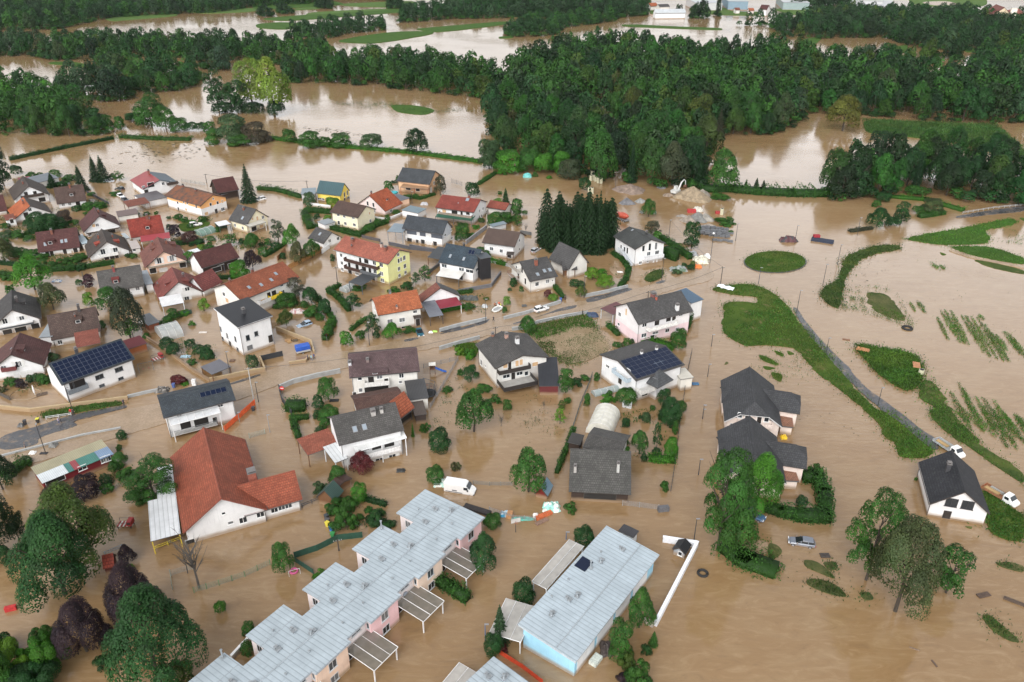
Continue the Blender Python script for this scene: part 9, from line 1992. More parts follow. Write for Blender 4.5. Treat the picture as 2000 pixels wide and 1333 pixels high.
OBJECTS = [
('car',D(c=(7.98,195.57),r=.55,col=C22,kind='suv',L=4.4,z=.02,lab='clean white car parked on the dry strip of the main road')),
('van',D(c=(-9.74,118.9),r=-.25,col=C22,lab='white high roofed cargo van standing in brown water')),
('car',D(c=(49.95,104.51),r=2.9,col=(.16,.18,.22),kind='hatch',L=4.5,z=-.25,lab='grey estate car standing alone in brown water at the lower right')),
('car',D(c=(-54.87,187.28),r=-2.48,col=(.3,.4,.52),kind='hatch',L=4.2,z=-.55,lab='pale blue hatchback half sunk beside the olive green tree')),
('car',D(c=(-23.88,182.56),r=-1.25,col=(.02,.1,.14),kind='hatch',L=3.8,z=-.5,lab='dark teal car at the door of the vivid orange roofed house')),
('car',D(c=(-95.45,290.92),r=-2.38,col=C22,kind='suv',L=4.5,z=-.4,lab='white car standing in the flooded turning loop')),
('car',D(c=(-109.78,262.29),r=.52,col=C22,kind='suv',L=4.4,z=.05,lab='white car parked on the green lawn behind the cream house')),
('car',D(c=(-149.97,295.09),r=-.78,col=C22,kind='hatch',z=-.3,lab='white car in the flooded yard in front of the red and blue chalet')),
('car',D(c=(-146.27,290.47),r=-.73,col=(.03,.035,.05),kind='hatch',z=-.4,lab='dark car right behind the white one in the flooded yard')),
('car',D(c=(-154.35,304.06),r=2.75,col=(.04,.05,.05),kind='suv',z=-.4,lab='black car left of the red and blue chalet')),
('car',D(c=(-163.15,314.2),r=.18,col=(.35,.37,.4),kind='suv',z=-.5,lab='silver car below the twin conifers')),
('car',D(c=(7.63,239.72),r=.99,col=(.4,.41,.43),kind='suv',z=-.5,lab='dark and silver car sunk beside the dense conifer block')),
('car',D(c=(43.58,111.39),r=-.66,col=(.05,.12,.22),kind='suv',z=-.2,lab='blue car parked under the bright green broad tree')),
('pickup',D(c=(90.96,116.69),r=-1.03,col=C22,bed=(.3,.14,.07),lab='white flatbed truck with a rusty bed on the flooded field edge')),
('pickup',D(c=(88.61,131.56),r=-1.16,col=C22,bed=(.35,.37,.38),lab='white flatbed truck with a grey bed behind the new black roofed house')),
('excavator',D(c=(63.35,297.78),r=.79,lab='white excavator with its arm raised beside the sand heap')),
('mixer',D(c=(38.85,269.23),r=2.14,lab='small red and orange concrete mixer truck in the flooded yard')),
('trailer',D(c=(-51.83,172.66),r=.45,lab='blue tarpaulin covered box trailer behind the tan wall')),
('pile',D(c=(46.16,302.73),r=0,w=12,l=12,h=2.6,col=(.2,.15,.12),n='rubble_heap',lab='large brown rubble heap at the edge of the wood')),
('pile',D(c=(42.94,286.95),r=0,w=6,l=5,h=2.2,col=(.15,.15,.16),n='gravel_heap',rough=.6,lab='dark grey gravel heap left of the tree in pipes')),
('pile',D(c=(48.28,289.01),r=0,w=5,l=4,h=1.4,col=(.27,.27,.26),n='gravel_heap',rough=.6,lab='pale low gravel heap beside the dark grey one')),
('pile',D(c=(69.07,294.34),r=0,w=15,l=13,h=4.2,col=(.27,.21,.14),n='sand_heap',rough=.8,lab='tall yellow sand heap beside the excavator')),
('pile',D(c=(72.91,295.61),r=0,w=8,l=8,h=2.8,col=(.26,.23,.19),n='gravel_heap',rough=.8,lab='grey brown heap leaning on the yellow sand heap')),
('pile',D(c=(62.27,267.61),r=0,w=6.5,l=6,h=2.2,col=(.27,.23,.19),n='gravel_heap',rough=.8,lab='tan heap, left one above the stacked blocks')),
('pile',D(c=(65.9,269.23),r=0,w=7.5,l=7,h=2.8,col=(.17,.17,.16),n='gravel_heap',rough=.8,lab='dark grey heap in the middle above the stacked blocks')),
('pile',D(c=(68.36,268.69),r=0,w=6,l=6,h=2.4,col=(.28,.26,.23),n='gravel_heap',rough=.8,lab='pale heap, right one above the stacked blocks')),
('pile',D(c=(61,272.51),r=0,w=5,l=3,h=.8,col=(.28,.25,.22),n='gravel_heap',rough=.6,lab='flat low heap left of the red machine')),
('pile',D(c=(60.38,296.88),r=0,w=6,l=5,h=.8,col=(.26,.2,.15),n='mud_heap',lab='low muddy mound left of the excavator')),
('pile',D(c=(59.1,306.06),r=0,w=4,l=3,h=1.3,col=(.2,.2,.21),n='rubble_heap',lab='small dark stone heap at the wood edge left of the excavator')),
('pile',D(c=(54.58,243.8),r=0,w=12,l=4,h=1,col=(.2,.12,.07),n='timber_heap',lab='brown heap of timber and boards behind the tall hedge')),
('pile',D(c=(68.56,262.86),r=0,w=6,l=2.5,h=.7,col=(.3,.26,.22),n='rubble_heap',lab='flat rubble above the stacked blocks')),
('block',D(c=(65.04,260.69,-.25),r=.17)),
('block',D(c=(66.87,259.92,-.25),r=.17)),
('block',D(c=(68.95,260.14,-.25),r=-.081)),
('block',D(c=(64.27,257.82,-.25),r=.31)),
('block',D(c=(65.89,257.54,-.25),r=-.28)),
('block',D(c=(67.63,256.98,-.25),r=-.49)),
('block',D(c=(69.3,256.78,-.25),r=.33)),
('block',D(c=(71.16,256.38,-.25),r=.22)),
('block',D(c=(72.66,255.59,-.25),r=-.39)),
('block',D(c=(74.13,254.97,-.25),r=-.31)),
('block',D(c=(63.83,254.86,-.25),r=.28)),
('block',D(c=(65.48,254.44,-.25),r=-.015)),
('block',D(c=(67.4,254.56,-.25),r=.35)),
('block',D(c=(69.06,253.48,-.25),r=.3)),
('block',D(c=(70.81,253.51,-.25),r=-.35)),
('block',D(c=(72.44,253.32,-.25),r=-.23)),
('block',D(c=(67.15,253.18,-.25),r=.11)),
('block',D(c=(68.74,252.5,-.25),r=.24)),
('block',D(c=(70.44,252.04,-.25),r=-.067)),
('block',D(c=(72.28,251.76,-.25),r=.38)),
('block',D(c=(67.38,248.75,-.25),r=.26)),
('block',D(c=(68.87,248.32,-.25),r=-.17)),
('block',D(c=(70.73,248.46,-.25),r=-.46)),
('block',D(c=(72.11,247.34,-.25),r=-.32)),
('block',D(c=(65.2,258.91,.6),r=.35)),
('block',D(c=(66.99,258.92,.6),r=-.028)),
('block',D(c=(68.89,258.62,.6),r=.17)),
('block',D(c=(70.62,257.5,.6),r=-.47)),
('block',D(c=(64.6,256.87,.6),r=-.19)),
('block',D(c=(66.24,255.73,.6),r=-.19)),
('block',D(c=(68.21,255.51,.6),r=-.22)),
('block',D(c=(69.92,255.36,.6),r=-.43)),
('block',D(c=(71.41,254.53,.6),r=.4)),
('block',D(c=(64.2,254.12,.6),r=.39)),
('block',D(c=(65.88,253.38,.6),r=-.29)),
('block',D(c=(67.56,252.58,.6),r=-.09)),
('block',D(c=(69.38,252.73,.6),r=.32)),
('block',D(c=(71.21,257.14,.6),r=.26)),
('block',D(c=(72.75,256.52,.6),r=.35)),
('pipe',D(c=(32.05,315.74),r=0,h=2.2,lab='pale concrete pipe standing upright at the wood edge left of the dark pole',g='upright pale pipes at the wood edge')),
('pipe',D(c=(33.17,316.45),r=0,h=2.2,lab='pale concrete pipe standing upright at the wood edge left of the dark pole',g='upright pale pipes at the wood edge')),
('pipe',D(c=(34.01,315.03),r=0,h=2.2,lab='pale concrete pipe standing upright at the wood edge left of the dark pole',g='upright pale pipes at the wood edge')),
('pipe',D(c=(34.73,312.92),r=0,h=2.2,lab='pale concrete pipe standing upright at the wood edge left of the dark pole',g='upright pale pipes at the wood edge')),
('pipe',D(c=(35.83,312.22),r=0,h=2.2,lab='pale concrete pipe standing upright at the wood edge left of the dark pole',g='upright pale pipes at the wood edge')),
('pipe',D(c=(32.85,320.05),r=0,h=2.8,lab='pale concrete pipe standing upright at the wood edge left of the dark pole',g='upright pale pipes at the wood edge')),
('pipe',D(c=(34.28,320.78),r=0,h=2.8,lab='pale concrete pipe standing upright at the wood edge left of the dark pole',g='upright pale pipes at the wood edge')),
('pipe',D(c=(29.99,299.07),r=0,h=2.4,lab='pale upright pipe, one of the pair above the conifer block',g='pair of upright pipes above the conifer block')),
('pipe',D(c=(30.98,298.81),r=0,h=2.4,lab='pale upright pipe, one of the pair above the conifer block',g='pair of upright pipes above the conifer block')),
('pipe',D(c=(46.79,275.86),r=0,h=.9,lying=1,lab='grey pipe lying left of the tree in the flooded yard')),
('pipe',D(c=(51.21,275.3),r=0,h=.9,lying=1,lab='grey pipe lying right of the tree in the flooded yard')),
('pipe',D(c=(75.64,274.74),r=0,h=2.2,lab='single pale pipe with a red crate beside it in the flooded yard')),
('plank',D(c=(74.42,275.64),r=0,n='crate',cat='crate',s=(1.6,1.2,.9),col=(.35,.04,.04),lab='red crate beside the single pale pipe')),
('plank',D(c=(65.23,277),r=0,n='machine_frame',cat='machine',s=(3,1.6,1.1),col=(.4,.04,.04),slats=1,lab='red machine part above the gravel heaps')),
('tarp',D(c=(67.85,278.71),r=0,n='crushed_tank',s=(4,3,1.6),col=(.5,.48,.42),lab='pale bent tank beside the red machine part',cat='tank')),
('tarp',D(c=(59.05,231.9),r=0,n='bag_heap',s=(5,3.5,1.5),col=(.6,.58,.48),col2=(.4,.38,.3),lab='heap of white bags beside the globe lamp',cat='bags')),
('tarp',D(c=(59.42,229.8),r=0,n='bag_heap',s=(3.4,2.4,1.1),col=(.65,.62,.5),lab='smaller heap of pale bags in front of the bag heap',cat='bags')),
('tarp',D(c=(61.56,233.77),r=0,n='round_tank',s=(2.2,2,1.4),col=(.75,.75,.74),lab='round white tank beside the globe lamp',cat='tank')),
('tarp',D(c=(57.14,226.26),r=0,n='orange_sheet',s=(2.4,1.8,.9),col=(.8,.17,.03),lab='orange sheet beside the round olive shrub',cat='sheet')),
('tarp',D(c=(50.78,224.08),r=0,n='tarpaulin',s=(5.5,3.2,1.3),col=(.25,.27,.26),col2=(.1,.15,.1),lab='grey green tarpaulin covered stack near the roadside islet',cat='tarpaulin')),
('tarp',D(c=(57.13,236.19),r=0,n='tarpaulin',s=(4,2.6,1.4),col=(.28,.29,.3),lab='grey tarpaulin at the end of the tall hedge',cat='tarpaulin')),
('tarp',D(c=(32.67,222.1),r=0,n='sheet',s=(2.2,1.4,.4),col=(.75,.75,.73),lab='white sheet on the mud bank below the curving hedge',cat='sheet')),
('banner',D(c=(61.79,210.04),r=-.64,lab='white banner lying at the foot of the dark utility pole')),
('tarp',D(c=(91.63,248.44),r=0,n='debris_heap',s=(6,3,1.8),col=(.045,.04,.045),col2=(.07,.02,.025),lab='dark debris heap with red bits beyond the roundabout',cat='debris')),
('plank',D(c=(102.79,247.88),r=-.46,n='lorry_tarp',s=(7,2.4,.7),col=(.022,.03,.055),lab='dark blue flat vehicle cover right of the debris heap',cat='tarpaulin')),
('plank',D(c=(101.58,250.32),r=0,n='crate',s=(2,1.4,1.4),col=(.3,.02,.03),lab='dark red crate at the end of the dark blue cover',cat='crate')),
('tyre',D(c=(103.56,185.22),r=0,rad=1.1,lab='black tyre in the flooded field below the green rows')),
('tyre',D(c=(31.44,97.4),r=0,rad=.75,lab='black tyre floating right of the white boundary wall')),
('plank',D(c=(87.06,172.85),r=-.52,n='pallet',s=(3,1.6,.2),z=.5,col=(.42,.2,.09),slats=1,lab='reddish board at the left tip of the tall grass island',cat='board')),
('plank',D(c=(96.77,164.97),r=1.22,n='pallet',s=(2.6,1.6,.2),z=.6,col=(.42,.2,.1),slats=1,lab='reddish board at the right end of the tall grass island',cat='board')),
('pipe',D(c=(96.38,161.6),r=0,h=1.4,lab='grey concrete ring at the right end of the tall grass island')),
('plank',D(c=(42.35,157.25),r=0,n='floating_sheet',s=(1.6,.9,.25),col=(.06,.16,.3),lab='blue floating sheet in the flooded street',cat='debris')),
('plank',D(c=(85.26,178.98),r=-.35,n='plank',s=(1.8,.6,.12),col=(.2,.1,.06),lab='brown board drifting left of the tall grass island')),
('plank',D(c=(53.02,101.53),r=0,n='pallet',s=(1.6,1,.18),col=(.06,.05,.045),slats=1,lab='dark pallet drifting below the grey estate car',cat='pallet')),
('plank',D(c=(75.26,92.66),r=.26,n='pallet',s=(2.2,.9,.15),col=(.09,.06,.045),slats=1,lab='dark pallet drifting right of the two stemmed tree',cat='pallet')),
('plank',D(c=(79.54,91.08),r=-.61,n='log',s=(3.4,.5,.35),col=(.08,.055,.04),lab='dark log drifting at the right frame edge',cat='log')),
('plank',D(c=(61.28,79.52),r=1.75,n='plank',s=(1.2,.25,.1),col=(.12,.08,.06),lab='tiny plank drifting near the bottom of the brown water',cat='debris')),
('plank',D(c=(59.56,82.14),r=-.52,n='plank',s=(1.4,.2,.08),col=(.2,.14,.1),lab='thin stick drifting below the brownish drooping tree',cat='debris')),
('tarp',D(c=(7.2,113.91),r=0,n='rubbish_heap',s=(3.2,2.6,1.1),col=(.3,.6,.52),col2=(.75,.78,.72),lab='heap of pale green and white foam boards below the red hut',cat='rubbish')),
('plank',D(c=(5.74,111.66),r=.56,n='ladder',s=(3.4,.9,.4),col=(.55,.14,.05),slats=1,lab='orange ladder like rack in the floating rubbish',cat='ladder')),
('plank',D(c=(5.31,110.02),r=.61,n='plank',s=(2.6,.8,.2),col=(.25,.16,.12),slats=1,lab='brown board in the floating rubbish',cat='board')),
('tarp',D(c=(1.84,110.78),r=0,n='rubbish_strip',s=(4.2,.9,.5),col=(.08,.42,.34),lab='teal plastic strip caught in the wire fence',cat='rubbish')),
('tarp',D(c=(4.25,111.55),r=0,n='sack',s=(1,1,.8),col=(.75,.73,.7),lab='white sack at the left end of the orange ladder',cat='sack')),
('tarp',D(c=(-1.3,111.94),r=0,n='box',s=(1.8,1.4,.9),col=(.55,.65,.7),col2=(.05,.3,.5),lab='blue and white box stack at the left end of the floating rubbish',cat='box')),
('plank',D(c=(-.44,111.66),r=1.4,n='crate',s=(1.6,1,.6),col=(.5,.26,.12),slats=1,lab='orange brown crate beside the blue and white box stack',cat='crate')),
('tarp',D(c=(-13.68,120.92),r=0,n='rubbish_heap',s=(2.4,2.4,1),col=(.4,.62,.55),col2=(.7,.72,.66),lab='pale green foam boards behind the white van',cat='rubbish')),
('tarp',D(c=(-21.67,124.84),r=0,n='tarpaulin',s=(1.8,1.2,.5),col=(.02,.022,.022),lab='black plastic sheet left of the round bush above the van',cat='sheet')),
('plank',D(c=(-6.34,113.06),r=-.44,n='boat_hull',s=(5.2,1.2,.5),col=(.04,.035,.035),lab='dark sheet at the upper right corner of the pink terrace',cat='sheet')),
('hoop',D(c=(.65,107.35),r=0,lab='small basketball stand in the current below the rubbish')),
('tarp',D(c=(14.3,116.69),r=0,n='water_tank',s=(1.5,1.4,1.3),col=(.5,.55,.6),lab='grey water tank at the front of the mossy barn',cat='tank')),
('plank',D(c=(12.16,79.88),r=.92,n='garden_table',s=(1.9,1.2,.7),col=(.55,.6,.55),lab='pale garden table at the lower end of the blue building',cat='table')),
('tarp',D(c=(13.94,82.14),r=0,n='rubbish_heap',s=(2,3,.9),col=(.07,.055,.05),lab='dark pile of things by the blue building door',cat='rubbish')),
('plank',D(c=(27.54,113.06),r=.17,n='gate_block',s=(2,.8,1),col=(.12,.12,.13),lab='dark block at the end of the garden gate',cat='block')),
('bin_',D(c=(-33.31,110.84),r=.87,col=C18,lid=C18,lab='dark wheelie bin in the row at the bushes right of the kindergarten')),
('bin_',D(c=(-32.74,108.94),r=1.03,col=(.65,.55,.06),lid=(.65,.55,.06),lab='yellow wheelie bin in the row at the bushes right of the kindergarten')),
('bin_',D(c=(-31.78,107.77),r=1.19,col=(.05,.2,.55),lid=(.05,.2,.55),lab='blue wheelie bin in the row at the bushes right of the kindergarten')),
('bin_',D(c=(-31.25,106.2),r=1.34,col=(.04,.25,.08),lid=(.04,.25,.08),lab='green wheelie bin in the row at the bushes right of the kindergarten')),
('bin_',D(c=(-32.91,109.75),r=1.5,col=C17,lid=C17,lab='second dark wheelie bin in the row at the bushes right of the kindergarten')),
('bin_',D(c=(-103.5,140.72),r=.35,col=C9,z=.05,lab='black bin beside the wet road at the left')),
('bin_',D(c=(-101.16,141.44),r=.26,col=C23,lid=(.65,.6,.05),z=.05,lab='bin with a yellow lid beside the wet road')),
('tarp',D(c=(-104.19,140.24),r=0,n='bag_heap',s=(1.4,1.2,.8),col=(.12,.12,.12),lab='dark sack beside the black bin',cat='sack')),
('tarp',D(c=(-79.63,154.36),r=0,n='rubbish_heap',s=(3,2.2,1.2),col=(.06,.055,.05),col2=(.2,.18,.16),lab='dark heap of belongings at the driveway of the full solar roof house',cat='rubbish')),
('bin_',D(c=(-77.52,155.75),r=0,col=(.08,.12,.3),z=0,lab='blue bin beside the dark heap of belongings')),
('plank',D(c=(-73.22,156.87),r=0,n='letter_stand',s=(.9,.7,1.5),col=(.7,.7,.7),lab='white letterbox stand on the flooded lawn',cat='letterbox')),
('bin_',D(c=(13.64,201.83),r=0,col=(.05,.12,.4),lab='blue bin at the end of the parapet with the white car')),
('bin_',D(c=(14.97,203.09),r=0,col=(.09,.06,.05),lab='brown bin beside the blue one at the parapet')),
('bin_',D(c=(-56.57,146.16),r=0,col=(.04,.045,.05),lab='dark bin at the upper end of the orange safety net')),
('tarp',D(c=(21.61,192.59),r=0,n='trailer_cover',s=(3.4,2.2,1.2),col=(.03,.05,.1),lab='dark blue covered cart at the end of the long road parapet',cat='cart')),
('tarp',D(c=(19.91,194.15),r=0,n='orange_sack',s=(1.2,1,.8),col=(.75,.13,.05),lab='orange sack at the end of the long road parapet',cat='sack')),
('swing',D(c=(-85.68,164.48),r=-2.65,lab='thin metal swing frame in the flooded garden')),
('playtower',D(c=(-86.34,168.5),r=.8,lab='red and white wooden play cart in the flooded garden')),
('playtower',D(c=(-68.58,108.94),r=0,lab='dark red and white seesaw machine in the flooded kindergarten yard')),
('slide',D(c=(-18.79,162.38),r=.12,lab='wooden play tower with a blue slide in the play garden')),
('swing',D(c=(-17.57,155.19),r=2.64,lab='swing frame above the round trampoline')),
('trampoline',D(c=(-18.78,152.45),r=0,lab='black round trampoline with a net in the play garden')),
('pool',D(c=(-109.95,152.72),r=0,lab='round tan flooded garden basin rim')),
('parasol',D(c=(-107.64,152.45),r=0,lab='closed white parasol in the flooded garden')),
('plank',D(c=(-106.31,152.83),r=.52,n='mat',s=(2.2,1.4,.1),col=(.1,.07,.05),slats=1,lab='brown mat floating beside the closed parasol',cat='mat')),
('plank',D(c=(-80.2,182.91),r=.087,n='board',s=(2,.8,.1),col=(.66,.6,.55),lab='pale board floating left of the white cube house',cat='debris')),
('plank',D(c=(-67.97,168.06),r=0,n='frame_board',s=(1.2,.9,.25),col=(.16,.1,.07),slats=1,lab='brown frame in the water below the white cube house',cat='board')),
('plank',D(c=(-78.25,89.61),r=.35,n='spring_toy',s=(1.6,.6,.8),col=(.45,.03,.03),lab='red play vehicle in the flooded yard at the lower left',cat='toy')),
('goal',D(c=(-35.7,97.03),r=0,lab='small white frame with a pink ball tub in the flooded yard')),
('tarp',D(c=(-96.57,130.52),r=0,n='white_sheet',s=(1.6,1.2,.6),col=(.75,.75,.73),lab='white sheet beside the kerb wall at the wet road',cat='sheet')),
('tarp',D(c=(-93.6,132.97),r=0,n='tank',s=(1.7,1.6,1.1),col=(.2,.2,.19),lab='grey round tank above the long red shed',cat='tank')),
('plank',D(c=(-94.23,130.38),r=0,n='plank',s=(1.5,.7,.2),col=(.04,.04,.045),lab='dark board at the foot of the lamp by the wet road',cat='board')),
('plank',D(c=(-57.07,178.7),r=.35,n='board',s=(1.6,.9,.2),col=(.35,.2,.09),lab='left brown board behind the tan wall',cat='board')),
('plank',D(c=(-56.25,178.02),r=.7,n='board',s=(1.6,.9,.2),col=(.4,.24,.1),lab='middle tan board behind the tan wall',cat='board')),
('plank',D(c=(-55.36,178.36),r=.17,n='board',s=(1.6,.9,.2),col=(.1,.08,.06),lab='right dark board behind the tan wall',cat='board')),
('plank',D(c=(-39.71,150.15),r=.087,n='pond_liner',s=(2,.9,.2),col=C23,lab='black tub below the round green tree in the walled garden',cat='tub')),
('sign',D(c=(-47.06,178.36),r=0,lab='orange diamond road sign standing in the flood',tri=1)),
('sign',D(c=(-51.79,152.72),r=0,lab='round red and white no entry sign at the walled garden')),
('sign',D(c=(-40.83,176.66),r=0,lab='white notice board by the ivy block',board=1)),
('plank',D(c=(3.37,198.54),r=.17,n='tub',s=(1.3,.8,.4),col=(.1,.1,.1),lab='dark tub floating in the front garden above the white car',cat='tub')),
('tarp',D(c=(-21.09,182.91),r=0,n='bag',s=(1.2,.8,.5),col=(.75,.75,.75),lab='white bag drifting right of the dark teal car',cat='bag')),
('tarp',D(c=(-20.07,183.49),r=0,n='float_toy',s=(1.4,.8,.4),col=(.35,.6,.1),lab='lime green float beside the white bag',cat='toy')),
('tarp',D(c=(-13.73,203.51),r=0,n='dark_car_cover',s=(3.4,1.8,1.2),col=(.07,.08,.08),lab='dark covered heap right of the maroon awning',cat='tarpaulin')),
('tarp',D(c=(-11.18,203.09),r=0,n='boulder',s=(3.4,2,1.3),col=(.07,.075,.07),lab='dark boulder like heap above the flooded flower bed',cat='tarpaulin')),
('tarp',D(c=(-7.6,198.13),r=0,n='box',s=(1.6,1.4,1),col=(.45,.47,.48),lab='grey box in the flooded garden left of the raft',cat='box')),
('tarp',D(c=(-67.96,201),r=0,n='belongings',s=(4,2.6,1.2),col=(.35,.3,.35),col2=(.1,.15,.35),lab='colourful heap of belongings behind the long house',cat='belongings')),
('tarp',D(c=(-68.56,197.33),r=0,n='belongings',s=(3,2,1),col=(.5,.4,.2),col2=(.6,.6,.6),lab='pale heap of boards beside the white cube house roof',cat='belongings')),
('tarp',D(c=(-58.65,194.93),r=0,n='rubble',s=(4,2,1),col=(.55,.5,.48),col2=(.4,.2,.2),lab='pale rubble beside the olive green round tree',cat='rubble')),
('tarp',D(c=(6.34,321.28),r=0,n='dome_tent',s=(3.6,3,1.6),col=(.12,.42,.4),lab='teal plastic cover in the flooded yard below the bright bushes',cat='cover')),
('pool',D(c=(-45.74,299.51),r=0,lab='round teal paddling pool beside the orange timber house',small=1)),
('tarp',D(c=(-134.44,215.46),r=0,n='boat_cover',s=(3,1.4,.7),col=(.2,.32,.5),col2=(.7,.7,.7),lab='blue and white covered boat beside the large fresh green tree',cat='boat')),
('tarp',D(c=(-32.71,285.67),r=0,n='tarpaulin',s=(3,1.8,1),col=(.4,.4,.42),lab='pale grey cover right of the two white garages',cat='tarpaulin')),
('tarp',D(c=(-80.05,170.08),r=0,n='boat_cover',s=(2.8,1.2,.5),col=(.3,.42,.5),lab='pale blue upturned boat by the brown garden wall',cat='boat')),
('dish',D(c=(-96.12,183.27),r=0,lab='white satellite dish beside the red roofed garden shed')),
('plank',D(c=(25.33,147.57),r=-.35,n='cabinet',s=(2,.8,1.3),col=(.5,.52,.53),lab='pale cabinet at the end of the white tunnel greenhouse',cat='cabinet')),
('tarp',D(c=(56.37,135.92),r=0,n='play_float',s=(1.4,1.2,.9),col=(.75,.5,.02),lab='yellow float under the terrace of the farther pink villa',cat='toy')),
('person',D(c=(-4.78,198.54),r=0,shirt=(.35,.12,.05),legs=(.05,.05,.07),pose='sit',z=-.55,lab='person in a dark orange top at the left end of the raft',g='rescuers and evacuees on the raft')),
('person',D(c=(-4.34,199.6),r=1.22,shirt=(.6,.6,.6),legs=(.05,.05,.07),pose='sit',z=-.55,lab='person in a white top sitting second from the left in the raft',g='rescuers and evacuees on the raft')),
('person',D(c=(-3.89,198.13),r=2.44,shirt=(.62,.62,.6),legs=(.03,.03,.03),pose='sit',z=-.55,lab='person in a white top sitting lowest in the raft',g='rescuers and evacuees on the raft')),
('person',D(c=(-3.55,199.35),r=3.67,shirt=(.7,.12,.05),legs=(.1,.1,.1),pose='sit',z=-.55,lab='person in a red top on the right half of the raft',g='rescuers and evacuees on the raft')),
('person',D(c=(-3.11,198.29),r=4.89,shirt=(.65,.62,.05),legs=(.03,.03,.05),pose='sit',z=-.55,lab='person in a yellow vest at the right end of the raft',g='rescuers and evacuees on the raft')),
('raft',D(c=(-4.04,196.52),r=1.05,lab='pale inflatable raft carrying people through the flooded lane')),
('person',D(c=(-4.94,189.15),r=5.15,shirt=C24,legs=C23,pose='walk',z=0,lab='dark clothed person wading below the raft')),
('person',D(c=(19.05,192.97),r=4.71,shirt=(.02,.02,.025),legs=C23,pose='stand',z=0,lab='person in black on the main road beside the orange sack')),
('person',D(c=(-96.4,140.96),r=1.83,shirt=(.45,.4,.55),legs=(.08,.1,.18),pose='walk',z=0,lab='person in a pale purple top on the wet road, left of a companion')),
('person',D(c=(-96.36,141.59),r=2.06,shirt=(.1,.1,.12),legs=(.05,.05,.06),pose='stand',z=0,lab='person in dark clothes on the wet road, right of the purple top')),
('person',D(c=(-95.48,144.39),r=3.49,shirt=(.6,.03,.03),legs=C24,pose='stand',z=0,lab='person in a bright red jacket beside the verge lamp')),
('person',D(c=(-94.91,144.24),r=3.81,shirt=C25,legs=C24,pose='stand',z=0,lab='person in black beside the red jacket')),
('person',D(c=(-85.74,148.21),r=4.36,shirt=(.06,.06,.09),legs=C25,pose='stand',z=0,lab='person in dark blue at the end of the dry road')),
('person',D(c=(-98.64,131.91),r=2.23,shirt=(.12,.11,.12),legs=C25,pose='stand',z=0,lab='lone person walking on the wet road near the left edge')),
('person',D(c=(-49.58,168.31),r=1.54,shirt=(.05,.06,.12),legs=C24,pose='stand',z=0,lab='person in navy at the tan wall stub, leftmost of three')),
('person',D(c=(-48.71,168.18),r=2.01,shirt=(.3,.55,.6),legs=(.1,.1,.12),pose='walk',z=0,lab='person in a light blue top at the tan wall stub, middle of three')),
('person',D(c=(-48.22,168.81),r=2.36,shirt=(.04,.07,.2),legs=C24,pose='walk',z=0,lab='person in dark blue at the tan wall stub, rightmost of three')),
]
SPECKS = [
(((-199.54,375.48),(-145.93,377.86),(-135.21,353.03),(-155.51,340.66),(-188.84,340.66)),.12,.9),
(((-112.76,411.44),(-97.75,408.67),(-72.35,392.73),(-74.21,385.17),(-95.47,397.92)),.35,.8),
(((108.91,232.83),(121.72,231.16),(115.68,219.99),(102.3,213.99)),.15,.35),
(((1.49,158.58),(17.38,152.99),(11.98,136.35),(-2.66,136.35)),.12,.22),
(((50.67,172.01),(76,172.01),(77.17,148.73),(76.01,134.76),(61.01,140.72),(53.73,163.99)),.1,.28),
(((-12.81,325.3),(16.91,321.64),(9.81,294.78),(-7.85,294.78)),.06,.4),
(((-24.62,129.49),(-2.04,128.14),(-5.63,113.91),(-26.43,117.4)),.15,.22),
]
TUNNELS = [
D(c=(19.39,140.77),r=1.24,L=7.93,W=5.55,h=2.9,lab='big white ribbed tunnel greenhouse behind the mossy barn',film=((.7,.68,.6),.92),hoop=(.55,.55,.54)),
D(c=(-88.52,182.03),r=.67,L=5.01,W=7.02,h=2.7,lab='transparent tunnel greenhouse left of the white cube house',film=((.6,.64,.64),.55),hoop=(.55,.55,.54)),
D(c=(-104.39,256.02),r=.86,L=5.58,W=4.85,h=1.7,lab='small green tunnel beside the lawn with the white car',film=((.2,.32,.27),.8),hoop=(.55,.55,.54)),
D(c=(-47.48,209.57),r=.97,L=3.73,W=2.89,h=1.5,lab='small glazed cold frame by the curved clipped hedge',film=((.5,.56,.56),.6),hoop=(.55,.55,.54)),
D(c=(21.41,153.98),r=.41,L=6.63,W=1.97,h=1,lab='glass cold frame below the balcony of the octagonal terrace house',film=((.42,.5,.5),.7),hoop=(.55,.55,.54)),
]
BLUE = D(c=(12.4,89.87),r=.95,L=25.95,W=9.92,he=4,hr=5.1)
CORNER = D(c=(-3.49,69.24),r=.85,L=12,W=8,v=(4.2,.5))
CANOPIES = [
D(n='canopy',lab='long grey canopy along the upper left side of the blue building',cat='canopy',c=(7.58,96.84),r=-.61,L=2.86,W=11.41,h=2.7,h2=2.9,film=((.45,.43,.4),.95),roof=C6,post=C26,sides='fb',bar=1.5),
D(n='canopy',lab='short grey canopy along the lower left side of the blue building',cat='canopy',c=(.2,85.17),r=-.36,L=4.94,W=6.91,h=2.7,h2=2.9,film=((.45,.43,.4),.95),roof=C6,post=C26,sides='fb',bar=1.5),
D(n='canopy',lab='grey canopy at the bottom frame edge beside the pale metal roof corner',cat='canopy',c=(-7.17,74.77),r=-.59,L=3.18,W=3.85,h=2.8,h2=3,film=((.45,.43,.4),.95),roof=C6,post=C26,sides='fb',bar=1.5),
]
build_water()
for d in PATCHES: patch(d)
for d in GRASS: d['p'] = PATCHES[d['p']]['p'] if isinstance(d['p'], int) else d['p']
scatter('grass', GRASS)
debris('drifting_debris', SPECKS, (.05, .05, .03))
for d in HOUSES: house(d)
for d in FLATS + CANOPIES: flat(d)
for d in TUNNELS: tunnel(d)
terrace(None); blue_block(BLUE); corner_roof(CORNER)
for d in WALLS: lowwall(d)
for d in FENCES: fence(d)
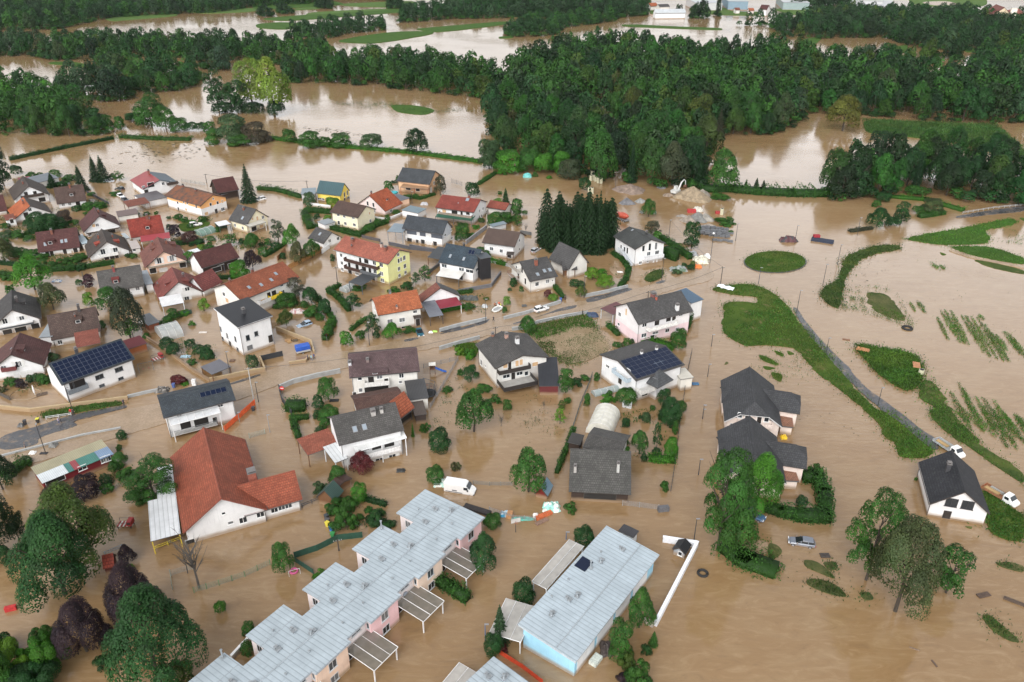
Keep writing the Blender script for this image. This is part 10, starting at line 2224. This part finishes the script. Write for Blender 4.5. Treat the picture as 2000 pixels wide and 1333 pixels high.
for d in LAMPS: lamp(d)
for d in POLES: pole(d)
for d in WIRES: wire(d)
for f, d in OBJECTS: FN[f](d)
NAMES = {'broad': 'broadleaf_tree', 'tall': 'tall_tree', 'airy': 'open_tree', 'conifer': 'conifer_tree', 'bare': 'bare_tree', 'bush': 'bush', 'wild': 'shrub'}
# plants without a label of their own are told apart by the nearest landmark
PL = []
for row in PLANTS.strip().splitlines():
    row, _, lab = row.partition('|'); k, x, y, h, w, ti = row.split(); ti = tuple(float(c) for c in ti.split(',')) if ',' in ti else ti
    PL.append(D(k=k, x=float(x), y=float(y), h=float(h), w=float(w), ti=ti, lab=lab, word={'bush': 'bush', 'wild': 'shrub'}.get(k, 'tree')))
HL = [D(d, x=d['p'][0][0], y=d['p'][0][1], ti=d['tint'], w=3, lab=d.get('lab', ''), word='hedge') for d in HEDGES]
marks = [(d['s'], *d['c'], math.hypot(d['L'], d['W']) * .4) for d in HOUSES if 's' in d] + [('pink terrace', -22, 86, 5), ('blue building', 12, 90, 8), ('roundabout', 81, 230, 12), ('grassy dike', -75, 370, 20)]
TW = dict(green='green', dark='dark green', deep='blackish green', bright='bright green', lime='lime green', olive='olive', blue='bluish', grey='grey green', purple='purple', red='red', brown='brown', mid='mid green')
groups = {}
for q in PL + HL:
    if q['lab']: continue
    m = min(marks, key=lambda m: max(0, math.dist((q['x'], q['y']), m[1:3]) - m[3])); dx, dy = (q['x'] / q['y'] - m[1] / m[2]) * m[2], (q['y'] - m[2]) * .55
    rel = ('left of' if dx < 0 else 'right of') if abs(dx) > abs(dy) * 1.2 else 'in front of' if dy < 0 else 'behind'
    size = '' if q['word'] == 'hedge' else 'small ' if q['w'] < 2.2 else 'large ' if q['w'] > 4.6 else ''
    q['lab'] = f"{size}{TW.get(q['ti'], 'brownish') if isinstance(q['ti'], str) else 'brownish'} {q['word']} {rel} the {m[0]}"; groups.setdefault(q['lab'], []).append(q)
ORD = 'second third fourth fifth sixth seventh eighth ninth tenth eleventh twelfth'.split()
for lab, l in groups.items():
    n = len(l)
    if n < 2: continue
    ang = [q['x'] / q['y'] * 200 for q in l]; dep = [q['y'] * .55 for q in l]; side = max(ang) - min(ang) >= max(dep) - min(dep); l.sort(key=lambda q: q['x'] / q['y'] if side else -q['y'])
    nm = (['left one', 'right one'] if side else ['farther one', 'nearer one']) if n == 2 else [('leftmost' if side else 'farthest')] + [ORD[i] + (' from left' if side else ' from back') for i in range(n - 2)] + ['rightmost' if side else 'nearest']
    for q, k in zip(l, nm): q['lab'] += ', ' + k
for q in PL:
    s = q['w'] * 1555 / (q['y'] * .88 + 45); tree(NAMES[q['k']], q['k'], q['x'], q['y'], q['h'], q['w'], q['ti'], 'hi' if s > 90 else 'mid' if s > 30 else 'lo', q['lab'], 'shrub' if q['k'] in ('bush', 'wild') else 'tree')
for d in HL:
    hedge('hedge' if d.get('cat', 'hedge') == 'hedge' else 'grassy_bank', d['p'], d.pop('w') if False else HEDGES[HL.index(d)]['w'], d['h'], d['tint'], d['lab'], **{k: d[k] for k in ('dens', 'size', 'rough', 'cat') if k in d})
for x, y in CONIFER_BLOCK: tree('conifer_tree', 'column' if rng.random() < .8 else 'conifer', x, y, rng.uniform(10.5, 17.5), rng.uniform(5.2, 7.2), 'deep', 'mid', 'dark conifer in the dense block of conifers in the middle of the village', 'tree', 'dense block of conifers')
# the woods: trunks spread inside each outline; those that show most stand as trees of their own, the rest are one forest
rows = []; wr = random.Random(9); cell = {}; GEN = (('mid', 3), ('dark', 4), ('green', 4), ('deep', 2), ('grey', .8), ('blue', .4), ('olive', .8), ('brown', .2))
def free(x, y, s):
    i, j = int(x // 10), int(y // 10)
    return all((x - a) ** 2 + (y - b) ** 2 > s for u in (-1, 0, 1) for v in (-1, 0, 1) for a, b in cell.get((i + u, j + v), ()))
for k, (poly, sp, h0, h1, gen, con, wd, lab) in enumerate(WOODS):
    gen = gen or GEN; lo, hi = np.min(poly, 0), np.max(poly, 0); n = int(np.prod(hi - lo) / sp ** 2 * 5) + 20; P = np.random.RandomState(int(hi[1])).uniform(lo, hi, (n, 2)); P = P[inside(P, poly)]
    for x, y in P:
        if not free(x, y, sp * sp * .72) or (x - 44) ** 2 / 500 + (y - 452) ** 2 / 260 < 1: continue
        cell.setdefault((int(x // 10), int(y // 10)), []).append((x, y)); c = wr.random() < con; h = wr.uniform(h0, h1) * (1 if wr.random() < .75 else .72)
        rows.append((x, y, h, h * .32 if c else h * wd if wd < .3 else max(sp * 1.1, h * wr.uniform(.56, .8)), 'deep' if c else wr.choices([g[0] for g in gen], [g[1] for g in gen])[0], 'c' if c else 'b', k))
Pc = Matrix.Rotation(R(CAM_PITCH), 3, 'X'); seen = []; grid = np.zeros((342, 512), bool); yy, xx = np.mgrid[0:342, 0:512]
def pix(x, y, z): v = Pc @ Vector((x, y, z - CAM_H)); return 256 + v.x / v.y * CAM_F * 512, 171 - v.z / v.y * CAM_F * 512
for x, y, h, w, c, kd, k in sorted([(q['x'], q['y'], q['h'], q['w'], 0, 0, -1) for q in PL] + rows, key=lambda r: r[1]):
    (u, v1), (_, v0) = pix(x, y, h), pix(x, y, 0); a = w * .5 * (v0 - v1) / h; x0, x1, y0, y1 = max(0, int(u - a)), min(512, int(u + a) + 1), max(0, int(v1)), min(342, int(v0) + 1)
    if x1 <= x0 or y1 <= y0: continue
    m = ((xx[y0:y1, x0:x1] - u) / (a + .1)) ** 2 + ((yy[y0:y1, x0:x1] - (v0 + v1) / 2) / ((v0 - v1) / 2 + .1)) ** 2 < 1; sub = grid[y0:y1, x0:x1]
    if k >= 0: seen.append((int((m & ~sub).sum()), (x, y, h, w, c, kd, k)))
    sub |= m
seen.sort(key=lambda t: -t[0]); own = [t[1] for t in seen[:150]]; ids = set(own)
for x, y, h, w, ti, kd, k in own:
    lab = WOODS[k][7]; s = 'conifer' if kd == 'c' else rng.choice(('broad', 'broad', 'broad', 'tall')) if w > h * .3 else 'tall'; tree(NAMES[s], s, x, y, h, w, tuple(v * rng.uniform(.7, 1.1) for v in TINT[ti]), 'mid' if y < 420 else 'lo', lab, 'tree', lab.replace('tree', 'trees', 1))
rest = [r[:6] for r in rows if r not in ids]
for poly, *_ in WOODS:      # undergrowth along the edges of the woods
    for p, q in zip(poly, poly[1:] + poly[:1]):
        for i in range(int(math.dist(p, q) / 3.2)):
            t = wr.random(); h = wr.uniform(1.8, 4.8); rest.append((p[0] + (q[0] - p[0]) * t + wr.uniform(-2, 2), p[1] + (q[1] - p[1]) * t + wr.uniform(-2, 2), h, h * wr.uniform(1.1, 1.6), wr.choice(('dark', 'green', 'mid', 'deep')), 'u'))
forest('forest', rest)
# thin damp air between the camera and the far woods
mb = MB(); mb.box(-900, 900, -60, 1500, -2.5, CAM_H + 8); hz_o = mb.build('haze', new_mat('haze')[0]); stuff(hz_o)
nt = hz_o.data.materials[0].node_tree; nt.nodes.remove(nt.nodes['Principled BSDF'])
pv = N(nt, 'ShaderNodeVolumePrincipled', Density=.000022, Anisotropy=.2); pv.inputs['Color'].default_value = (.86, .93, 1.0, 1); nt.links.new(pv.outputs[0], nt.nodes['Material Output'].inputs['Volume'])
